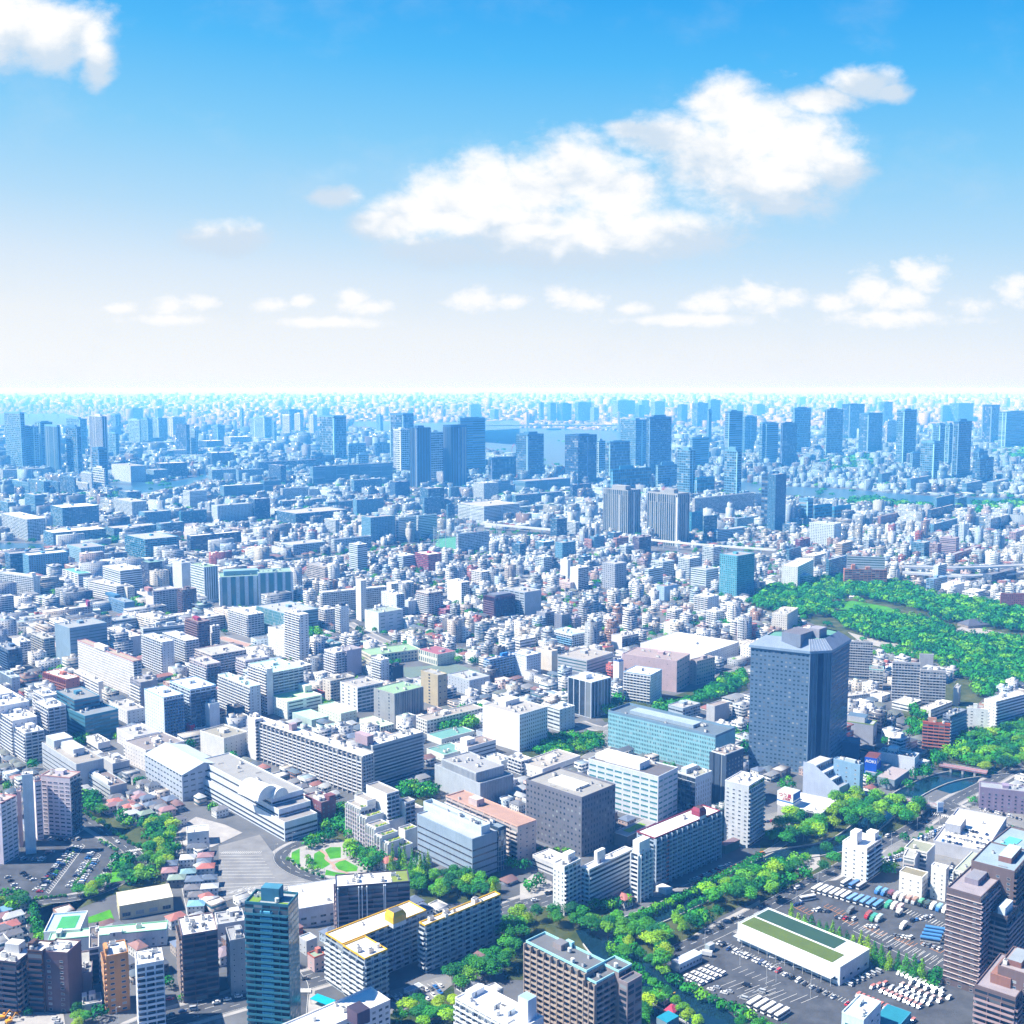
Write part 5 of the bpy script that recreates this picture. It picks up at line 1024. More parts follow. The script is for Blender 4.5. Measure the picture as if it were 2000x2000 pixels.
('F',1710,1990,2200,1150,1425,OF,'white office with small square windows and a blank side wall above the garden',(.68,.70,.75),(.6,.58,.56),'n',('g',2.9,3.6,.42,.42,0,(.6,.62,.66)),dict(ang=136,pent=[(.3,.6,.5,.3,5,(.7,.72,.76))])),
('G',268,360,474,1110,1270,OF,'pale glass-cornered office beside the white one above the garden',(.56,.62,.66),RW,'r','s',dict()),
('G',424,600,746,905,1172,OF,'black glass office with white vertical fins',(.60,.66,.76),(.68,.70,.72),('v',9,90,.86,.99,0,(.6,.66,.76)),('v',5,90,.8,.99,0,(.55,.62,.74)),dict(pent=[(.2,.4,.3,.3,5,(.7,.74,.8))],ang=134)),
('G',344,565,764,740,880,OF,'grey ribbon-windowed office with a pale roof terrace',(.40,.42,.46),(.60,.56,.52),('r',60,3.6,.97,.4,.3),('r',60,3.6,.97,.4,.3),dict(ang=140,clut=6)),
('G',180,300,345,670,820,OF,'cream box building beside the grey ribbon-windowed office',(.62,.58,.52),(.64,.6,.56),'n','n',dict()),
('G',0,110,218,705,860,AP,'white flats with small square windows and navy roof corners',(.66,.70,.78),RW,('g',3,3,.3,.3),('g',3,3,.35,.35),dict(trim=(.2,.3,.5))),
('G',765,808,842,745,940,AP,'white apartment complex with a navy capped stair tower',(.74,.76,.78),(.05,.12,.35),'n','n',dict(key='g5',pent=[],trim=(.05,.12,.35))),
('G',842,1045,1132,850,1065,AP,'',(.70,.72,.76),RW,b4,('g',3.4,3,.25,.3),dict(to='g5',trim=(.3,.45,.65),ang=148)),
('G',745,800,838,950,1050,AP,'',(.66,.70,.76),RW,b4,'s',dict(to='g5')),
('G',832,1245,1342,742,975,'department_store','pink windowless department store',(.50,.38,.40),(.54,.44,.44),('s',20,12,.05,.05),('g',8,6,.6,.2,.5),dict(ang=150,clut=7)),
('G',1340,1395,1532,745,920,OF,'grey-brown office joined to the pink store',(.38,.34,.35),(.44,.38,.4),'s',('g',4,4,.6,.4,.2),dict()),
('G',1300,1450,1712,690,795,'shopping_centre','huge white flat-roofed shopping hall behind the pink store',(.70,.70,.70),RW,'n','s',dict(ang=140,da=90,clut=6)),
('G',286,452,570,545,635,AP,'white building with sky-blue balcony lines and blue tower',(.66,.72,.80),LB,('b',5,3,.9,.6,0,(.25,.5,.75)),('b',4,3,.85,.6,0,(.6,.66,.74)),dict(key='g9')),
('G',566,600,632,480,630,AP,'',(.74,.76,.78),(.03,.25,.55),'n','n',dict(to='g9',pent=[(.0,.0,.95,.95,6,(.03,.25,.58))])),
('G',-60,95,220,225,410,OF,'blue-grey blank walled office in the dense quarter',(.36,.42,.50),(.6,.6,.6),('r',12,3.6,.8,.4),'n',dict()),
('G',-80,20,100,300,400,OF,'dark blue glass building at the foot of the blank walled office',(.04,.10,.18),(.3,.33,.36),'c','c',dict()),
('G',440,500,578,40,220,AP,'white apartment tower with dark balconies on its right side',(.76,.77,.79),RW,'s',('b',4,3,.9,.7,0,(.5,.55,.62)),dict()),
('G',366,420,446,-20,130,AP,'slim white flats behind the dark-balconied tower',(.76,.77,.78),RW,'s','n',dict()),
('G',335,440,485,150,220,AP,'pinkish low flats below the white tower',(.60,.50,.50),OW,'g','s',dict()),
('G',320,375,436,395,505,OF,'dark grey block next to striped balconies in the dense quarter',(.20,.22,.28),(.4,.4,.42),'s','s',dict()),
('G',435,470,524,415,500,AP,'lilac striped flats next to the dark grey block',(.40,.36,.44),OW,b4,b4,dict()),
('G',185,250,322,380,480,AP,'dark flats with a white stair zigzag in the dense quarter',(.28,.30,.36),(.6,.6,.6),'s',b4,dict()),
('G',1090,1150,1252,180,290,OF,'sky-blue cube office in the dense quarter',(.34,.48,.66),(.5,.4,.38),'s','n',dict()),
('G',1375,1480,1562,260,390,AP,'white slab with grey ribbon balconies left of the park',(.68,.70,.73),RW,b6,'s',dict()),
('G',1468,1540,1602,370,470,AP,'white stepped flats below the ribbon-balconied slab',(.74,.75,.77),RW,b4,bw,dict()),
('G',1168,1230,1290,360,460,AP,'small white eight-storey flats with round balconies',(.76,.76,.76),RW,bw,bw,dict()),
('G',1145,1210,1300,460,560,AP,'white and teal glass low block in the dense quarter',(.66,.72,.74),RW,'s',('c',3,3,.7,.5,.6),dict()),
('G',1702,1760,1850,480,592,AP,'brick red low-rise with deep balconies beside the big tower',(.42,.10,.08),(.5,.3,.3),b4,('b',5,3,.9,.6,0,(.5,.14,.12)),dict()),
('G',1180,1290,1420,1100,1195,OF,'low bluish flats behind the long aqua office',(.34,.42,.50),(.6,.6,.6),'r',('b',4,3,.85,.6,0,(.36,.44,.52)),dict(clut=5)),
('G',1468,1530,1640,1085,1205,'museum_building','low curved concrete hall between the aqua office and the big tower',(.42,.44,.48),(.5,.42,.38),'n','n',dict(pent=[],clut=1)),
('G',1780,1830,1960,1060,1180,'museum_building','plain concrete wall block at the foot of the big tower',(.42,.45,.5),(.5,.5,.52),'n','n',dict(pent=[],clut=1)),
('G',0,60,180,585,690,AP,'white offices with navy ribbons, left of the ribbon-windowed office',(.72,.74,.78),RW,'r','r',dict()),
('G',750,830,955,560,660,AP,'white U-shaped block with dark courtyard side',(.66,.64,.66),OW,'n',('b',5,3,.9,.66,0,(.1,.12,.2)),dict()),
('G',660,700,770,640,700,'house','building with a red gabled roof and skylights',(.5,.42,.32),(.45,.08,.08),'s','s',dict(par=.1)),
('G',60,230,515,1560,1640,OF,'low cream building with red machines on its roof',(.70,.70,.72),(.6,.56,.52),'s',('r',8,3.2,.6,.3),dict(ang=136,clut=9)),
('G',270,345,404,1475,1540,OF,'small white roof pavilion above the red machines',(.74,.75,.77),RW,'s','s',dict()),
('G',-30,70,150,1500,1600,AP,'narrow white balconied flats behind the grey square office',(.62,.64,.68),RW,b4,b4,dict()),
('F',1500,1600,1810,1395,1490,OF,'white low office with rooftop cabins and lattice pergola',(.70,.70,.72),(.44,.36,.34),'s',('r',8,3.4,.6,.3),dict(clut=9,pent=[(.1,.3,.3,.5,5,(.74,.75,.77))])),
('F',1740,1850,1932,1500,1560,OF,'plain pale blue-white block beside the windowless panelled building',(.62,.68,.74),(.66,.7,.74),'s','s',dict()),
# H crop
('H',514,792,848,602,875,AP,'grey slab with dense dark window rows right behind the big tower',(.50,.49,.48),(.62,.60,.58),('b',2.6,3,.85,.6,0,(.56,.55,.54)),'s',dict(ang=166)),
('H',940,1150,1260,760,1060,AP,'grey apartment slab with a tall square roof block beside the park',(.46,.46,.48),(.66,.64,.62),('b',3,3,.85,.6,0,(.50,.51,.54)),'s',dict(ang=166,key='h3',da=None)),
('H',1150,1345,1402,820,1080,AP,'',(.46,.46,.48),(.66,.64,.62),('b',3,3,.85,.6,0,(.50,.51,.54)),'s',dict(to='h3',ang=166)),
('H',1145,1250,1292,695,800,AP,'',(.46,.46,.48),(.5,.5,.5),'n','n',dict(to='h3',ang=166)),
('H',1400,1440,1546,950,1080,AP,'',(.40,.42,.46),(.6,.6,.6),'n','s',dict(to='h3',ang=150)),
('H',765,870,945,810,960,AP,'low framed flats with a turquoise roof rim behind the exhibition hall',(.55,.56,.56),(.36,.32,.3),b4,'s',dict(trim=(.4,.7,.66),ang=160)),
('H',588,600,860,1010,1050,AP,'long low white-roofed housing row beside the big tower',(.56,.56,.56),(.70,.66,.60),'n','g',dict(ang=112,da=12,h=None)),
('H',760,860,925,1010,1050,OF,'small white flat-roofed block with a roof tank',(.68,.68,.68),(.76,.74,.72),'n','g',dict()),
('H',935,1060,1158,1075,1120,OF,'white flat low building with three roof domes',(.68,.70,.72),(.76,.75,.72),'r','r',dict()),
('H',1150,1230,1390,1110,1180,OF,'white flat low building with a round corner beside the exhibition hall',(.62,.62,.62),(.74,.70,.66),'n','r',dict()),
('H',576,795,1105,1225,1370,'exhibition_hall','grey exhibition hall with green roof edge and a dark arched roof',(.34,.37,.44),(.66,.68,.68),('s',20,9,.05,.05),('c',20,9,.3,.6,.3),dict(ang=150,trim=(.20,.30,.08),pent=[(.02,.3,.9,.62,6,(.5,.54,.6),(.10,.17,.26))],clut=0)),
('H',560,690,740,1362,1500,'pavilion_building','dark navy low wing between the big tower and the exhibition hall',(.06,.14,.26),(.34,.4,.48),'n','n',dict(ang=160,pent=[],clut=0)),
('H',1168,1375,1405,1220,1420,AP,'bright orange-red apartment building with white balcony lines',(.52,.12,.06),(.56,.4,.36),('b',5,3,.92,.6,0,(.60,.22,.14)),'n',dict(ang=160,pent=[(.3,.5,.4,.3,5,(.58,.3,.22))],key='h5')),
('H',1320,1375,1502,1160,1390,AP,'grey-navy apartment wing attached behind the orange-red building',(.16,.20,.28),(.34,.40,.48),b4,('b',3,3,.85,.6,0,(.4,.46,.55)),dict()),
('H',1500,1660,1702,1110,1330,AP,'white blank-walled apartment building beside a long balconied slab',(.74,.75,.77),RW,('s',9,3,.2,.3),('b',3,3,.8,.5,0,WH),dict(ang=158,pent=[(.3,.5,.4,.2,5,WH)])),
('H',1632,1722,1945,1050,1295,AP,'long white slab with ribbon balconies at the right edge of the park',(.66,.69,.74),RW,'s',('b',40,3,.97,.5,0,(.7,.73,.78)),dict(ang=124)),
('H',1758,1935,1990,235,370,OF,'red brick office with square windows, right edge',(.36,.12,.11),(.42,.26,.26),('g',3,3.2,.4,.4),'g',dict(ang=172)),
('H',30,145,228,390,530,AP,'cream grid-windowed flats just above the big tower',(.68,.64,.58),OW,('g',3,3.1,.35,.35),'s',dict(ang=150)),
('H',105,225,346,30,210,AP,'tall white flats with dotted windows above the park edge',(.74,.76,.78),RW,('g',4,3.1,.2,.25),'g',dict(ang=150)),
('H',210,270,334,100,200,AP,'pale blue stepped flats beside the dotted-window ones',(.58,.66,.76),RW,b4,b4,dict()),
('H',578,900,905,55,190,AP,'orange-brown terraced flats at the far edge of the park',(.50,.20,.13),(.55,.32,.25),('b',6,3,.9,.6,0,(.58,.34,.28)),'n',dict(ang=172,db=12,pent=[(.0,.75,.8,.08,8,(.5,.18,.1)),(.0,.4,.5,.1,5,(.5,.2,.12))])),
('L',595,885,1014,1350,1580,OF,'blue-grey ribbon-windowed office with navy glass end behind the orange flats',(.42,.48,.56),(.3,.42,.54),('r',80,4,.97,.4,.2),('c',3,4,.95,.9,.1),dict(ang=166)),
('H',1195,1250,1352,125,215,OF,'blue balconied block with a slim tower beyond the park',(.20,.36,.54),(.4,.5,.6),'b',b4,dict()),
('H',1250,1285,1350,20,150,AP,'slim pale tower in front of the elevated motorway',(.56,.64,.72),RW,'s',b4,dict()),
('H',1622,1690,1876,90,170,OF,'dark low office with cream end beyond the park, far right',(.08,.12,.20),(.3,.3,.34),'g','r',dict()),
('H',1308,1400,1482,170,260,OF,'white low cluster building beside the park trees',(.74,.75,.77),RW,'s','s',dict()),
('H',1465,1560,1640,225,285,AP,'white balconied low flats beside the park trees',(.74,.74,.74),RW,bw,bw,dict()),
('H',1500,1580,1690,1590,1650,'','', (.7,.7,.7),RW,'n','n',dict(skip=1)),
]
KEY={}; LMK=[]
def put(t):
    c,xl,xn,xr,yt,yb,nm,lab,w,rf,fl,fr,op=t; op=dict(op)
    if op.pop('skip',0): return
    key=op.pop('key',None); to=op.pop('to',None); gab=op.pop('gab',0)
    if gab:
        N=gz(c,xn,yb); h=hgt(sp(c,0,yt)[1],N[1]); tl=math.radians(132); a=solve(N[0],N[1],0,sp(c,xl,0)[0],tl); b=solve(N[0],N[1],0,sp(c,xr,0)[0],tl-math.pi/2)
        t_=thing(nm,lab,'building',(N[0],N[1],0)); gable(t_,(0,0,0),tl-math.pi/2,b,a,0,h,h+6,w,rf,fl,along='x' if False else 'y')
        dl=(math.cos(tl),math.sin(tl)); dr=(math.sin(tl),-math.cos(tl)); FOOT.append([(N[0]+dr[0]*x+dl[0]*y,N[1]+dr[1]*x+dl[1]*y) for x,y in ((0,0),(b,0),(b,a),(0,a))]); x0=sp(c,xl,0)[0]; GUARD.append((x0,sp(c,xr,0)[0],sp(c,0,yt-180)[1],sp(c,0,yb)[1],N[1])); return
    r=B(c,xl,xn,xr,yt,yb,nm,lab,'building',w,rf,fl,fr,to=KEY[to] if to else None,**op)
    if key: KEY[key]=r['root']
for t in MID: put(t)
# ================================================================ ground, water, roads
sheet('ground',[(-180000,-200),(180000,-200),(180000,290000),(-180000,290000)],CITYG,0,keep=False)
sheet('ground',[(-180000,10500),(180000,10500),(180000,290000),(-180000,290000)],FARG,.05,keep=False)
# water
def water(c,pts,name='water',mat=BAY,z=.12): return sheet(name,zpts(c,pts),mat,z)
water('L',[(-260,770),(150,812),(600,830),(1000,868),(1400,892),(1980,900),(1980,940),(1500,950),(1150,948),(850,918),(600,912),(180,885),(40,868),(-260,855)],'river_water')
water('K',[(-260,392),(100,372),(400,376),(840,398),(840,470),(640,505),(560,640),(380,660),(230,650),(220,540),(-40,560),(-260,500)],'bay_water')
water('J',[(1190,336),(1932,312),(1990,320),(1990,500),(1740,480),(1190,405)],'bay_water'); water('J',[(740,322),(1010,318),(1010,400),(860,360),(740,360)],'bay_water')
water('I',[(-80,262),(500,262),(640,300),(640,345),(-80,352)],'bay_water')
water('I',[(815,790),(930,768),(1200,788),(1400,758),(1560,716),(1570,745),(1400,805),(1180,840),(1000,900),(880,895),(930,825),(820,806)],'river_water')
water('I',[(-80,1232),(330,1246),(330,1292),(-80,1292)],'river_water',BAY)
ribbon('canal_water',zpts('J',[(-530,1085),(0,1078)]),26,WAT,.12)
ribbon('canal_water',zpts('J',[(150,1380),(450,1342),(700,1312),(1000,1268),(1340,1232),(1500,1222)]),24,WAT,.12)
CAN=[(3700,20),(3300,60),(3050,160),(2832,310),(2700,430),(2492,590),(2300,625),(2132,650),(1900,710),(1700,800),(1450,945),(1230,1052),(1000,1150),(800,1230),(700,1290)]
CAN2=[(640,1210),(690,1300),(770,1400),(980,1570),(1250,1760),(1450,1860),(1700,1990),(1950,2120),(2300,2300)]
canal1,cp1=ribbon('canal_water',zpts('C',CAN),19,WAT,.14); canal2,cp2=ribbon('canal_water',zpts('C',CAN2),27,WAT,.16)
sheet('canal_water',zpts('H',[(1240,1640),(1420,1560),(1600,1620),(1560,1680),(1380,1740),(1240,1700)]),WAT,.18)
water('C',[(960,1640),(1180,1700),(1320,1830),(1500,1990),(1250,2100),(1000,1800)],'canal_water',WAT,.15)
def quay(name,pts,off,label):
    L,R=strip(pts,2*off); 
    for side,sg in ((L,1),(R,-1)):
        m=M()
        for a,b in zip(side,side[1:]):
            l=math.hypot(b[0]-a[0],b[1]-a[1]); nx,ny=-(b[1]-a[1])/l*.5*sg,(b[0]-a[0])/l*.5*sg
            P=[a,b,(b[0]+nx,b[1]+ny),(a[0]+nx,a[1]+ny)]
            if sg<0: P=[P[1],P[0],P[3],P[2]]
            m.face([(*P[0],0),(*P[1],0),(*P[1],1.1),(*P[0],1.1)],(.4,.4,.4)); m.face([(*P[2],0),(*P[3],0),(*P[3],1.1),(*P[2],1.1)],(.4,.4,.4)); m.face([(*p,1.1) for p in P],(.55,.54,.5))
        tag(obj(name,m),label+(' on the city side' if sg>0 else ' on the depot side'),'wall')
quay('canal_wall',cp1[:-7],9.6,'pale concrete embankment wall along the straight canal'); quay('canal_wall',cp2[6:],13.6,'pale concrete embankment wall along the wide bottom canal')
DASH=[];EDGE=[];RZ=[.06]
def road(c,pts,w,name='road',mat=ASPH,lanes=1,walk=True,z=None):
    if walk:
        ribbon('pavement',zpts(c,pts),w+6,CONC,.03+RZ[0]*.2)
    RZ[0]+=.02; z=z or .1+RZ[0]; o,p=ribbon(name,zpts(c,pts),w,mat,z)
    if lanes>=1: dashes(DASH,p,0.001,5,5,.25,z+.01)
    if lanes>=2:
        for k in (-1,1): dashes(DASH,p,k*w/4,5,5,.2,z+.01)
    for k in (-1,1): dashes(DASH,p,k*(w/2-.5),1e5,1,.2,z+.01)
    return p
road('A',[(600,2230),(1000,1995),(1240,1905),(1845,1735),(2460,1560),(3200,1345),(3780,1090),(4160,965),(4400,870),(4700,730)],20,lanes=2)
road('A',[(560,330),(620,385),(760,470),(900,560),(1010,640),(1066,725),(1020,790),(900,862),(760,930),(560,985),(330,1000),(205,1010),(190,1110),(215,1300),(230,1500)],11)
road('B',[(900,1000),(560,868),(330,800),(215,735),(175,665),(250,605),(400,545),(500,480),(560,420)],11)
road('A',[(1290,380),(1340,520),(1365,700),(1395,900),(1440,1100),(1450,1250)],5,walk=False,lanes=0,mat=ASPHL)
road('C',[(1100,1460),(1300,1350),(1500,1270),(1932,1050),(2182,900),(2472,760),(2640,650),(2832,560),(3062,430),(3252,290),(3430,190),(3700,60),(3900,-80)],12)
road('D',[(1300,270),(1450,345),(1650,425),(1932,500),(2300,640)],24,lanes=2)
road('C',[(1060,960),(1200,950),(1350,890),(1600,780),(1932,640),(2060,560)],7,walk=False,lanes=0,mat=ASPHL)
road('B',[(330,1932),(345,1760),(360,1640),(300,1560)],7,lanes=0)
road('G',[(500,1200),(600,1240),(730,1260),(850,1180)],12,lanes=0,mat=ASPHL); road('G',[(540,1480),(700,1380),(730,1270)],10,lanes=0,mat=ASPHL)
road('F',[(700,450),(900,560),(1100,640)],9,lanes=0,mat=ASPHL); road('E',[(1660,560),(1932,640)],12,lanes=0,mat=PINKP); road('G',[(1530,900),(1760,790)],22,lanes=1,walk=False,mat=ASPHL)
quads('road_marking',DASH,PAINT)
def lot(c,pts,mat=ASPH,name='car_park',z=.2): return sheet(name,zpts(c,pts),mat,z)
lot('A',[(-60,700),(240,570),(420,520),(560,510),(760,545),(900,640),(905,690),(830,800),(760,905),(480,955),(150,990),(-60,975)],ASPH,z=.20)
lot('A',[(1650,590),(1960,505),(2060,640),(2160,780),(2470,872),(2260,910),(1932,950),(1830,960),(1700,1010),(1650,850)],ASPHL,z=.21)
lot('D',[(-60,1075),(120,960),(330,865),(560,845),(740,850),(1000,975),(1340,1110),(1320,1640),(780,1450),(540,1360),(0,1120)],ASPH,z=.22)
lot('C',[(1180,1500),(1330,1400),(1480,1330),(1660,1240),(2000,1350),(2500,1560),(2800,1470),(3400,1640),(3500,1700),(3500,1990),(1800,1990),(1540,1760),(1300,1640)],ASPH,z=.23)
lot('B',[(985,1690),(1360,1585),(1470,1560),(1480,1640),(1230,1830),(1000,1860)],ASPHL,z=.24)
lot('D',[(850,660),(1100,440),(1340,430),(1500,430),(1932,560),(1932,760),(1400,900),(1000,740)],ASPHL,z=.25)
lot('D',[(1560,280),(1932,350),(1932,470),(1700,415),(1500,330)],ASPHL,z=.24); lot('D',[(-120,380),(80,330),(250,400),(60,470),(-150,480)],ASPHL,z=.24)
lot('A',[(1340,450),(1480,370),(1700,430),(1830,490),(1600,600),(1390,600)],CONC,'forecourt',.22)
lot('A',[(-60,1840),(210,1830),(480,1860),(500,1990),(-60,1990)],CONC,'forecourt',.22)
lot('C',[(60,880),(160,800),(300,860),(310,940),(60,1000)],CONC,'forecourt',.2); lot('F',[(1100,790),(1500,760),(1700,820),(1450,870),(1130,880)],mk_simple('school_ground',(.16,.22,.19),.8),'sports_court',.22)
lot('B',[(370,1740),(430,1700),(640,1850),(600,1960),(440,1960)],CONC,'forecourt',.24)
# green spaces
def green(c,pts,mat=GRASS,name='grass',z=.08): return sheet(name,zpts(c,pts),mat,z)
green('B',[(240,690),(270,620),(420,575),(700,560),(800,640),(860,790),(720,830),(520,835),(330,770)],CONC,'garden_path',.26)
for k,pp in enumerate(([(270,640),(330,610),(330,740),(265,700)],[(430,740),(440,650),(500,615),(560,730),(500,765)],[(520,620),(560,600),(640,600),(640,680),(560,690)],[(590,730),(660,690),(770,750),(760,780),(640,790)],[(530,770),(600,790),(700,800),(600,820),(520,810)])): green('B',pp,GRASS,'grass',.30)
ribbon('garden_path',zpts('B',[(480,620),(540,660),(520,690),(600,740),(570,760),(700,800)]),2.2,PINKP,.34)
ribbon('garden_path',zpts('B',[(560,720),(680,690)]),2.2,PINKP,.33)
green('H',[(-140,330),(-60,200),(560,130),(1000,170),(1270,270),(1760,330),(1990,380),(1990,900),(1560,830),(1000,690),(560,560),(300,440),(0,360)],SOIL,'park_ground',.14)
green('H',[(440,300),(640,285),(900,330),(1000,370),(990,415),(800,410),(640,390),(520,340)],GRASS,'grass',.24); green('H',[(1100,410),(1290,420),(1300,440),(1150,450)],GRASS,'grass',.24)
green('H',[(1400,500),(1500,470),(1932,560),(1932,590),(1600,540),(1450,550)],CONC,'garden_path',.26); green('H',[(600,520),(900,600),(1200,640),(1500,720),(1480,770),(1100,690),(700,600)],CONC,'park_path',.26)
green('H',[(1400,1230),(1700,1180),(1990,1150),(1990,1500),(1600,1600),(1290,1560),(1180,1420)],SOIL,'park_ground',.1); green('H',[(1000,1080),(1560,820),(1700,900),(1600,1050),(1100,1330)],SOIL,'park_ground',.09)
green('D',[(-60,420),(300,300),(700,200),(1150,300),(1160,430),(880,500),(860,620),(560,780),(330,860),(-60,1040)],SOIL,'park_ground',.07)
green('D',[(130,700),(200,660),(390,655),(400,740),(290,810),(200,760)],CONC,'plaza',.3)
green('C',[(-60,1180),(160,1000),(330,1090),(700,1050),(960,1180),(1200,1060),(1500,900),(1780,740),(1932,640),(1990,640),(1990,900),(1560,1130),(1250,1340),(1060,1440),(1280,1540),(1520,1740),(1400,1760),(1000,1500),(700,1600),(-60,1600)],SOIL,'park_ground',.065)
green('C',[(1230,1130),(1440,1050),(1490,1150),(1400,1190)],GRASS,'grass',.1)
green('A',[(570,300),(760,330),(1000,440),(1280,400),(1340,720),(1230,900),(850,960),(600,1060),(230,1080),(200,1300),(280,1340),(300,1040),(700,960),(1010,800),(1060,700),(900,560)],SOIL,'park_ground',.066)
green('A',[(860,700),(1000,690),(1000,790),(940,850),(830,870)],GRASS,'grass',.3); green('A',[(600,1150),(830,1070),(860,1140),(620,1180)],GRASS,'grass',.1); green('A',[(-60,960),(200,1010),(180,1160),(-60,1160)],SOIL,'park_ground',.1)
green('G',[(40,1450),(280,1300),(700,1260),(720,1370),(480,1480),(150,1500)],SOIL,'park_ground',.1); green('G',[(640,1120),(840,1000),(1220,1000),(1480,920),(1760,800),(1780,960),(1300,1120),(1080,1140),(700,1200)],SOIL,'park_ground',.11)
green('B',[(990,180),(1340,120),(1340,240),(1280,300),(1180,260)],SOIL,'park_ground',.1); green('B',[(590,270),(720,320),(720,560),(460,520),(600,420)],SOIL,'park_ground',.1); green('B',[(640,780),(1850,780),(1850,1000),(1300,1030),(1170,1000),(900,840)],SOIL,'park_ground',.063)
green('B',[(980,1830),(1490,1640),(1500,1720),(1500,1990),(1000,1990)],SOIL,'park_ground',.09); ribbon('garden_path',zpts('B',[(1260,1932),(1320,1890),(1450,1890)]),2.5,PINKP,.15)
# markings of the car parks
MK=[];MO=[]
def bays(c,p,q,n,rot,ln,lst=MK,zz=.27,both=False):
    P,Q=gz(c,*p),gz(c,*q); a=math.radians(rot); ux,uy=math.cos(a)*ln,math.sin(a)*ln; wx,wy=-math.sin(a)*.12,math.cos(a)*.12
    for i in range(n+1):
        t=i/n; x,y=P[0]+(Q[0]-P[0])*t,P[1]+(Q[1]-P[1])*t
        x0,y0=(x-ux,y-uy) if both else (x,y)
        lst.append([(x0-wx,y0-wy,zz),(x+ux-wx,y+uy-wy,zz),(x+ux+wx,y+uy+wy,zz),(x0+wx,y0+wy,zz)])
def line(c,p,q,w=.28,lst=MK,zz=.27):
    P,Q=gz(c,*p),gz(c,*q); l=math.hypot(Q[0]-P[0],Q[1]-P[1]) or 1; nx,ny=-(Q[1]-P[1])/l*w/2,(Q[0]-P[0])/l*w/2
    lst.append([(P[0]-nx,P[1]-ny,zz),(P[0]+nx,P[1]+ny,zz),(Q[0]+nx,Q[1]+ny,zz),(Q[0]-nx,Q[1]-ny,zz)])
for p,q,n in (((560,600),(290,940),26),((640,590),(370,950),26),((700,640),(560,890),20),((760,660),(600,900),20),((900,650),(720,910),20)): bays('A',p,q,n,135,4.8); line('A',p,q)
for k in range(9): line('A',(1660+k*2,640+k*24),(1960+k*14,636+k*24)); 
bays('A',(1670,650),(1960,648),20,80,4); 
for k in range(5): bays('A',(1690+30*k,960-10*k),(1960+60*k,900+14*k-10*k),16,60,4.5); line('A',(1660,880+26*k),(2300,860+14*k))
for k in range(7): line('C',(1575+60*k,1650-12*k+24*k),(1690+60*k,1605-12*k+24*k),.22,zz=.29); line('C',(1700+80*k,1730+8*k),(1830+80*k,1675+8*k),.22,zz=.29); line('C',(1660+50*k,1530+20*k),(1730+50*k,1500+20*k),.2,zz=.29)
bays('C',(1600,1345),(2000,1530),18,44,4.8,zz=.29); bays('D',(0,1520),(600,1790),26,44,4.8,zz=.29)
for k in range(5): bays('D',(560+10*k,1180+20*k-8*k),(1280,1470-8*k),0+16,44,7,zz=.28) if k<1 else None
bays('D',(680,1220),(1250,1500),18,42,11,zz=.28); line('D',(640,1230),(1230,1520),zz=.28)
for p,q in (((420,1050),(560,1110)),((500,1120),(640,1190)),((720,1200),(860,1270)),((950,1290),(1090,1350)),((1150,1330),(1300,1400)),((190,1050),(310,1110))): bays('D',p,q,5,42,6,MO,.29); line('D',p,q,.3,MO,.29)
for k in range(6): bays('D',(760+95*k,1060+35*k-60),(850+95*k,1095+35*k-60),4,42,7,zz=.28)
bays('B',(1020,1750),(1390,1640),12,130,4.6,zz=.3); bays('D',(1600,330),(1900,390),12,60,4.6,zz=.3)
quads('parking_marking',MK,PAINT); quads('parking_marking',MO,OPAINT)
# zebra crossings
ZB=[]
def zebra(c,p,q,n,rot,ln,zz=.9):
    P,Q=gz(c,*p),gz(c,*q); a=math.radians(rot); ux,uy=math.cos(a)*ln/2,math.sin(a)*ln/2; vx,vy=-math.sin(a)*.3,math.cos(a)*.3
    for i in range(n): 
        t=i/(n-1); x,y=P[0]+(Q[0]-P[0])*t,P[1]+(Q[1]-P[1])*t; ZB.append([(x-ux-vx,y-uy-vy,zz),(x+ux-vx,y+uy-vy,zz),(x+ux+vx,y+uy+vy,zz),(x-ux+vx,y-uy+vy,zz)])
zebra('D',(1240,350),(1370,380),10,60,4); zebra('D',(1400,330),(1520,280),10,-20,4); zebra('A',(960,640),(1060,620),9,140,4); zebra('B',(335,1690),(410,1690),8,100,4); quads('zebra_crossing',ZB,PAINT)
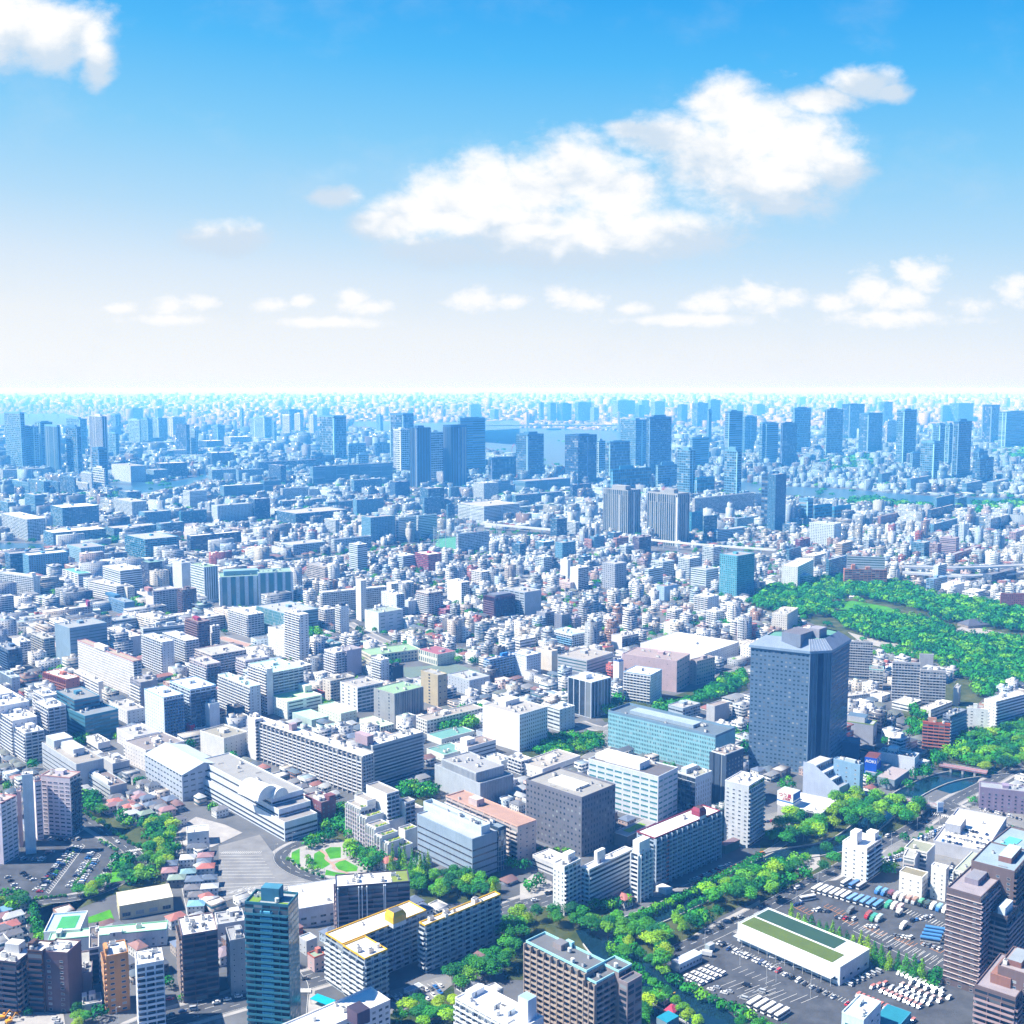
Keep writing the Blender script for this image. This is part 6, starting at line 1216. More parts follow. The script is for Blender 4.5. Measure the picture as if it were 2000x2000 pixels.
# bridges
def bridge(c,p,q,w,z,label,decks=(.30,.28,.28),arches=0,rail=(.45,.5,.55)):
    P,Q=gz(c,*p,z),gz(c,*q,z); l=math.hypot(Q[0]-P[0],Q[1]-P[1]); rz=math.atan2(Q[1]-P[1],Q[0]-P[0]); e=thing('bridge',label,'bridge',(P[0],P[1],0))
    m=M(); m.box(0,-w/2,z-1.2,l,w/2,z,decks,bottom=True); obj('deck',m,e,(0,0,0),rz)
    for s in (-1,1):
        m=M(); m.box(0,s*w/2-.15,z,l,s*w/2+.15,z+.25,rail); m.box(0,s*w/2-.06,z+1.0,l,s*w/2+.06,z+1.15,rail)
        for k in range(int(l/2.5)): m.box(k*2.5,s*w/2-.05,z+.25,k*2.5+.1,s*w/2+.05,z+1.0,rail)
        obj('railing',m,e,(0,0,0),rz)
    for k in range(1,4): m=M(); m.box(l*k/4-.8,-w/2+.5,0,l*k/4+.8,w/2-.5,z-1.2,(.4,.4,.4)); obj('pier',m,e,(0,0,0),rz)
    r2=random.Random(5)
    if arches:
        m=M()
        for k in range(int(l/1.6)):
            for j in range(int(w/1.2)):
                if (k+j)%2: m.box(k*1.6,-w/2+.4+j*1.2,z,k*1.6+1.2,-w/2+1.2+j*1.2,z+.03,r2.choice(((.5,.5,.5),(.35,.08,.12),(.55,.5,.5))))
        obj('deck_paving',m,e,(0,0,0),rz)
    FOOT.append([(P[0],P[1]-w),(Q[0],Q[1]-w),(Q[0],Q[1]+w),(P[0],P[1]+w)]); return e
bridge('D',(716,185),(1315,288),9,5,'pedestrian bridge over the canal with a red and white patterned deck',arches=1)
bridge('H',(1295,1515),(1655,1575),7,5,'second canal bridge with a plain dark red deck farther up the water',decks=(.34,.16,.18))
bridge('I',(1600,1130),(1640,1060),12,6,'small far canal bridge with white pylons',decks=(.6,.62,.64))
# elevated motorway, monorail track
def viaduct(c,pts,w,z,label,name='elevated_motorway',col=(.60,.64,.70)):
    P=smooth([gz(c,x,y,z) for x,y in pts],2); e=thing(name,label,'viaduct',(P[0][0],P[0][1],0)); bx,by=P[0]; L,R=strip(P,w); m=M()
    for i in range(len(P)-1):
        a,b,c_,d=[(q[0]-bx,q[1]-by) for q in (L[i],R[i],R[i+1],L[i+1])]
        m.face([(*b,z),(*c_,z),(*d,z),(*a,z)],(.4,.41,.43)); m.face([(*b,z-2),(*c_,z-2),(*c_,z+1.3),(*b,z+1.3)],col); m.face([(*d,z-2),(*a,z-2),(*a,z+1.3),(*d,z+1.3)],col); m.face([(*a,z-2),(*d,z-2),(*c_,z-2),(*b,z-2)],col)
    obj('deck',m,e); me=None
    acc=0
    for a,b in zip(P,P[1:]):
        l=math.hypot(b[0]-a[0],b[1]-a[1]); t=-acc
        while t+35<l:
            t+=35; k=M(); k.box(-1.2,-1.2,0,1.2,1.2,z-2,col); x,y=a[0]+(b[0]-a[0])*t/l-bx,a[1]+(b[1]-a[1])*t/l-by; me=me or k.mesh('pier',[FAC]); obj('pier',me,e,(x,y,0))
        acc=l-t
    for i in range(len(P)-1): FOOT.append([L[i],R[i],R[i+1],L[i+1]])
    ys=[proj(p[0],p[1],z)[1] for p in P]; xs=[proj(p[0],p[1],z)[0] for p in P]; GUARD.append((min(xs),max(xs),min(ys)-4,max(ys)+10,P[0][1]))
viaduct('L',[(1015,1415),(1250,1420),(1500,1425),(1990,1400)],18,16,'pale elevated motorway, the upper of the two crossing beyond the park'); viaduct('L',[(1015,1460),(1300,1475),(1550,1490),(1990,1450)],18,13,'pale elevated motorway, the lower of the two crossing beyond the park')
viaduct('K',[(1040,1212),(1300,1240),(1600,1262),(1990,1290)],7,15,'thin white raised railway track running below the two ribbed towers','railway_viaduct',(.7,.72,.74)); viaduct('J',[(1700,1090),(1850,1105),(2100,1125),(2350,1150)],14,12,'pale raised road beside the golf net','elevated_motorway')
# suspension bridge across the bay
def suspension():
    e=None; z=52
    T1=gz('K',117,412); T2=gz('K',806,402); Yb=(T1[1]+T2[1])/2; T1=(T1[0]*Yb/T1[1],Yb); T2=(T2[0]*Yb/T2[1],Yb)
    e=thing('suspension_bridge','pale grey suspension bridge with two towers across the far bay','bridge',(T1[0],T1[1],0)); l=T2[0]-T1[0]; c=(.62,.68,.74)
    sc=T1[1]/2200; top=hgt(sp('K',0,247)[1],Yb); dk=hgt(sp('K',0,345)[1],Yb); dk=max(dk,30)
    m=M(); m.box(-l*.8,-12,dk-9,l*1.25,12,dk,c,bottom=True); obj('deck',m,e)
    for x in (0,l):
        for s in (-14,14): m=M(); m.box(x-7,s-5,0,x+7,s+5,top,c); obj('tower_leg',m,e)
        m=M(); m.box(x-6,-14,top-10,x+6,14,top-2,c,bottom=True); m.box(x-6,-14,dk,x+6,14,dk+8,c); obj('cross_beam',m,e)
    for s in (-14,14):
        m=M(); n=22
        pts=[(-l*.42,s,dk)]+[(0,s,top)]+[(l*k/n,s,dk+6+(top-dk-6)*((2*k/n-1)**2)) for k in range(1,n)]+[(l,s,top),(l*1.35,s,dk)]
        for a,b in zip(pts,pts[1:]): tube(m,a,b,2.0,c,4)
        obj('cable',m,e); m=M()
        for k in range(1,n): x=l*k/n; tube(m,(x,s,dk),(x,s,dk+6+(top-dk-6)*((2*k/n-1)**2)),.8,c,3)
        obj('hanger',m,e)
suspension()
m=M(); loft(m,[(-60,2,0,10),(-50,10,0,10),(45,11,0,11),(62,3,0,13)],(.1,.16,.25)); m.box(-45,-9,10,40,9,20,(.7,.73,.76)); q=gz('K',312,385); o=obj('ship',m,None,(q[0],q[1],.2)); tag(o,'dark long ship with white decks below the suspension bridge','ship')
m=M(); loft(m,[(-6,1.2,0,1.4),(3,1.4,0,1.5),(6,.2,.4,1.9)],(.75,.76,.78)); m.box(-3,-1,1.4,1.5,1,2.8,(.6,.68,.76)); q=gz('C',1235,1820); tag(obj('motor_boat',m,None,(q[0],q[1],.2),.5),'small white motor boat moored at the canal jetty','boat')
for k,(x,y,lab,rc) in enumerate(((1110,1780,'dark red-roofed boathouse on the canal bank',(.3,.12,.12)),(1150,1800,'boathouse with a pale tin roof beside the moored boat',(.6,.6,.62)),(1215,1895,'small crimson-roofed hut nearest the bottom edge by the water',(.42,.05,.1)))):
    q=gz('C',x,y); t=thing('boathouse',lab,'hut',(q[0],q[1],.3)); hip(t,(0,0,0),.7+k*.1,7,5,3,5,(.42,.3,.26),rc)
m=M()
q0,q1=gz('C',1140,1740),gz('C',1228,1700)
for i in range(16): t=i/15; x,y=q0[0]+(q1[0]-q0[0])*t,q0[1]+(q1[1]-q0[1])*t; m.box(x-.3,y-.3,.1,x+.3,y+.3,.6,(.8,.42,.03))
tag(obj('float_boom',m),'line of orange floats strung across the canal','boom')
# construction cranes and harbour cranes
def crane(c,x,yb,yt,jx,jy,label,z0=0,col=(.62,.10,.10)):
    N=gz(c,x,yb,z0); h=hgt(sp(c,0,yt)[1],N[1])-z0; e=thing('tower_crane',label,'crane',(N[0],N[1],z0)); sc=N[1]/2200; jr=N[0]*0+((sp(c,jx,0)[0]-1000)*sc-N[0]); jz=hgt(sp(c,0,jy)[1],N[1])-z0
    m=M(); w=max(1.2,sc*.7); 
    for s in (-1,1):
        for u in (-1,1): tube(m,(s*w,u*w,0),(s*w,u*w,h),.35*w,col,4)
    for k in range(int(h/6)): tube(m,(-w,-w,k*6),(w,-w,k*6+6),.25*w,(.7,.7,.7) if k%2 else col,3)
    obj('mast',m,e); m=M(); tube(m,(0,0,h),(jr,0,jz),.8*w,col,5); tube(m,(0,0,h),(-jr*.25,0,h+1),1.3*w,(.6,.6,.62),5); obj('jib',m,e); m=M(); tube(m,(0,0,h+6*w),(jr,0,jz),.15*w,col,3); tube(m,(0,0,h),(0,0,h+6*w),.5*w,col,4); obj('a_frame',m,e)
crane('K',30,765,745,85,650,'red and white luffing crane left of the two unfinished bay towers'); crane('K',325,765,750,405,655,'red luffing crane between the two square bay towers, leaning right'); crane('K',400,700,690,300,640,'pink-red crane arm leaning left between the square bay towers')
crane('K',815,690,660,720,500,'red and white crane in front of the curved-top tower'); crane('J',1014,300,235,1008,195,'thin red crane on the roof of the tallest unfinished tower, its left corner'); crane('J',1197,300,240,1200,200,'thin red crane on the roof of the tallest unfinished tower, its right corner'); crane('K',0,560,520,20,490,'small red crane by the bay shore')
for k,x in enumerate((130,215,330,440)): crane('I',x,290,262,x-30,235,'faint grey-pink harbour crane beyond the left towers',col=(.55,.45,.5))
for o in bpy.data.objects:
    if o.get('label')=='faint grey-pink harbour crane beyond the left towers': o['group']='harbour cranes beyond the left towers'
# ferris wheel far left
def wheel():
    N=gz('I',1490,352); R=N[1]/2200*12; e=thing('ferris_wheel','faint white Ferris wheel on the far bay shore','ferris wheel',(N[0],N[1],0)); m=M(); P=cyl_pts(R,24); 
    for a,b in zip(P,P[1:]): tube(m,(a[0],0,a[1]+R+5),(b[0],0,b[1]+R+5),3,(.8,.7,.72),4)
    for a in P[::2]: tube(m,(0,0,R+5),(a[0],0,a[1]+R+5),1.6,(.8,.7,.72),3)
    obj('rim',m,e); m=M(); tube(m,(-R*.5,0,0),(0,0,R+5),4,(.7,.7,.75),4); tube(m,(R*.5,0,0),(0,0,R+5),4,(.7,.7,.75),4); obj('support',m,e)
wheel()
# golf practice net
e=thing('golf_net','tall pale golf practice net on white poles','net',(*gz('J',1340,1270),0)); bx,by,_=e.location
GP=[(1340,1270),(1380,1285),(1430,1292),(1510,1300),(1600,1290),(1690,1280)]; GP2=[(1365,1180),(1440,1175),(1520,1170),(1600,1168),(1690,1172)]
for x,y in GP+GP2+[(1720,1240),(1815,1240)]:
    q=gz('J',x,y); m=M(); m.box(q[0]-bx-.5,q[1]-by-.5,0,q[0]-bx+.5,q[1]-by+.5,44,(.75,.78,.8)); obj('pole',m,e)
m=M()
for L_ in (GP,GP2):
    qs=[gz('J',x,y) for x,y in L_]
    for a,b in zip(qs,qs[1:]):
        for k in range(1,22): tube(m,(a[0]-bx,a[1]-by,2*k),(b[0]-bx,b[1]-by,2*k),.08,(.7,.8,.78),3)
obj('net_rope',m,e); lot('J',[(1350,1270),(1520,1290),(1700,1275),(1690,1190),(1370,1190)],mk_simple('practice_green',(.07,.32,.2),.8),'practice_green',.2)
# ================================================================ far towers
C0=(.26,.46,.62);C1=(.12,.30,.46);C2=(.06,.18,.32);C3=(.56,.66,.74);C4=(.03,.10,.22);C5=(.04,.26,.42)  # dark bluish tower colours: part of the distance haze is put into them
FAR={'I':[(30,150,183,265,672,C1,'b','tall broad blue-grey tower with fine balcony lines'),(178,252,292,360,668,C0,'b',''),(262,300,394,328,660,C1,'b',''),(335,430,452,362,718,C1,'v','pale ribbed tower with a lighter left edge'),(494,576,612,370,722,C2,'b','slim dark tower with a notched crown'),(500,600,655,303,575,C1,'b',''),(672,768,804,285,702,C3,'v','tower with bright vertical white ribs'),(690,740,808,530,802,C2,'b','stepped dark tower in front of the ribbed one'),(697,785,795,680,838,C3,'b','pale squat tower at the river mouth'),(805,870,897,415,588,C1,'b',''),(835,870,912,275,432,C1,'c','tower with a concave dark side'),(938,1005,1078,222,312,C2,'c','broad dark block on the skyline'),(968,1050,1062,315,492,C0,'b',''),(1062,1112,1150,308,482,C1,'b',''),(1150,1192,1262,300,472,C0,'b',''),(1168,1190,1224,226,300,C2,'c',''),(1300,1340,1372,225,280,C0,'b',''),(1325,1402,1430,348,578,C4,'c','dark navy square-cut tower block'),(1428,1470,1492,388,572,C0,'b',''),(1265,1300,1400,292,442,C3,'b','faint pale slab cluster'),(1608,1640,1697,355,478,C1,'b',''),(1810,1822,1838,225,390,C1,'c','very thin blade-shaped tower'),(1885,1920,1990,300,445,C0,'b','')],
'J':[(-10,60,122,290,450,C0,'b',''),(120,135,150,330,470,C1,'b',''),(186,250,342,240,398,C2,'c',''),(198,250,265,276,440,C3,'b',''),(290,330,356,265,402,C3,'b','pale tower with rounded corners'),(395,430,460,272,412,C3,'b',''),(458,500,555,225,300,C0,'b',''),(480,585,680,288,612,C1,'c','broad dark two-tone tower'),(448,540,612,395,545,C2,'b','low dark tower with a white flat top'),(905,935,958,280,400,C1,'b',''),(1010,1110,1190,272,622,C2,'c','tallest dark tower still under construction'),(1035,1090,1165,388,700,C3,'b','pale tower leaning against the unfinished dark one'),(1160,1212,1318,372,826,C4,'v','dark twin tower with white edge lines, the left twin'),(1312,1320,1412,410,788,C3,'b','pale slab joining the dark twin towers'),(1412,1470,1590,365,820,C4,'v','dark twin tower with a white oval cap, the right twin'),(1528,1540,1730,310,726,C1,'r','blue tower with bright horizontal white bands'),(1755,1780,1990,605,770,C4,'c','dark blue square office block by the shore'),(1605,1620,1700,195,300,C0,'b',''),(1765,1800,1832,235,310,C1,'b',''),(1275,1285,1300,205,280,C0,'b',''),(1410,1418,1428,185,250,C0,'b',''),(690,700,830,500,640,C1,'b',''),(758,770,850,575,660,C0,'b',''),(885,900,1010,490,590,C2,'c',''),(412,420,592,585,665,C4,'c','')],
'K':[(30,118,240,425,772,C2,'b','square dark tower with a bright gridded left side'),(400,500,640,432,800,C4,'b','square dark navy tower beside the bay, the wider one'),(820,935,1030,310,660,C1,'b','ribbed pale-sided tower of the bayfront group'),(640,655,705,470,740,C0,'b',''),(705,740,890,480,750,C1,'c','tower with an upward-curving roof line'),(1015,1040,1205,295,740,C2,'b','broad dark rounded tower of the bayfront group'),(742,760,1050,690,870,C5,'c','wide blue glass office with a notch at its foot'),(690,875,970,845,1180,(.30,.32,.34),('v',6,90,.66,.995,.1,(.46,.47,.48)),'ribbed concrete office tower, the left one of two alike'),(1022,1250,1340,880,1265,(.30,.32,.34),('v',6,90,.66,.995,.1,(.46,.47,.48)),'ribbed concrete office tower, the right one of two alike'),(1085,1100,1255,655,820,C1,'b',''),(1248,1345,1385,540,868,C1,'b','slender tower with a gridded crown, the left one of two'),(1345,1360,1488,455,660,C1,'r',''),(1380,1395,1530,755,870,C5,'c',''),(1475,1485,1508,238,530,C2,'n','thin plain blue chimney-like shaft'),(1610,1640,1742,248,660,C1,'r',''),(1605,1700,1735,545,880,C1,'b','slender tower with a gridded crown, the right one of two'),(1740,1760,1850,290,560,C1,'b',''),(1870,1890,1990,340,640,C1,'b',''),(1885,1960,2070,730,1120,C4,'b','tall dark tower with purple balcony bands'),(200,215,240,180,310,C1,'b',''),(265,290,335,185,320,C1,'b',''),(340,380,450,188,320,C2,'b',''),(475,500,600,180,320,C1,'b',''),(590,620,655,220,330,C0,'b',''),(760,800,930,165,300,C0,'b',''),(930,960,1000,200,300,C2,'c',''),(950,980,1035,165,280,C0,'b',''),(1050,1080,1155,172,300,C0,'b',''),(1250,1280,1325,198,330,C2,'b',''),(1360,1400,1480,185,370,C1,'c','two-part glass tower with a dark wedge'),(1480,1500,1575,160,330,C1,'b',''),(1670,1700,1750,195,260,C0,'b',''),(1820,1850,1910,195,280,C1,'b','')],
'L':[(180,200,325,230,560,C1,'c','tower with a sweeping diagonal shade line, the left one'),(-20,-10,80,340,640,C1,'r',''),(98,110,220,340,665,C4,'c','plain dark blue tower standing by the river park'),(430,445,570,232,580,C1,'c','tower with a sweeping diagonal shade line, the right one'),(690,760,866,268,562,C2,'b','dark square tower with a white centre strip'),(560,620,730,195,450,C4,'c','dark stepped tower cluster'),(850,880,942,180,360,C2,'c',''),(975,1030,1125,240,640,C1,'b','tall paired tower with a lighter shaft'),(885,900,980,320,480,C3,'b',''),(1155,1255,1298,485,760,C1,'b','mid-height tower before the tall slim one'),(1238,1300,1340,345,640,C1,'b',''),(1340,1370,1410,348,650,C1,'b',''),(1400,1440,1540,328,750,C2,'b','tall slim tower with a white ribbed left edge'),(1370,1440,1552,190,330,C2,'b','broad dark tower on the far skyline'),(1618,1690,1750,205,485,C4,'c','dark tower split by a bright vertical slot'),(1550,1590,1660,555,760,C2,'b',''),(1580,1600,1705,605,800,C2,'b','plum-tinted balconied tower by the far river bank'),(1745,1800,1990,250,520,C1,'r','wide pale blue office tower, far right'),(228,240,285,140,200,C0,'b',''),(512,525,565,170,230,C0,'b',''),(1305,1320,1370,205,330,C0,'b',''),(830,840,855,175,240,C0,'b',''),(235,300,342,915,1060,C1,'r',''),(342,350,485,975,1060,C5,'b',''),(485,500,628,985,1060,C5,'b',''),(1075,1090,1150,560,680,C1,'b','')]}
def nth(i): return ['leftmost','second','third','fourth','fifth','sixth','seventh','eighth','ninth','tenth','eleventh','twelfth','thirteenth','fourteenth','fifteenth','sixteenth','seventeenth','eighteenth','nineteenth','twentieth'][i]
WHERE={'I':'left quarter of the skyline','J':'skyline left of centre','K':'skyline around the bay bridge','L':'right quarter of the skyline'}
R_T=random.Random(31)
for c,lst in FAR.items():
    an=sorted([t for t in lst if not t[7]],key=lambda t:t[0])
    for t in lst:
        xl,xn,xr,yt,yb,col,st,lab=t
        if not lab: i=an.index(t); lab='%s plain tower block, %s%s in the %s'%({C0:'pale blue-grey',C1:'blue-grey',C2:'dark blue',C3:'whitish',C4:'navy',C5:'teal blue'}[col],nth(i),'',WHERE[c])
        f={'b':('b',9,8,.86,.62),'r':('r',60,9,.99,.5),'v':('v',11,300,.6,.99),'c':('c',9,11,.88,.8),'n':None}.get(st,st) if not isinstance(st,tuple) else st
        n0=len(bpy.data.objects)
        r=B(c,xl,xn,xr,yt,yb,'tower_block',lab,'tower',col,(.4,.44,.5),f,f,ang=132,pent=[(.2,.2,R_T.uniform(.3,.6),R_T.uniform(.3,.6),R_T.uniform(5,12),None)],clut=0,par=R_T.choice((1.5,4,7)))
        if r['N'][1]<9000 and c!='n':
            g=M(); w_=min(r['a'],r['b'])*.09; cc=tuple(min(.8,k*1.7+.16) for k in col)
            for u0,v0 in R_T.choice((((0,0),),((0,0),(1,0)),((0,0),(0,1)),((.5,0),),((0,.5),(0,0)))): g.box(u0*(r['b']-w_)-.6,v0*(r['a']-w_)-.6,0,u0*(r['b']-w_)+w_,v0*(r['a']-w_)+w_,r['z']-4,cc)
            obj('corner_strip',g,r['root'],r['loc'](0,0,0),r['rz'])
R_=random.Random(11)
# slabs of flats in the far left and centre
SL=[('I',0,20,340,690,765,C3),('I',75,215,222,785,878,C1),('I',218,330,346,775,872,C1),('I',345,440,452,780,866,C2),('I',450,560,572,745,868,C2),('I',565,660,672,790,855,C3),('I',610,690,700,715,835,C3),('I',185,262,332,880,1030,C1),('I',380,470,745,975,1125,C1),('I',10,205,342,1062,1222,C3),('I',855,995,1100,930,1028,C3),('I',900,960,1065,855,915,C2),('I',1045,1090,1290,1010,1125,C1),('I',1350,1365,1560,1003,1098,C5),('I',1595,1640,1910,960,1080,C3),('I',1545,1580,1620,935,1055,C3),('I',1380,1430,1560,850,980,C3),('I',1165,1210,1412,640,755,C4),('I',840,985,1100,660,782,C3),('I',1100,1160,1270,690,775,C0),('I',1560,1600,1765,560,665,C4),('I',1570,1600,1780,690,770,C0),('I',1780,1800,1990,690,785,C0),('I',1660,1690,1990,810,910,C1),('I',325,400,800,1165,1265,C1),('I',800,860,1180,1130,1215,C1),('I',1180,1215,1390,1095,1200,C1),('I',940,1095,1350,1215,1365,C5),('I',1410,1440,1820,1190,1310,C4),('I',35,75,330,1325,1480,C2),('I',170,215,515,1335,1500,C1),('I',505,610,790,1280,1390,C0),('I',0,60,120,935,1040,C1),('I',1260,1300,1410,540,590,C3),('I',1500,1560,1690,470,520,C4),('I',1690,1740,1900,440,500,C3),
('J',0,20,465,630,700,C4),('J',95,185,228,655,800,C4),('J',408,430,1030,665,812,C1),('J',180,200,395,830,915,C3),('J',385,400,540,835,895,C3),('J',40,60,190,770,855,C1),('J',720,740,950,765,880,C1),('J',1010,1050,1160,780,900,C4),('J',1235,1300,1420,830,1000,C2),('J',1255,1270,1395,900,1050,C1),('J',1455,1470,1700,820,900,C1),('J',1640,1720,1830,790,920,C3),('J',1750,1780,1920,775,880,C1),('J',520,540,725,935,1010,C1),('J',730,760,965,915,1030,C1),('J',180,200,520,925,975,C2),('J',155,300,690,1020,1100,C2),('J',518,600,628,1068,1170,C3),('J',795,865,1050,1050,1250,C1),('J',1055,1075,1210,1050,1228,C3),('J',1210,1225,1365,1035,1210,C3),('J',1525,1720,1990,965,1095,C3),('J',1435,1450,1500,950,1065,C2),('J',1510,1525,1760,1175,1330,C3),('J',190,280,520,1255,1330,C3),('J',570,590,870,1215,1300,C3),('J',700,765,840,1255,1460,C3),('J',1040,1110,1200,1340,1450,C3),('J',1200,1300,1400,1330,1460,(.36,.07,.10)),('J',380,520,600,1425,1530,(.52,.48,.46)),('J',-60,-10,105,910,1060,C4),('J',0,170,180,1500,1520,C3),
('K',10,100,440,775,865,C1),('K',440,460,600,800,900,C4),('K',0,30,380,880,960,C1),('K',30,50,320,970,1020,(.5,.68,.64)),('K',1340,1355,1440,1010,1160,C5),('K',1440,1450,1550,1040,1230,(.08,.22,.3)),('K',1360,1380,1830,905,1050,(.6,.62,.64)),('K',1495,1550,1780,1150,1230,C0),('K',1680,1700,1860,1055,1130,C0),('K',1715,1750,1790,850,930,C1),('K',1790,1810,1880,870,970,C3),('K',175,240,320,1235,1320,C1),('K',325,380,480,1240,1360,C1),('K',290,340,415,1060,1200,C2),('K',415,480,510,1085,1180,C3),('K',545,600,600,1215,1290,(.5,.25,.25)),('K',590,620,700,1195,1290,C1),('K',725,770,830,1165,1240,C2),('K',765,790,880,1205,1290,(.5,.24,.16)),('K',910,960,1050,1200,1320,(.16,.11,.16)),('K',680,778,865,1400,1592,(.36,.40,.48)),('K',1255,1340,1420,1360,1520,C3),('K',1350,1465,1560,1445,1590,C3),('K',1438,1520,1580,1275,1440,C3),('K',1568,1700,1832,1340,1650,(.10,.34,.46)),('K',0,60,105,1250,1350,C2),('K',810,860,920,1265,1330,C3),('K',945,1000,1020,1370,1440,(.45,.36,.4)),('K',1050,1140,1225,1385,1500,C3),('K',1000,1030,1140,1440,1560,C3),('K',175,240,300,1350,1480,C3),('K',500,540,600,1345,1450,C2),
('L',0,60,140,725,1150,C2),('L',310,500,555,1100,1260,C3),('L',110,170,230,1100,1170,C2),('L',510,560,640,1245,1330,(.56,.46,.36)),('L',205,240,320,1220,1290,(.3,.07,.13)),('L',725,760,800,1215,1300,C3),('L',1080,1180,1225,1240,1350,C1),('L',1220,1280,1310,1250,1370,(.4,.3,.32)),('L',1300,1420,1445,1205,1330,(.4,.33,.38)),('L',1355,1400,1610,1330,1400,(.34,.06,.1)),('L',830,850,1020,1040,1100,(.38,.22,.2)),('L',1205,1230,1410,990,1060,C4),('L',1250,1275,1410,900,980,C1),('L',1410,1430,1500,905,975,C1),('L',1220,1250,1430,1100,1160,C1),('L',1440,1480,1510,1100,1250,C3),('L',1390,1410,1450,1110,1200,C3),('L',1530,1570,1620,1150,1250,C3),('L',1640,1680,1750,1060,1150,C3),('L',1720,1760,1820,1040,1130,C3),('L',1820,1870,1932,1160,1240,(.5,.36,.4)),('L',265,350,440,1340,1430,(.5,.5,.48)),('L',140,160,250,1290,1390,C1),('L',440,460,600,1370,1530,C1),('L',830,860,935,715,790,C1),('L',1050,1080,1230,755,860,C1),('L',1465,1500,1620,790,870,C1),('L',1650,1700,1820,780,870,C0)]
LT=[]
for i,(c,xl,xn,xr,yt,yb,col) in enumerate(SL):
    st=R_.choice((('b',5,3.2,.9,.6),('b',4,3.2,.85,.6,0,tuple(min(.75,k*1.25) for k in col)),('g',4,3.4,.5,.5),('r',50,3.6,.97,.45)))
    wide=(xr-xl)>200
    if sum(col)<.8 and st[0]=='r': st=('c',5,4,.9,.7)
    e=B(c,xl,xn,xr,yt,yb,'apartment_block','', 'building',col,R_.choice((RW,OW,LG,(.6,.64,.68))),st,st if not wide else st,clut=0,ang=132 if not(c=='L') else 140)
    LT.append((e['root'],c,(xl+xr)/2,(yt+yb)/2,col,wide,e['z'],yb-yt))
# ================================================================ labels for the plainer blocks, relative to landmarks
NMC={C0:'pale blue-grey',C1:'blue-grey',C2:'dark blue',C3:'whitish',C4:'navy',C5:'teal blue'}
def cname(col):
    if col in NMC: return NMC[col]
    r,g,b=col; l=(r+g+b)/3
    if r>g*1.6 and r>.25: return 'red-brown' if l<.3 else 'pink'
    if r>g*1.3: return 'brown' if l<.35 else 'cream'
    if g>r*1.5 and b>r*1.4: return 'teal'
    if l>.6: return 'white'
    if l>.46: return 'pale'
    if l>.33: return 'grey'
    if l>.2: return 'slate'
    return 'dark'
STOPW={'with','beside','behind','by','of','in','at','stepping','standing','between','and','on','left','right','its','just','below','next','joined','attached','above','cut','under','stands','interrupted','until','near','leaning','joining','crossing','running','from','still','to','reading'}
LMKS=[]
for o in list(bpy.data.objects):
    lab=o.get('label')
    if not lab or o.parent or o.get('kind'): continue
    if o.name.split('.')[0] in ('parked_car','van','coach','truck'): continue
    ws=lab.replace(',','').split(); s=[]
    for w in ws:
        if w in STOPW and len(s)>=3: break
        s.append(w)
        if len(s)>=6: break
    if s[-1] in STOPW or len(s)<2: continue
    px=proj(o.location[0],o.location[1],10)
    if -50<px[0]<2050 and px[1]<2050: LMKS.append((px[0],px[1],o.location[1],' '.join(s)))
cnt_={}
for l in LMKS: cnt_[l[3]]=cnt_.get(l[3],0)+1
LMKS=[l for l in LMKS if cnt_[l[3]]==1]
LX=np.array([[l[0],l[1]] for l in LMKS]); USED={}
def rel(X,Y,skip=0):
    px=proj(X,Y,8); d=(LX[:,0]-px[0])**2+(2.2*(LX[:,1]-px[1]))**2; k=np.argsort(d)[skip]; l=LMKS[k]
    dy=px[1]-l[1]; dx=px[0]-l[0]
    if abs(dx)>2.5*abs(dy): r='to the left of' if dx<0 else 'to the right of'
    else: r='in front of' if dy>0 else 'behind'
    return r,l[3]
def autolabel(base,X,Y):
    for s in range(4):
        r,l=rel(X,Y,s); lab='%s %s the %s'%(base,r,l)
        if len(lab.split())>16: continue
        if lab not in USED: USED[lab]=0; return lab,None
    r,l=rel(X,Y,0); lab='%s %s the %s'%(base,r,l); lab=' '.join(lab.split()[:16])
    USED[lab]=USED.get(lab,0)+1; return lab,lab
DUP={}
for (e,c,x,y,col,wide,h,hp) in LT:
    ad='long' if wide else ('tall slim' if hp>130 else ('tall' if h>45 else 'mid-height')); 
    lab,_=autolabel('%s %s apartment block'%(ad,cname(col)),e.location[0],e.location[1]); e['label']=lab
# ================================================================ the ordinary city between: occupancy and sight guards
RX0,RX1,RY0,RY1,RS=-11000,11000,430,20000,8
OCC=np.zeros((int((RY1-RY0)/RS),int((RX1-RX0)/RS)),dtype=np.uint8)
def raster(poly,val):
    P=np.array(poly); x0,x1=P[:,0].min(),P[:,0].max(); y0,y1=P[:,1].min(),P[:,1].max()
    i0,i1=max(0,int((y0-RY0)/RS)-1),min(OCC.shape[0],int((y1-RY0)/RS)+2); j0,j1=max(0,int((x0-RX0)/RS)-1),min(OCC.shape[1],int((x1-RX0)/RS)+2)
    if i1<=i0 or j1<=j0: return
    yy=RY0+(np.arange(i0,i1)+.5)*RS; xx=RX0+(np.arange(j0,j1)+.5)*RS; gx,gy=np.meshgrid(xx,yy); c=np.zeros(gx.shape,bool); n=len(P); j=n-1
    for i in range(n):
        xi,yi=P[i]; xj,yj=P[j]
        if yi!=yj:
            k=((yi>gy)!=(yj>gy))&(gx<(xj-xi)*(gy-yi)/(yj-yi)+xi); c^=k
        j=i
    OCC[i0:i1,j0:j1][c]|=val
for p in POLY: raster(p,1)
for p in FOOT: raster(p,2)
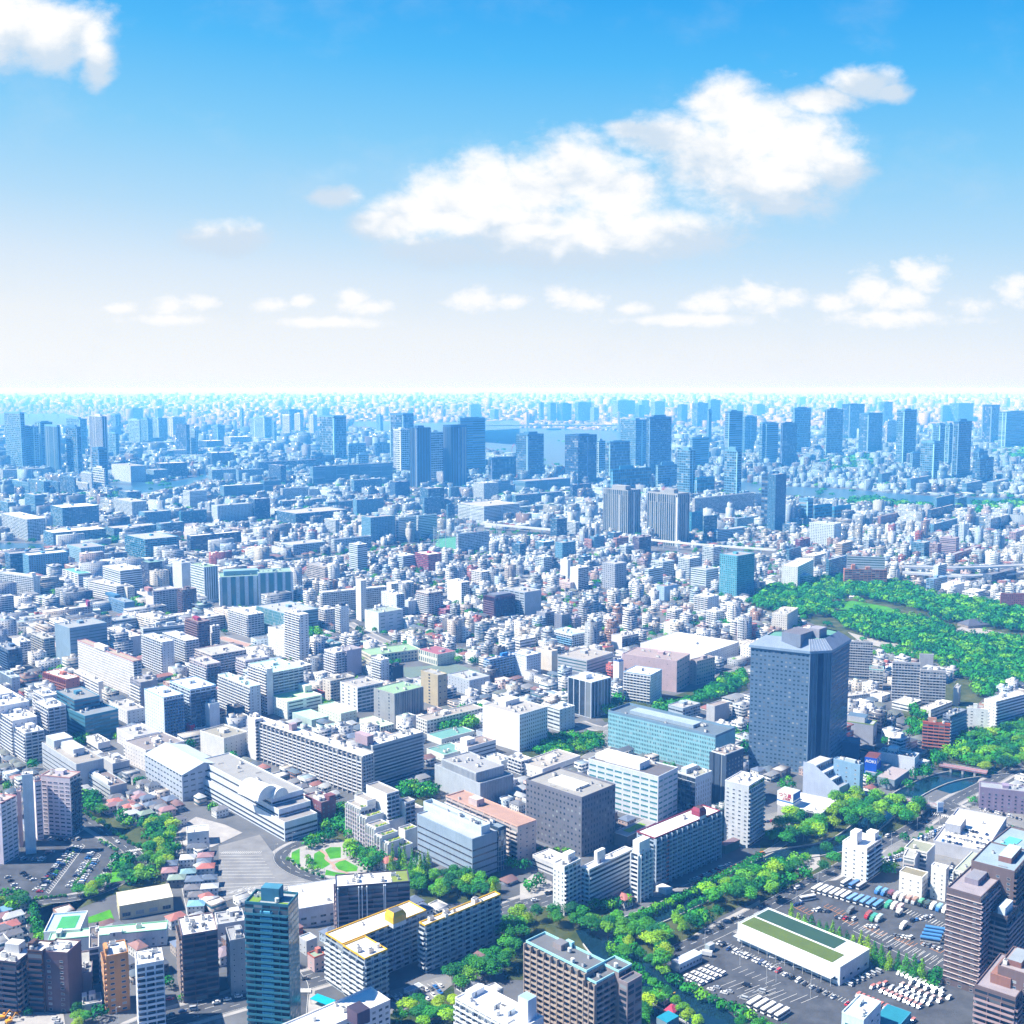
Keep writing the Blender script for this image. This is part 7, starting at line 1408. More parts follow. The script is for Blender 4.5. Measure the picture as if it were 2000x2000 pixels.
def occ(X,Y):
    i=((Y-RY0)/RS).astype(int); j=((X-RX0)/RS).astype(int); ok=(i>=0)&(i<OCC.shape[0])&(j>=0)&(j<OCC.shape[1])
    r=np.zeros(X.shape,np.uint8); r[ok]=OCC[i[ok],j[ok]]; return r
Q=2; GM=np.zeros((1100,1200)); GX0=-200
py_,px_=np.mgrid[0:1100,0:1200]; pyy=py_*Q+1.0; pxx=px_*Q+GX0+1.0
dx=(pxx-1000)/F; dz=(1000-pyy)/F; c_,s_=math.cos(PIT),math.sin(PIT); dY=c_+dz*s_; dZ=-s_+dz*c_
with np.errstate(all='ignore'):
    t=np.where(dZ<-1e-4,-HC/dZ,1e9); gX=dx*t; gY=dY*t
op=np.zeros(gX.shape,bool); v=(gY>RY0)&(gY<19000)&(abs(gX)<10900); op[v]=(occ(gX[v],gY[v])&1)>0
GM[op]=gY[op]+4
for (x0,x1,y0,y1,d) in GUARD:
    if d<26000:
        a=GM[max(0,int(y0/Q)):max(0,int(y1/Q)),max(0,int((x0-GX0)/Q)):max(0,int((x1-GX0)/Q))]; a[a<d]=d
def region(px,py):
    """lot size, and a draw of height"""
    r=R2.random()
    if py>1480: return 12,R2.uniform(5.5,9)
    if py>1290: return 15,(R2.uniform(7,12) if r<.75 else R2.uniform(12,20))
    if py>1040:
        if px<560: return 26,(R2.uniform(8,16) if r<.5 else R2.uniform(16,28) if r<.85 else R2.uniform(28,42))
        return 13,(R2.uniform(6,10) if r<.68 else R2.uniform(12,20) if r<.91 else R2.uniform(24,42))
    if py>905: return 22,(R2.uniform(6,12) if r<.6 else R2.uniform(14,30) if r<.92 else R2.uniform(30,48))
    if py>835: return 52,(R2.uniform(7,18) if r<.72 else R2.uniform(18,40) if r<.95 else R2.uniform(40,70))
    if py>800: return 110,(R2.uniform(7,22) if r<.8 else R2.uniform(22,60) if r<.97 else R2.uniform(60,120))
    return 240,(R2.uniform(8,30) if r<.85 else R2.uniform(30,90) if r<.985 else R2.uniform(90,170))
R2=random.Random(21)
WPAL=[((.74,.75,.76),26),((.66,.67,.68),14),((.60,.62,.66),10),((.58,.54,.48),9),((.50,.44,.40),5),((.45,.47,.50),8),((.33,.36,.40),6),((.55,.42,.40),4),((.30,.19,.16),4),((.16,.19,.25),5),((.46,.56,.66),5),((.42,.12,.11),1.5),((.12,.12,.14),3)]
RPAL=[((.78,.78,.77),20),((.66,.66,.66),14),((.52,.53,.54),10),((.36,.37,.39),8),((.45,.62,.56),2),((.40,.52,.62),2.5),((.24,.26,.30),7),((.42,.30,.28),2.5),((.58,.54,.48),6)]
def pick(p):
    t=R2.random()*sum(w for _,w in p)
    for c,w in p:
        t-=w
        if t<=0: return c
    return p[0][0]
BANDS=[(1990,1480,12),(1480,1290,16),(1290,1040,0),(1040,905,24),(905,835,38),(835,800,75),(800,774,140)]
CELLS=[]
def ycoord(py): return gnd(1000,py)[1]
for (pa_,pb_,lotw) in BANDS:
    ya,yb_=ycoord(pa_),ycoord(pb_); subs=[(lotw,None)] if lotw else [(27,'L'),(14,'R')]
    for lw,side in subs:
        g=lw*1.12; road_=max(6,lw*.42); blk=4; per=blk*g+road_; A=math.radians(42 if ya>0 else 0); ca_,sa_=math.cos(A),math.sin(A); ext=yb_*1.15; n=int(ext/per)+2
        ii=[]
        for i in range(-n,n+1):
            for k in range(blk): ii.append((i*per+k*g, k))
        ii=np.array([a[0] for a in ii]); U,V=np.meshgrid(ii,ii); cy0=(ya+yb_)/2; X=(U*ca_-V*sa_).ravel(); Y=(U*sa_+V*ca_).ravel()+cy0
        m_=(Y>ya)&(Y<yb_)&(abs(X)<Y*.53+30)
        X,Y=X[m_],Y[m_]
        for x,y in zip(X,Y):
            if side:
                px=proj(x,y,0)[0]
                if (px<560)!=(side=='L'): continue
            CELLS.append((x,y,lw))
CELLS=[CELLS[i] for i in range(len(CELLS)) if R2.random()<.95]
XY=np.array([(c[0],c[1]) for c in CELLS]); hw=np.array([c[2]*.5 for c in CELLS])
bad=np.zeros(len(CELLS),bool)
for ox,oy in ((0,0),(1,0),(-1,0),(0,1),(0,-1),(.8,.8),(-.8,.8),(.8,-.8),(-.8,-.8)): bad|=occ(XY[:,0]+ox*hw*.9,XY[:,1]+oy*hw*.9)>0
BX=[]  # (x,y,ang,sx,sy,h,wall,roof,kind)
for (x,y,lw),b in zip(CELLS,bad):
    if b: continue
    px,py=proj(x,y,0); lot_,h=region(px,py)
    q_=R2.random()
    if q_<.05: continue
    if q_<.12 and y<9000:
        for _ in range(3): TREES.append((x+R2.uniform(-.4,.4)*lw,y+R2.uniform(-.4,.4)*lw,R2.uniform(.18,.3)*lw,R2.uniform(5,9)*(1 if lw<30 else 1.3),'far',0,None,None))
        continue
    sx=lw*R2.uniform(.6,1.0); sy=lw*R2.uniform(.6,1.0)
    if q_>.9 and h<20: sx*=1.7; h*=.8
    if h>22 and lw<60: sx=max(sx,15); sy=max(sy,12)
    if lw>=20 and lw<60 and h>15 and R2.random()<(.75 if px<1050 else .4):
        if R2.random()<.5: sx*=2.2; sy*=.7
        else: sy*=2.2; sx*=.7
    ang=42+R2.choice((0,0,0,0,-3,4))+ (8 if px>1500 and py<1300 else 0)+ (18*math.sin(x/900.0+y/1300.0) if y>2400 else 0)
    # sight guard: do not grow in front of the named buildings, roads and parks that the photograph shows
    sc=F/y; wpx=(sx+sy)*.36*sc; lim=h
    for qx in (px-wpx,px,px+wpx):
        j=int((qx-GX0)/Q)
        if 0<=j<GM.shape[1]:
            k=int(py/Q)-int(max(2,2*sc)/Q); steps=int(h*sc/Q)+1; ok=0
            for s in range(steps):
                if k-s<0 or k-s>=GM.shape[0]: ok+=1; continue
                if GM[k-s,j]>y+sx+4: break
                ok+=1
            lim=min(lim,(ok*Q)/sc+1)
    if lim<4.5:
        if lim<3: continue
    h=min(h,max(lim,3.2)); w_,r_=pick(WPAL),pick(RPAL)
    if max(r_)<.72: r_=tuple(c*.65 for c in r_)
    k=min(1,max(0,(y-1500)/2600))*(1 if y<9000 else max(.25,1-(y-9000)/6000)); w_=tuple(a*(1-k*b)*(.86 if y<9000 else 1) for a,b in zip(w_,(.62,.40,.22))); r_=tuple(a*(1-k*b) for a,b in zip(r_,(.45,.28,.15)))  # walls and roofs coloured bluer and darker with distance, standing in for haze
    if y>9000: g_=.30+.1*R2.random(); w_=(g_*1.15,g_*1.0,g_*.95); r_=(g_*.95,g_*.82,g_*.78)  # farthest blocks share one warm pale tone, painted to balance the haze
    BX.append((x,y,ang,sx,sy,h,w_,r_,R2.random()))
print('fill',len(BX))
def boxset(rows):
    """numpy boxes: x,y,ang,sx,sy,z0,z1,wall,roof,pa,pb -> arrays of one mesh"""
    n=len(rows); A=np.array([r[:7] for r in rows]); wc=np.array([r[7] for r in rows]); rc=np.array([r[8] for r in rows]); pa=np.array([r[9] for r in rows]); pb=np.array([r[10] for r in rows])
    th=np.radians(A[:,2]); c,s=np.cos(th),np.sin(th); hx,hy=A[:,3]/2,A[:,4]/2
    co=[]
    for sx,sy in ((-1,-1),(1,-1),(1,1),(-1,1)): co.append(np.stack([A[:,0]+c*sx*hx-s*sy*hy,A[:,1]+s*sx*hx+c*sy*hy],1))
    V=np.zeros((n,8,3)); tx=np.array([1-r[11] if len(r)>11 else 1. for r in rows]); ty=np.array([1-r[12] if len(r)>11 else 1. for r in rows])
    for i,(sx,sy) in enumerate(((-1,-1),(1,-1),(1,1),(-1,1))):
        V[:,i,:2]=co[i]; V[:,i,2]=A[:,5]; V[:,i+4,0]=A[:,0]+c*sx*hx*tx-s*sy*hy*ty; V[:,i+4,1]=A[:,1]+s*sx*hx*tx+c*sy*hy*ty; V[:,i+4,2]=A[:,6]
    Fc=np.array([[3,0,4,7],[0,1,5,4],[1,2,6,5],[2,3,7,6],[4,5,6,7]]); idx=(np.arange(n)*8)[:,None,None]+Fc[None]
    uv=np.zeros((n,5,4,2)); H=A[:,6]-0
    for f in range(4):
        w=A[:,4] if f%2==0 else A[:,3]; uv[:,f,1,0]=w; uv[:,f,2,0]=w; uv[:,f,2,1]=A[:,6]; uv[:,f,3,1]=A[:,6]; uv[:,f,0,1]=A[:,5]; uv[:,f,1,1]=A[:,5]
    C=np.repeat(wc[:,None],5,1); C[:,4]=rc; C=np.concatenate([C,np.ones((n,5,1))],2); PA=np.repeat(pa[:,None],5,1); PB=np.repeat(pb[:,None],5,1); PA[:,4,2]=0
    return V.reshape(-1,3),idx.reshape(-1,4),uv.reshape(-1,2),C.reshape(-1,4),PA.reshape(-1,3),PB.reshape(-1,3)
def npmesh(name,rows):
    V,I,uv,C,PA,PB=boxset(rows); me=bpy.data.meshes.new(name); me.vertices.add(len(V)); me.vertices.foreach_set('co',V.astype(np.float32).ravel()); nf=len(I)
    me.loops.add(nf*4); me.loops.foreach_set('vertex_index',I.astype(np.int32).ravel()); me.polygons.add(nf); me.polygons.foreach_set('loop_start',np.arange(0,nf*4,4,dtype=np.int32)); me.update(calc_edges=True)
    u=me.uv_layers.new(name='UVMap'); u.data.foreach_set('uv',uv.astype(np.float32).ravel())
    for nm,ty,at,ar in (('wc','FLOAT_COLOR','color',C),('pa','FLOAT_VECTOR','vector',PA),('pb','FLOAT_VECTOR','vector',PB)): a=me.attributes.new(nm,ty,'FACE'); a.data.foreach_set(at,ar.astype(np.float32).ravel())
    me.materials.append(FAC); return me
def rows_of(b,ox=0,oy=0,detail=True):
    x,y,ang,sx,sy,h,wc,rc,k=b; rr=random.Random(int(x*7+y*3)); x-=ox; y-=oy; far=b[1]>3500
    bay,fh=(rr.uniform(3,5),3.1) if not far else (rr.uniform(5,9),4.2)
    t=rr.random()
    if t<.45: pa,pb=(bay,fh,.92),(.56,0,rr.random()*9)
    elif t<.8: pa,pb=(bay,fh,.5),(.42,0,rr.random()*9)
    elif t<.92: pa,pb=(60,3.6,1),(.45,.2,1)
    else: pa,pb=(bay*1.3,fh,.22),(.3,0,3)
    hp=h<10 and y+oy<2700 and rr.random()<.62; R=[(x,y,ang,sx*(.9 if hp else 1),sy*(.9 if hp else 1),0,h-(1.8 if hp else 0),wc,rc,pa,pb)]
    if hp:
        dk=rr.choice(((.09,.11,.14),(.13,.14,.16),(.20,.12,.12),(.28,.13,.12),(.12,.16,.21),(.24,.25,.27),(.4,.42,.44),(.16,.18,.17))); lg=sx>sy
        R.append((x,y,ang,sx,sy,h-1.8,h+.6,dk,dk,(3,3,0),(0,0,0),(.35 if lg else .97),(.97 if lg else .35))); return R
    if h>16 and rr.random()<.3 and detail: R[0]=(x,y,ang,sx,sy,0,h*.72,wc,rc,pa,pb); R.append((x,y+.0,ang,sx*.72,sy*.72,h*.72,h,wc,rc,pa,pb))
    if not detail: return R
    th=math.radians(ang); c,s=math.cos(th),math.sin(th); no=((3,3,0),(0,0,0))
    def add(u,v,a,b_,z0,z1,w_=None,r_=None): R.append((x+c*u-s*v,y+s*u+c*v,ang,a,b_,z0,z1,w_ or wc,r_ or rc,*no))
    if h>9 and min(sx,sy)>7:
        pw=min(5,sx*.35); pd=min(5,sy*.4); add(rr.uniform(-.25,.25)*sx,rr.uniform(-.25,.25)*sy,pw,pd,h,h+rr.uniform(2.4,4))
        for _ in range(rr.choice((1,2,3))): add(rr.uniform(-.4,.4)*sx,rr.uniform(-.4,.4)*sy,1.8,1.2,h,h+1.4,LG,GR)
    pc=tuple(min(.8,q*1.1) for q in wc)
    if b[1]<2600:
        e=.3; p=.7
        add(0,-sy/2+e/2,sx+.1,e,h-.1,h+p,pc,pc); add(0,sy/2-e/2,sx+.1,e,h-.1,h+p,pc,pc); add(-sx/2+e/2,0,e,sy-.7,h-.1,h+p,pc,pc); add(sx/2-e/2,0,e,sy-.7,h-.1,h+p,pc,pc)
        if h>11 and b[8]<.6 and b[1]<2300:   # balcony bands as real ledges on the camera-left side
            for f in range(1,int(h/3.1)): add(-sx/2-.5,0,1.0,sy*.8,f*3.1-.1,f*3.1+.95,pc,pc)
    return R
def pxa(b): return b[5]*(b[3]+b[4])/b[1]**2
IN=[b for b in BX if -30<proj(b[0],b[1],b[5]/2)[0]<2030 and proj(b[0],b[1],b[5])[1]<1990]
low=sorted([b for b in IN if b[5]<14],key=pxa,reverse=True)[:300]; mid=sorted([b for b in IN if b[5]>=14],key=pxa,reverse=True)[:300]
ids={id(b) for b in low+mid}
SHARE={}
for b in low+mid:
    x,y,ang,sx,sy,h,wc,rc,k=b
    if h<9.5 and rnd.random()<(.75 if y<900 else .35) and min(sx,sy)>6:
        e=thing('house','','house',(x,y,0)); th=math.radians(ang); c,s=math.cos(th),math.sin(th); hx,hy=sx*.45,sy*.45; r_=rnd.choice(((.10,.12,.16),(.16,.17,.20),(.30,.17,.16),(.42,.16,.14),(.22,.22,.24),(.14,.18,.26),(.30,.24,.28)))
        hip(e,(-c*hx+s*hy,-s*hx-c*hy,0),th,2*hx,2*hy,min(h,6),min(h,6)+2.0,wc,r_); base='%s house with a %s hipped roof'%(cname(wc),{(.30,.17,.16):'brown',(.42,.16,.14):'red',(.14,.18,.26):'blue-grey',(.10,.12,.16):'black'}.get(r_,'grey'))
    else:
        nm='low_rise_building' if h<14 else 'mid_rise_block'; me=npmesh(nm,rows_of(b,x,y)); e=bpy.data.objects.new(nm,me); COL.objects.link(e); e.location=(x,y,0); e['category']='building'
        st=max(1,int(h/3.1)); num=['one','two','three','four','five','six','seven','eight','nine','ten','eleven','twelve','thirteen','fourteen','fifteen'][min(14,st-1)]
        base='%s %s-storey building with %s roof'%(cname(wc),num,{'white':'white','pale':'light'}.get(cname(rc),cname(rc)))
    lab,dup=autolabel(base,x,y); SHARE.setdefault(lab,[]).append(e); e['label']=lab
for lab,es in SHARE.items():
    if len(es)>1:
        for e in es: e['group']=lab
HS=[(1500,650,1,0),(1425,735,0,1),(1560,720,0,2),(1550,765,0,3),(1560,805,0,4),(1430,845,0,5),(1480,900,0,3),(1580,890,0,3),(1460,965,0,6),(1590,960,0,1),(1500,1020,0,6),(1590,1060,0,1),(1490,1090,0,7),(1290,780,0,3),(1290,835,0,2),(1340,890,0,8),(40,1150,0,7),(30,1200,0,2),(130,1190,0,1),(110,1260,0,4),(40,1290,0,6),(120,1330,0,6),(210,1060,0,0),(1180,180,0,0),(1060,120,0,6),(1110,160,0,6),(1040,240,0,0),(1080,275,0,2),(900,275,0,6),(900,305,0,4),(870,340,0,2),(960,330,0,6),(1010,345,0,4),(1020,400,0,1),(1130,400,0,8),(1220,250,0,1),(1200,320,0,6),(1290,370,0,2),(1380,440,0,6),(1170,330,0,3),(1220,350,0,6),(1140,280,0,3)]
HC_=[((.12,.14,.18),OW,'slate-roofed'),((.5,.52,.54),WH,'pale-roofed'),((.34,.2,.22),PK,'mauve-roofed'),((.13,.17,.24),LG,'blue-grey-roofed'),((.45,.16,.14),OW,'red-roofed'),((.2,.34,.38),GR,'teal-roofed'),((.17,.17,.19),OW,'dark grey-roofed'),((.2,.42,.62),LG,'blue-roofed'),((.25,.33,.28),DG,'green-roofed')]
for (hx_,hy_,big,ci) in HS:
    X,Y=gz('A',hx_,hy_); rc_,wc_,nm_=HC_[ci]; e=thing('house','','house',(X,Y,.25)); w_=rnd.uniform(9,12)*(1.5 if big else 1); d_=rnd.uniform(7,9); hip(e,(-w_/2,-d_/2,0),math.radians(rnd.choice((8,10,12)) if hx_>1200 and hy_>600 else 40),w_,d_,5.6,7.6,wc_,rc_)
    e['label'],_=autolabel('small %s house'%nm_,X,Y); SHARE.setdefault(e['label'],[]).append(e)
for lab,es in SHARE.items():
    if len(es)>1:
        for e in es: e['group']=lab
rest=[b for b in BX if id(b) not in ids]; R_all=[]
for b in rest: R_all+=rows_of(b,detail=b[1]<6000)
print('boxes',len(R_all))
o=bpy.data.objects.new('distant_city',npmesh('distant_city',R_all)); COL.objects.link(o); o['kind']='stuff'
# street trees among the ordinary blocks: a mass of far greenery
FR_=random.Random(4)
for i in range(2600):
    py=FR_.uniform(860,1300)**1; px=FR_.uniform(-20,2020); X,Y=gnd(px,py)
    if occ(np.array([X]),np.array([Y]))[0]&2: continue
    if FR_.random()<.5: TREES.append((X,Y,FR_.uniform(3,6.5)*(1 if py>1000 else 2),FR_.uniform(6,10)*(1 if py>1000 else 1.4),'far',0,None,None))
# ================================================================ trees
T_='green broadleaf tree in the '
grove('H',[(-120,330),(-60,210),(420,140),(560,135),(560,290),(440,300),(500,400),(300,430),(0,360)],13,(5,8),(10,15),label='green tree in the grove at the near-left edge of the big park',group='trees at the left edge of the big park')
grove('H',[(560,135),(1000,170),(1270,270),(1760,335),(1990,385),(1990,540),(1500,470),(1300,440),(1300,400),(1000,330),(700,270),(560,270)],13,(5,8.5),(10,15),label='green tree in the wooded far side of the big park',group='trees on the far side of the big park')
grove('H',[(500,420),(640,400),(1000,430),(1300,450),(1420,560),(1990,600),(1990,900),(1560,830),(1450,770),(1000,640),(600,520)],11,(4.5,8),(9,14),label='green tree in the near side of the big park',group='trees on the near side of the big park')
for x,y in ((745,405),(830,470),(1260,430),(690,400),(530,360)): q=gz('H',x,y); tree(q[0],q[1],9,14,'round',0,'big dark round tree standing on the open park lawn','single trees on the park lawn')
grove('H',[(600,560),(900,640),(1200,700),(1480,780),(1560,860),(1400,900),(1280,760),(900,720),(850,620)],10,(3,5),(6,9),label='small green tree along the lane between slabs and park',group='trees along the lane between slabs and park')
grove('H',[(1560,850),(1900,800),(1990,900),(1880,960),(1640,1040),(1560,1000)],12,(5,7),(10,13),label='green tree behind the long ribbon-balconied slab',group='trees behind the ribbon-balconied slab')
grove('H',[(1420,1300),(1600,1340),(1700,1290),(1990,1180),(1990,1540),(1780,1600),(1560,1590),(1440,1500)],12,(5.5,9),(11,16),label='big green tree in the wooded bend of the canal, right edge',group='trees in the canal bend at the right edge')
grove('H',[(1090,1130),(1200,1130),(1220,1180),(1160,1230),(1170,1330),(1080,1330)],10,(4,6),(9,12),label='green tree between the exhibition hall and the orange-red flats',group='trees beside the exhibition hall')
treeline('H',[(870,1380),(1000,1340),(1090,1300)],8,3,8,label='slim street tree along the exhibition hall wall',group='street trees along the exhibition hall')
grove('H',[(1240,1480),(1400,1430),(1440,1500),(1300,1560),(1190,1600)],11,(4,6),(9,13),label='dark tree at the end of the second canal bridge',group='trees at the second canal bridge')
grove('H',[(720,1600),(860,1590),(900,1640),(830,1690),(960,1690),(1100,1700),(1080,1640),(1200,1570),(1240,1620),(1100,1740),(760,1700)],9,(3.5,5.5),(8,12),label='dark tree beside the pink-roofed low building',group='trees beside the pink-roofed low building')
grove('D',[(40,470),(160,420),(330,340),(420,330),(560,250),(700,240),(760,280),(1000,280),(1140,320),(1140,420),(1000,470),(860,440),(600,420),(520,440),(420,600),(150,620),(0,620)],11,(5.5,9),(12,17),label='big tree in the dense wood along the canal below the wedge-shaped building',group='trees in the canal wood')
grove('D',[(560,420),(860,420),(870,500),(690,480),(570,520)],11,(6,9),(13,17),label='yellow-green big tree behind the white tower with two roof boxes',group='trees behind the white tower')
for x,y in ((435,690),(560,640),(820,560),(1030,560)): q=gz('D',x,y); tree(q[0],q[1],6 if x<600 else 3.5,13 if x<600 else 7,'round',0,'single rounded tree beside the canal bend plaza','single trees by the canal bend')
grove('D',[(-60,760),(60,720),(240,740),(290,830),(480,740),(560,760),(330,850),(0,990),(-60,1000)],9,(4,6.5),(8,12),label='green tree on the bank between the canal plaza and the road',group='trees on the bank beside the plaza')
grove('C',[(1450,1000),(1560,960),(1932,800),(1990,790),(1990,1000),(1800,1060),(1700,1100),(1560,1110)],11,(5.5,8.5),(11,15),label='big tree on the canal strip right of centre, near the depot road',group='trees on the canal strip')
grove('C',[(1090,1160),(1200,1140),(1260,1220),(1440,1130),(1580,1160),(1420,1270),(1260,1330),(1180,1200)],9,(3.5,5.5),(7,12),label='tree around the small canal-side lawn',group='trees around the canal-side lawn')
grove('C',[(680,1190),(960,1190),(1160,1250),(1220,1340),(1000,1420),(880,1330),(740,1360)],9.5,(5,8),(9,13),label='bushy tree beside the canal junction',group='trees at the canal junction')
grove('C',[(-60,1160),(120,1130),(280,1170),(420,1120),(560,1130),(680,1160),(640,1290),(420,1240),(250,1200),(100,1340),(-60,1380)],10,(5,8),(10,14),label='broad tree between the main road and the turquoise-trimmed building',group='trees behind the turquoise-trimmed building')
grove('C',[(640,1400),(860,1400),(920,1480),(900,1500),(700,1430)],9,(4,5.5),(8,11),label='tree on the inner canal bank beside the turquoise-trimmed building',group='trees on the inner canal bank')
grove('C',[(1050,1440),(1160,1410),(1260,1460),(1290,1580),(1180,1600),(1060,1540)],10,(5,7.5),(10,14),label='big tree beside the small white shed',group='trees beside the small white shed')
treeline('C',[(1200,1620),(1400,1740),(1600,1830),(1932,1980)],6,3.6,6,label='dark bushy tree on the canal bank below the van yard',group='trees on the canal bank below the van yard')
treeline('C',[(1230,1130),(1420,1030),(1700,890)],7,2.5,5,label='small tree along the canal edge',group='small trees along the canal edge')
treeline('D',[(-80,860),(150,760),(300,700)],6,3,6,label='low tree on the far canal bank',group='low trees on the far canal bank')
grove('C',[(980,1650),(1080,1700),(1120,1800),(1080,1990),(960,1990)],9,(4,6.5),(7,11),label='tree on the river bank beside the boathouses',group='trees beside the boathouses')
for x,y in ((1330,1900),(1400,1950)): q=gz('C',x,y+40); tree(q[0],q[1],5,9,'round',0,'round tree overhanging the wide canal at the bottom edge','trees overhanging the wide canal')
treeline('C',[(1750,1990),(1932,2030),(2200,2110)],7,5,9,label='dark tree at the bottom edge beside the white coaches',group='trees beside the white coaches')
treeline('D',[(175,1200),(350,1270),(520,1340),(640,1400),(700,1420),(770,1460),(900,1515),(1080,1570),(1210,1640)],4.8,3.7,12.5,kind='cone',label='dark conical tree in the row between depot and coach park',group='conical trees between depot and coach park',jit=.06)
grove('D',[(1220,1560),(1330,1540),(1350,1640),(1240,1660)],7,(2.5,3.5),(4,6),label='dark small tree at the foot of the brown tower',group='small trees at the foot of the brown tower')
treeline('D',[(870,690),(1000,640),(1130,540),(1260,450)],6,2,3,kind='low',label='low hedge bush along the mall car park',group='hedge bushes along the mall car park',jit=.2)
grove('D',[(860,760),(990,750),(1000,820),(900,830)],8,(3,4.5),(5,8),label='green tree between the two white towers',group='trees between the two white towers')
treeline('D',[(1380,420),(1500,400),(1540,430)],5,3,3,kind='low',label='yellow-green bush on the crossroads island',group='bushes on the crossroads island')
for x,y in ((1545,280),(1760,450),(1840,480),(1690,440)): q=gz('D',x,y); tree(q[0],q[1],3.5 if x<1600 else 1.6,7 if x<1600 else 4.5,'round',0,'small tree beside the wide crossroads road','small trees by the crossroads road')
# left side
grove('A',[(600,240),(700,240),(800,300),(800,390),(720,380),(620,310)],8,(4.5,6.5),(9,12),label='round dark green tree on the kerb left of the small houses',group='round trees left of the small houses')
grove('A',[(880,380),(1000,400),(1010,470),(900,440)],8,(3.5,4.5),(6,9),label='tree in the gardens of the small houses',group='trees in the small-house gardens')
grove('A',[(1060,460),(1180,440),(1280,420),(1330,520),(1340,700),(1200,830),(1080,760),(1130,680),(1060,560)],8.5,(4.5,7),(9,13),label='dense tree in the green belt right of the curved road',group='trees in the green belt by the curved road')
grove('A',[(990,800),(1180,800),(1210,860),(1000,900),(830,900),(790,960),(660,1030),(520,1010),(490,960),(700,960),(820,880)],8,(4,6.5),(8,11),label='dense tree between the car park and the cream gymnasium',group='trees between car park and gymnasium')
grove('A',[(830,750),(900,700),(990,720),(980,780),(860,800)],7,(3,4.5),(5,8),label='tree on the island between car park and curved road',group='trees on the road island')
grove('A',[(-60,990),(160,1000),(190,1080),(160,1150),(-60,1160)],9,(4,6.5),(8,11),label='tree at the left edge below the big car park',group='trees at the left edge below the car park')
treeline('A',[(240,1040),(260,1120),(280,1230),(290,1320)],6,3,6,label='tree along the lane beside the school pool',group='trees beside the school pool')
treeline('A',[(580,320),(800,440),(960,560),(1060,620)],6,2.2,4,kind='low',label='clipped bush on the verge of the curved road',group='bushes on the curved road verge')
treeline('A',[(570,615),(520,690),(430,790),(310,930)],3.5,1.5,2,kind='low',label='low shrub on the island between left car park rows',group='shrubs between the left parking rows')
treeline('A',[(700,700),(640,780),(560,890)],3.5,1.5,2,kind='low',label='low shrub on the middle island of the left car park',group='shrubs on the middle parking island')
treeline('A',[(760,560),(900,640)],4,2,3,kind='low',label='low shrub at the top edge of the left car park',group='shrubs at the top of the left car park')
treeline('A',[(230,1000),(400,980),(520,970)],3,1.6,2.4,kind='low',label='hedge shrub at the bottom of the left car park',group='hedge shrubs below the left car park')
grove('A',[(480,1850),(600,1820),(680,1890),(660,1990),(500,1990)],7,(3.5,5),(7,9),label='tree beside the pale cube house at the bottom edge',group='trees beside the pale cube house')
for x,y,r in ((215,1870,2.2),(745,1900,4),(1270,1660,3.5),(1365,1760,2)): q=gz('A',x,y); tree(q[0],q[1],r,r*1.9,'round',0,'single small tree in the bottom left streets','single trees in the bottom left streets')
for x,y in ((245,1560),(1750,1500),(1430,1400),(690,1300)): q=gz('E',x,y); tree(q[0],q[1],5,9,'round',0,'single tree among the left middle buildings','single trees among the left middle buildings')
grove('E',[(570,1340),(650,1350),(650,1410),(580,1400)],8,(4,5.5),(8,10),label='tree below the teal stepped office',group='trees below the teal stepped office')
grove('E',[(1020,300),(1100,300),(1090,370),(1020,370)],12,(5,7),(10,13),label='tree beside the pinkish terraced flats',group='trees beside the pinkish terraced flats')
grove('F',[(400,520),(470,510),(470,600),(400,600)],10,(5,6.5),(9,12),label='tree right of the slim white tower',group='trees right of the slim white tower'); grove('F',[(280,280),(450,290),(440,330),(300,330)],10,(4,5),(7,9),label='tree before the apartment slab with two stair towers',group='trees before the slab with two stair towers')
grove('F',[(1570,1110),(1700,1110),(1700,1200),(1600,1300),(1500,1280),(1360,1300),(1450,1240),(1560,1200)],9,(4,6.5),(8,12),label='tree in the school garden beside the white office',group='trees in the school garden'); grove('F',[(1560,350),(1660,380),(1640,420),(1560,400)],11,(5,6),(9,11),label='tree by the dark maroon framed office',group='trees by the maroon framed office')
treeline('C',[(1000,1140),(1200,1040),(1430,930),(1680,800),(1900,690)],6,3.2,5.5,label='low tree on the town-side bank of the straight canal',group='low trees on the town-side canal bank')
treeline('C',[(740,1420),(960,1600),(1140,1720),(1300,1860)],7,4,7,label='tree on the left bank of the wide bottom canal',group='trees on the left bank of the wide canal')
treeline('C',[(830,1340),(1000,1480),(1180,1620)],7,4.5,8,label='tree on the right bank where the canals meet',group='trees on the right bank where canals meet')
grove('E',[(560,640),(620,640),(620,700),(560,700)],9,(3,5),(6,9),label='tree beside the roofed tent near the grid-windowed slab',group='trees near the grid-windowed slab')
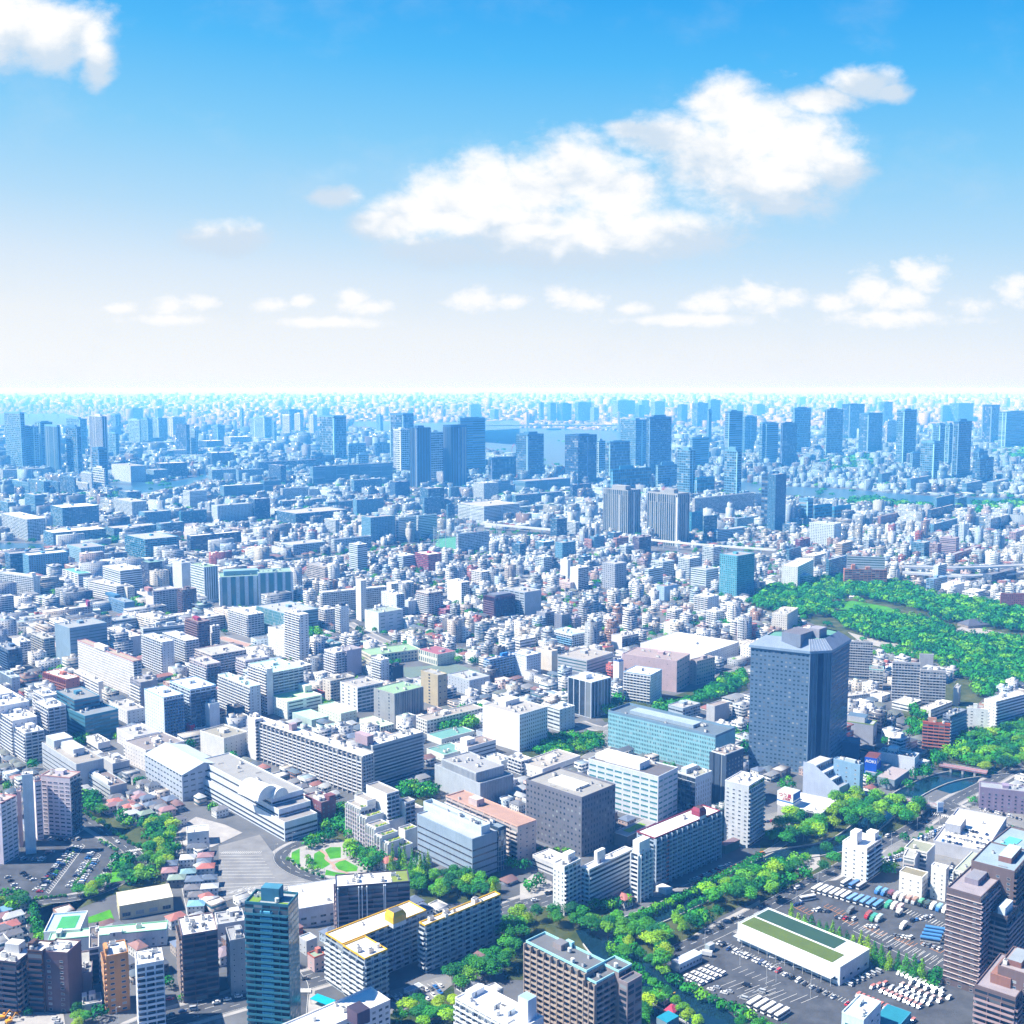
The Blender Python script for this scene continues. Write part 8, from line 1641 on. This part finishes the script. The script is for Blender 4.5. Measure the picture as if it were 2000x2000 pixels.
# centre
grove('B',[(600,290),(720,330),(710,560),(650,500),(480,500),(600,420)],7,(3,4.5),(7,10),label='tree between the striped office and the garden terraces',group='trees between stripes and terraces')
grove('B',[(660,600),(760,620),(860,660),(1000,700),(1010,800),(820,790),(700,690)],8,(4,6),(8,11),label='green tree in front of the garden terraces',group='trees in front of the garden terraces')
for x,y in ((1030,800),(1090,790),(1120,810),(1210,850),(1240,860),(1270,870),(1300,850),(1180,830)): q=gz('B',x,y); tree(q[0],q[1],3.4,20,'cone',0,'tall narrow dark tree beside the slate blue office','tall narrow trees beside the slate blue office')
grove('B',[(1020,830),(1320,870),(1560,830),(1780,900),(1830,980),(1500,1010),(1320,1020),(1180,960)],8.5,(4.5,7),(9,13),label='dense tree in the wood below the slate blue office',group='trees below the slate blue office')
treeline('B',[(250,700),(330,770),(500,830)],5,1.6,3,kind='low',label='flowering bush on the curved garden edge',group='bushes on the curved garden edge'); grove('B',[(370,560),(560,470),(580,560),(400,620)],7,(3,4.2),(6,8),label='light tree at the top of the zigzag garden',group='trees at the top of the zigzag garden'); treeline('B',[(390,700),(420,790),(480,800)],6,2.4,5,label='small tree inside the zigzag garden',group='small trees inside the zigzag garden')
grove('B',[(1060,190),(1180,160),(1340,150),(1340,230),(1210,260)],8,(4,5.5),(7,10),label='tree in front of the windowless panelled building',group='trees before the windowless building'); q=gz('B',1790,1000); tree(q[0],q[1],4,13,'cone',0,'single dark conical tree beside the yellow-edged roof',None)
grove('B',[(1440,1620),(1640,1500),(1932,1420),(1990,1440),(1990,1600),(1700,1640),(1500,1720)],9,(5,8),(10,14),label='broad tree right of the yellow-edged building',group='trees right of the yellow-edged building'); grove('B',[(1060,1860),(1200,1800),(1360,1780),(1480,1760),(1490,1990),(1080,1990)],8,(4,6.5),(7,10),label='tree in the little park at the bottom centre',group='trees in the bottom centre park')
grove('B',[(1860,1300),(1990,1250),(1990,1420),(1870,1440)],9,(4.5,7),(9,12),label='tree beside the right end of the yellow-edged building',group='trees at the right end of the yellow-edged building')
grove('C',[(100,900),(240,880),(240,930),(120,960)],8,(3.5,4.5),(6,9),label='street tree beside the main road and cream building',group='street trees by the main road'); treeline('C',[(-60,730),(60,790),(100,780)],7,4,8,label='tree at the foot of the peach-roofed building',group='trees at the peach-roofed building'); treeline('C',[(620,1080),(760,1070),(900,1030)],6,4,6.5,label='yellow-green tree before the brown-panelled white building',group='yellow-green trees before the white building')
treeline('C',[(200,640),(330,640),(470,640)],6,2.6,4,label='small tree on the terrace of the grey square office',group='small terrace trees at the grey square office')
grove('G',[(160,1420),(280,1320),(500,1300),(600,1310),(700,1340),(700,1400),(500,1450),(260,1480)],8,(3,5),(5,8),label='garden tree below the white small-windowed office',group='garden trees below the white office'); grove('G',[(660,1130),(800,1060),(820,1100),(740,1190)],10,(6,8),(10,13),label='large dark tree beside the black glass office',group='large trees beside the black glass office')
grove('G',[(1020,1090),(1230,1080),(1480,990),(1490,930),(1600,880),(1700,850),(1770,820),(1770,940),(1500,1040),(1260,1120),(1080,1140)],9,(3.5,6),(7,10),label='tree in the avenue in front of the pink store',group='avenue trees in front of the pink store'); grove('G',[(1660,1290),(1790,1290),(1790,1460),(1700,1420)],10,(5,7),(10,13),label='dark tree between aqua office and big tower',group='trees between aqua office and big tower')
grove('I',[(700,890),(880,880),(890,910),(760,930)],24,(9,13),(12,15),label='dark tree in the riverside park far left',group='trees in the far left riverside park'); grove('I',[(820,1200),(940,1210),(930,1250),(700,1260)],18,(7,9),(10,13),label='tree before the far left estate',group='trees before the far left estate')
grove('L',[(580,920),(860,920),(1000,960),(1240,970),(1230,990),(900,970),(640,960)],28,(10,14),(13,17),label='tree in the riverside park beyond the right middle city',group='trees in the right riverside park'); grove('L',[(1560,960),(1932,940),(1932,1010),(1600,1040)],30,(10,15),(13,17),label='tree in the far right riverside grove',group='trees in the far right riverside grove'); grove('L',[(1700,560),(1990,540),(1990,620),(1750,610)],60,(25,35),(20,28),label='tree of the large far right garden',group='trees of the far right garden'); grove('L',[(430,640),(760,600),(800,690),(500,710)],60,(24,34),(20,28),label='tree of the dark riverside garden among the towers',group='trees of the dark riverside garden')
FARB=[t for t in TREES if t[4]=='far']; TREES[:]=[t for t in TREES if t[4]!='far']+[(t[0],t[1],t[2],t[3],'mass')+t[5:] for t in FARB]
_e=emit_trees
def emit_all():
    big=[t for t in TREES if t[4]=='mass']; 
    _e()
    return big
# 'mass' trees join the far foliage
for i,t in enumerate(TREES):
    if t[4]=='mass': TREES[i]=(t[0],t[1],t[2]*.99,t[3],'round',0,t[6],t[7])
TREES.sort(key=lambda t:0 if t[6] else 1)
lim=[t for t in TREES if t[6]]; 
emit_trees()
# ================================================================ vehicles
LC='in the row on the left of the big left car park'
for k,(p,q,n,w) in enumerate((((550,600),(255,945),24,'in the first slanting row of the left car park'),((590,605),(300,940),24,'in the second slanting row of the left car park'),((690,650),(520,900),18,'in the third slanting row of the left car park'),((740,680),(600,890),16,'in the fourth slanting row of the left car park'),((890,670),(700,920),18,'in the slanting row nearest the curved road'))):
    carrow('A',p,q,n,0 if k%2 else 2,w,w.replace('in the','cars in the'),fill=.8,z=.3)
carrow('A',(760,565),(850,610),7,-10,'at the top corner of the left car park','cars at the top corner of the left car park',z=.3); carrow('A',(380,545),(590,545),8,70,'right below the pink and white building','cars below the pink and white building',z=.3)
carrow('A',(150,690),(330,700),8,75,'in the shade beside the white stair column','cars beside the white stair column',z=.3); carrow('A',(170,800),(250,850),4,30,'beside the small white garages far left','cars beside the white garages',z=.3); carrow('A',(60,830),(130,920),4,40,'at the left edge of the car park','cars at the left edge of the car park',z=.3); carrow('A',(390,640),(350,660),3,10,'just right of the white stair column foot','cars at the stair column foot',z=.3)
for x,y,r,c,l in ((1285,1752,10,'red','single red car parked by the taupe building'),(420,1900,0,'white','white car parked on the bottom left forecourt'),(440,1930,0,'silver','silver car parked on the bottom left forecourt'),(80,1870,80,'white','white car beside the orange digger'),(35,1880,80,'navy blue','dark blue car beside the orange digger'),(1100,718,100,'white','white van-like car driving on the curved road')):
    q=gz('A',x,y); vehicle('car',q[0],q[1],math.radians(r),c,l,None,z=.3)
for i in range(5): q=gz('A',10+22*i,1775); vehicle('van',q[0],q[1],math.radians(80),'white','white van in the row behind the orange diggers','white vans behind the orange diggers',z=.3)
carrow('B',(1020,1760),(1390,1650),11,128,'in the car park of the yellow-edged building','cars in the car park of the yellow-edged building',z=.32); carrow('B',(1190,1800),(1390,1700),5,128,'half hidden under trees by the yellow-edged building','cars under trees by the yellow-edged building',z=.32); carrow('B',(1110,165),(1290,130),9,130,'in the shade behind the garden terraces','cars behind the garden terraces',z=.2)
for x,y,c,l,cr in ((370,1600,'grey','grey van on the side street beside the pink house','B'),(60,1045,'black','black car driving on the main road before the white building','C'),(270,955,'black','second black car on the main road, nearer the white building','C'),(1675,1150,'black','dark car driving on the depot road','C')):
    q=gz(cr,x,y); vehicle('car',q[0],q[1],math.radians(24),c,l,None,z=.75)
# white postal vans in the yard: 5 by 4 block
P0,P1,P2=gz('C',1310,1590),gz('C',1470,1520),gz('C',1430,1640)
for i in range(4):
    for j in range(5):
        x=P0[0]+(P1[0]-P0[0])*i/3+(P2[0]-P0[0])*j/4; y=P0[1]+(P1[1]-P0[1])*i/3+(P2[1]-P0[1])*j/4; vehicle('van',x,y,math.radians(222),'white','white van in the tight block beside the small white shed','white vans beside the small shed',z=.3)
carrow('C',(1560,1330),(1590,1345),2,45,'at the top end of the depot row','cars at the top of the depot row',z=.3); carrow('C',(1635,1375),(1932,1500),13,222,'in the row facing the white depot','cars facing the depot',z=.3,cols=['white']*6+['silver','navy blue'],fill=.95); carrow('D',(30,1520),(600,1790),12,222,'in the lower end of the row facing the depot','cars in the lower row facing the depot',z=.3,fill=.6)
for x,y,k,r,c,l in ((1460,1420,'truck',160,'white','small white tank lorry beside the gatehouse'),(1545,1665,'car',150,'silver','silver car at the lower left of the depot yard'),(1500,1680,'car',150,'white','white car at the lower left of the depot yard'),(1600,1705,'car',150,'white','white car in the pair on the depot yard'),(1640,1695,'car',150,'silver','silver car in the pair on the depot yard'),(1765,1650,'van',150,'black','black van with pale roof alone on the depot yard'),(1885,1695,'van',150,'silver','silver van alone on the depot yard'),(1750,1750,'van',150,'silver','silver van beside the white coaches')):
    q=gz('C',x,y); vehicle(k,q[0],q[1],math.radians(r),c,l,None,z=.3)
for i in range(5): q=gz('C',1830+52*i,1790+22*i); vehicle('bus',q[0],q[1],math.radians(222),'white','white coach in the row at the bottom of the depot yard','white coaches at the bottom of the depot yard',z=.3)
RW2=(.55,.2,.16)
carrow('D',(990,1560),(1310,1690),11,222,'in the long row beside the conical trees','vans beside the conical trees',kind='van',cols=['silver','white'],z=.3); carrow('D',(680,1725),(960,1850),9,222,'in the lower long row of postal vans','postal vans in the lower long row',kind='van',cols=['white'],c2=RW2,z=.3)
for k in range(4): carrow('D',(860+75*k,1695-22*k),(1140+75*k,1800-22*k+15),9-k,222,'in the packed postal van block, row %s'%['one','two','three','four'][k],'postal vans in packed row %s'%['one','two','three','four'][k],kind='van',cols=['white','silver','silver'],c2=((.55,.3,.26),(.5,.52,.55),(.62,.45,.42),(.6,.62,.64))[k],z=.3)
carrow('D',(790,1665),(880,1640),3,222,'at the upper left of the packed van block','vans at the upper left of the packed block',kind='van',cols=['white'],c2=RW2,z=.3); carrow('D',(610,1640),(830,1540),6,130,'beside the end wall of the depot','vans beside the depot end wall',kind='van',cols=['white','silver'],c2=None,z=.3); carrow('D',(990,1880),(1090,1920),4,222,'at the bottom end of the postal van rows','vans at the bottom end of the postal rows',kind='van',cols=['silver'],c2=RW2,z=.3); carrow('D',(40,1440),(500,1620),6,160,'under the depot canopy','vans under the depot canopy',kind='van',cols=['white','silver'],z=.3,fill=.8)
carrow('D',(370,925),(590,985),6,225,'in the row of white coaches','white coaches in the coach park',kind='bus',cols=['white'],z=.3); carrow('D',(635,1000),(830,1050),5,225,'in the row of blue coaches','blue coaches in the coach park',kind='bus',cols=['silver'],c2=(.16,.36,.66),z=.3)
for x,y,k,c,c2,l in ((300,1000,'bus','white',None,'white coach parked alone and crosswise near the road'),(590,880,'bus','white',None,'white coach by the foot of the white tower, first'),(650,895,'bus','blue',None,'blue coach by the foot of the white tower'),(705,905,'bus','silver',None,'silver coach by the foot of the white tower'),(905,1050,'truck','green',(.08,.45,.3),'truck with a green tarpaulin'),(950,1060,'truck','white',None,'white box truck next to the green tarpaulin truck'),(995,1075,'truck','pink',(.68,.5,.5),'pinkish white box truck in the coach park'),(755,1130,'truck','red',(.4,.1,.08),'rust red container truck'),(620,1095,'truck','grey',None,'grey box truck in the middle of the coach park'),(835,1155,'truck','silver',(.5,.62,.62),'grey-green box truck in the middle'),(1020,1210,'truck','white',None,'white box truck standing alone near the trees'),(985,1115,'truck','black',(.75,.75,.75),'black truck with white box by the parked saloons'),(795,1150,'truck','green',(.08,.4,.3),'low truck with a teal green cover')):
    q=gz('D',x,y); vehicle(k,q[0],q[1],math.radians(225 if k=='bus' and x>400 else 200 if k=='bus' else 228),c,l,None,c2=c2,z=.3)
for i,(c,c2) in enumerate(((('blue'),(.2,.45,.7)),('blue',(.2,.4,.65)),('black',(.3,.1,.12)),('white',(.75,.75,.75)),('white',(.7,.7,.7)),('silver',(.5,.3,.25)),('silver',(.35,.2,.15)),('black',(.1,.4,.25)),('black',(.08,.12,.1)),('white',(.75,.75,.76)),('blue',(.25,.5,.72)),('white',(.78,.78,.78)))):
    q=gz('D',830+46*i,945+13*i); vehicle('truck',q[0],q[1],math.radians(228),c,'%s truck, %s in the long truck row below the white cube building'%(c,nth(i)),'trucks in the long row',c2=c2,z=.3)
for k in range(4): q=gz('D',1260-12*k,1240+26*k); vehicle('bus',q[0],q[1],math.radians(160),'silver','blue-roofed coach packed beside the tall brown tower','blue-roofed coaches beside the brown tower',c2=(.08,.25,.6),z=.3)
for p,q,n,w in (((210,1040),(250,1030),3,'near the lone crosswise coach'),((350,1080),(460,1090),5,'in the upper left of the coach park'),((520,1135),(650,1150),5,'in the middle left of the coach park'),((750,1200),(850,1210),4,'in the middle of the coach park'),((960,1270),(1080,1290),5,'in the lower middle of the coach park'),((1090,1160),(1230,1130),5,'in the upper right of the coach park'),((1180,1340),(1290,1370),4,'at the foot of the brown tower'),((700,1265),(1130,1480),3,'on the empty marked bays')): carrow('D',p,q,n,40,w,'cars '+w,z=.3,fill=.9)
# mall: roof cars and lots
zr=MALL['z']+1.1-.1
for k in range(7):
    n=12; lc=MALL['loc']; a_,b_=MALL['a'],MALL['b']; o0=MALL['root'].location
    for i in range(n):
        if rnd.random()<.3: continue
        p=lc(b_*(.06+.13*k),a_*(.10+.8*i/n),0); vehicle('car',p[0]+o0[0],p[1]+o0[1],MALL['rz'],rnd.choice(RAND),'car parked on the shopping centre roof','cars on the shopping centre roof',z=MALL['z']+.2,parts=False) if k<4 else None
for p,q,n in (((870,700),(1010,660),9),((880,720),(1000,700),8),((1100,560),(1330,450),14),((1130,575),(1260,510),8),((1380,880),(1390,740),8)): carrow('D',p,q,n,60,'in the crowded lots around the shopping centre','cars around the shopping centre',z=.32)
carrow('D',(1600,310),(1900,390),16,60,'in the car park before the mauve block','cars before the mauve block',z=.32,fill=.8); carrow('D',(90,400),(230,400),7,60,'behind the white sign-box shop','cars beside the sign-box shop',z=.3); carrow('D',(-60,420),(60,400),5,40,'left of the white sign-box shop','cars left of the sign-box shop',z=.3)
lc=PARK['loc']; o0=PARK['root'].location
for k in range(3):
    for i in range(9):
        if rnd.random()<.25: continue
        p=lc(PARK['b']*(.15+.22*k),PARK['a']*(.06+.9*i/9),0); vehicle('car',p[0]+o0[0],p[1]+o0[1],PARK['rz'],rnd.choice(RAND),'car on the roof car park of the white windowless store','cars on the windowless store roof',z=PARK['z']+.2,parts=False)
carrow('C',(1350,860),(1640,735),13,30,'in the lane below the red-edged slab','cars below the red-edged slab',z=.5,cols=['white','white','red','silver','grey']); carrow('C',(1370,885),(1890,655),16,30,'in the line of orange taxis along the canal','orange taxis along the canal',z=.5,cols=['orange'])
for o in list(bpy.data.objects):
    if o.name.startswith('parked_car') and 'orange saloon' in str(o.get('label','')): pass
for c,p,q,n,rot,w in (('A',(1290,1880),(1800,1740),7,20,'driving on the bottom left main road'),('C',(1250,1380),(2150,920),7,32,'driving on the road beside the canal strip'),('D',(620,690),(1240,330),8,40,'driving up to the crossroads'),('D',(1480,350),(1920,490),9,-20,'driving on the wide road right of the crossroads'),('A',(640,400),(1020,660),4,-40,'driving on the curved road by the green belt'),('G',(1560,890),(1740,800),5,40,'on the road in front of the white shopping hall'),('C',(-100,1130),(420,900),5,22,'driving on the main road behind the canal trees'),('D',(500,1420),(1230,1500),0,0,'')):
    if n: carrow(c,p,q,n,rot,w,'vehicles '+w,z=.9,fill=.85)
# orange diggers, small things
def digger(x,y,rz,lab):
    q=gz('A',x,y); e=thing('excavator',lab,'excavator',(q[0],q[1],.25)); e.rotation_euler=(0,0,rz); m=M(); m.box(-1.8,-1.3,0,1.8,-.8,.8,DG); m.box(-1.8,.8,0,1.8,1.3,.8,DG); obj('track',m,e)
    m=M(); m.box(-1.7,-1.2,.9,1.3,1.2,2.1,(.75,.33,.02)); m.box(.2,.2,2.1,1.3,1.2,3.0,(.75,.33,.02)); obj('body',m,e); m=M(); tube(m,(1.2,-.2,1.8),(3.6,-.2,4.6),.28,(.75,.33,.02)); tube(m,(3.6,-.2,4.6),(5.4,-.2,2.2),.22,(.75,.33,.02)); m.box(5.1,-.6,.9,5.9,.3,2.2,DG); obj('boom',m,e)
digger(135,1860,1.2,'orange excavator with its arm raised, beside the dark apartment building'); digger(20,1900,.4,'orange excavator at the very left edge'); digger(70,1930,.8,'orange excavator nearest the bottom edge, arm lowered')
def lamp(c,x,y,h,lab,grp):
    q=gz(c,x,y); e=thing('street_lamp',lab,'street lamp',(q[0],q[1],.1),grp); m=M(); tube(m,(0,0,0),(0,0,h),.12,LG,6); obj('pole',m,e); m=M(); tube(m,(0,0,h),(1.8,0,h+.3),.08,LG,5); m.box(1.5,-.2,h+.15,2.3,.2,h+.35,(.6,.6,.6)); obj('lamp_head',m,e)
for x,y in ((1455,1365),(1720,1490),(1320+600,1640)): lamp('C',x,y,11,'tall grey lamp post standing in the depot yard','lamp posts in the depot yard')
for x,y in ((320,1740),(60,1620),(210,1010)): lamp('D',x,y,11,'tall grey lamp post beside the depot building','lamp posts beside the depot building')
for x,y in ((1210,310),(1510,380),(1125,470),(930,590),(375,900),(265,560)): lamp('D',x,y,10,'grey lamp post along the road to the crossroads','lamp posts along the road to the crossroads')
for x,y in ((145,680),(260,800),(518,860),(275,590)): lamp('B',x,y,10,'grey lamp post on the curve by the zigzag garden','lamp posts by the zigzag garden')
for x,y in ((1495,1880),(880,1930)): lamp('A',x,y,9,'dark lamp post on the bottom left main road','lamp posts on the bottom left road')
for x,y in ((90,1120),(150,1000)): lamp('C',x,y,9,'lamp post on the main road behind the turquoise-trimmed building','lamp posts on the main road')
# park pavilion
q=gz('H',1510,495); e=thing('pavilion','dark hipped-roof pavilion in the big park','pavilion',(q[0],q[1],0)); hip(e,(0,0,0),.3,38,22,4,11,(.3,.26,.24),(.10,.11,.15)); q=gz('H',615,270); e=thing('rest_house','small white-roofed rest house beside the park lawn','hut',(q[0],q[1],0)); hip(e,(0,0,0),-.2,16,7,3.5,5,OW,RW)
q=gz('D',1295,420); e=thing('pole_sign','tall blue and white pole sign at the crossroads corner','sign',(q[0],q[1],0)); m=M(); m.box(-.3,-.3,0,.3,.3,13,LG); obj('pole',m,e); m=M(); m.box(-2.4,-.4,9,2.4,.4,17,(.62,.7,.8)); m.box(-2.0,-.46,10,2.0,-.4,13,(.1,.25,.5)); obj('sign_panel',m,e,(0,0,0),.1)
q=gz('B',500,1790); e=thing('entrance_canopy','bright turquoise canopy at the foot of the yellow-edged building','canopy',(q[0],q[1],0)); m=M(); m.box(-6,-3,3.2,7,3,3.5,(.0,.38,.55),bottom=True)
for x in (-5.8,6.6): 
    for y in (-2.8,2.6): m.box(x,y,0,x+.25,y+.25,3.2,LG)
obj('canopy_roof',m,e,(0,0,0),-.55)
# signs on the exhibition hall
# lettering becomes plain meshes
dg=bpy.context.evaluated_depsgraph_get()
for o in [o for o in bpy.data.objects if o.type=='FONT']:
    me=bpy.data.meshes.new_from_object(o.evaluated_get(dg)); n=bpy.data.objects.new('lettering',me); COL.objects.link(n); n.parent=o.parent; n.location=o.location; n.rotation_euler=o.rotation_euler
    bpy.data.objects.remove(o)
# ================================================================ haze
def haze():
    m=bpy.data.materials.new('haze'); m.use_nodes=True; nt=m.node_tree; nt.nodes.clear(); v=nt.nodes.new('ShaderNodeVolumePrincipled'); out=nt.nodes.new('ShaderNodeOutputMaterial'); nt.links.new(v.outputs[0],out.inputs['Volume'])
    v.inputs['Color'].default_value=HAZEC+(1,); v.inputs['Absorption Color'].default_value=(1,1,1,1); v.inputs['Density'].default_value=HAZED; v.inputs['Anisotropy'].default_value=0.0
    me=bpy.data.meshes.new('haze'); X,Y0,Y1,Z0,Z1=182000,-400,292000,-1.5,HC+18
    V=[(x,y,z) for z in (Z0,Z1) for x,y in ((-X,Y0),(X,Y0),(X,Y1),(-X,Y1))]; me.from_pydata(V,[],[(3,2,1,0),(4,5,6,7),(0,1,5,4),(1,2,6,5),(2,3,7,6),(3,0,4,7)]); me.materials.append(m)
    o=bpy.data.objects.new('haze',me); COL.objects.link(o); o['kind']='stuff'
HAZEC=(0.085,0.40,1.0); HAZED=1.55e-4
haze()
for o in bpy.data.objects:
    l=o.get('label')
    if l and not 4<=len(l.replace(',','').split())<=16: print('LAB',o.name,l)
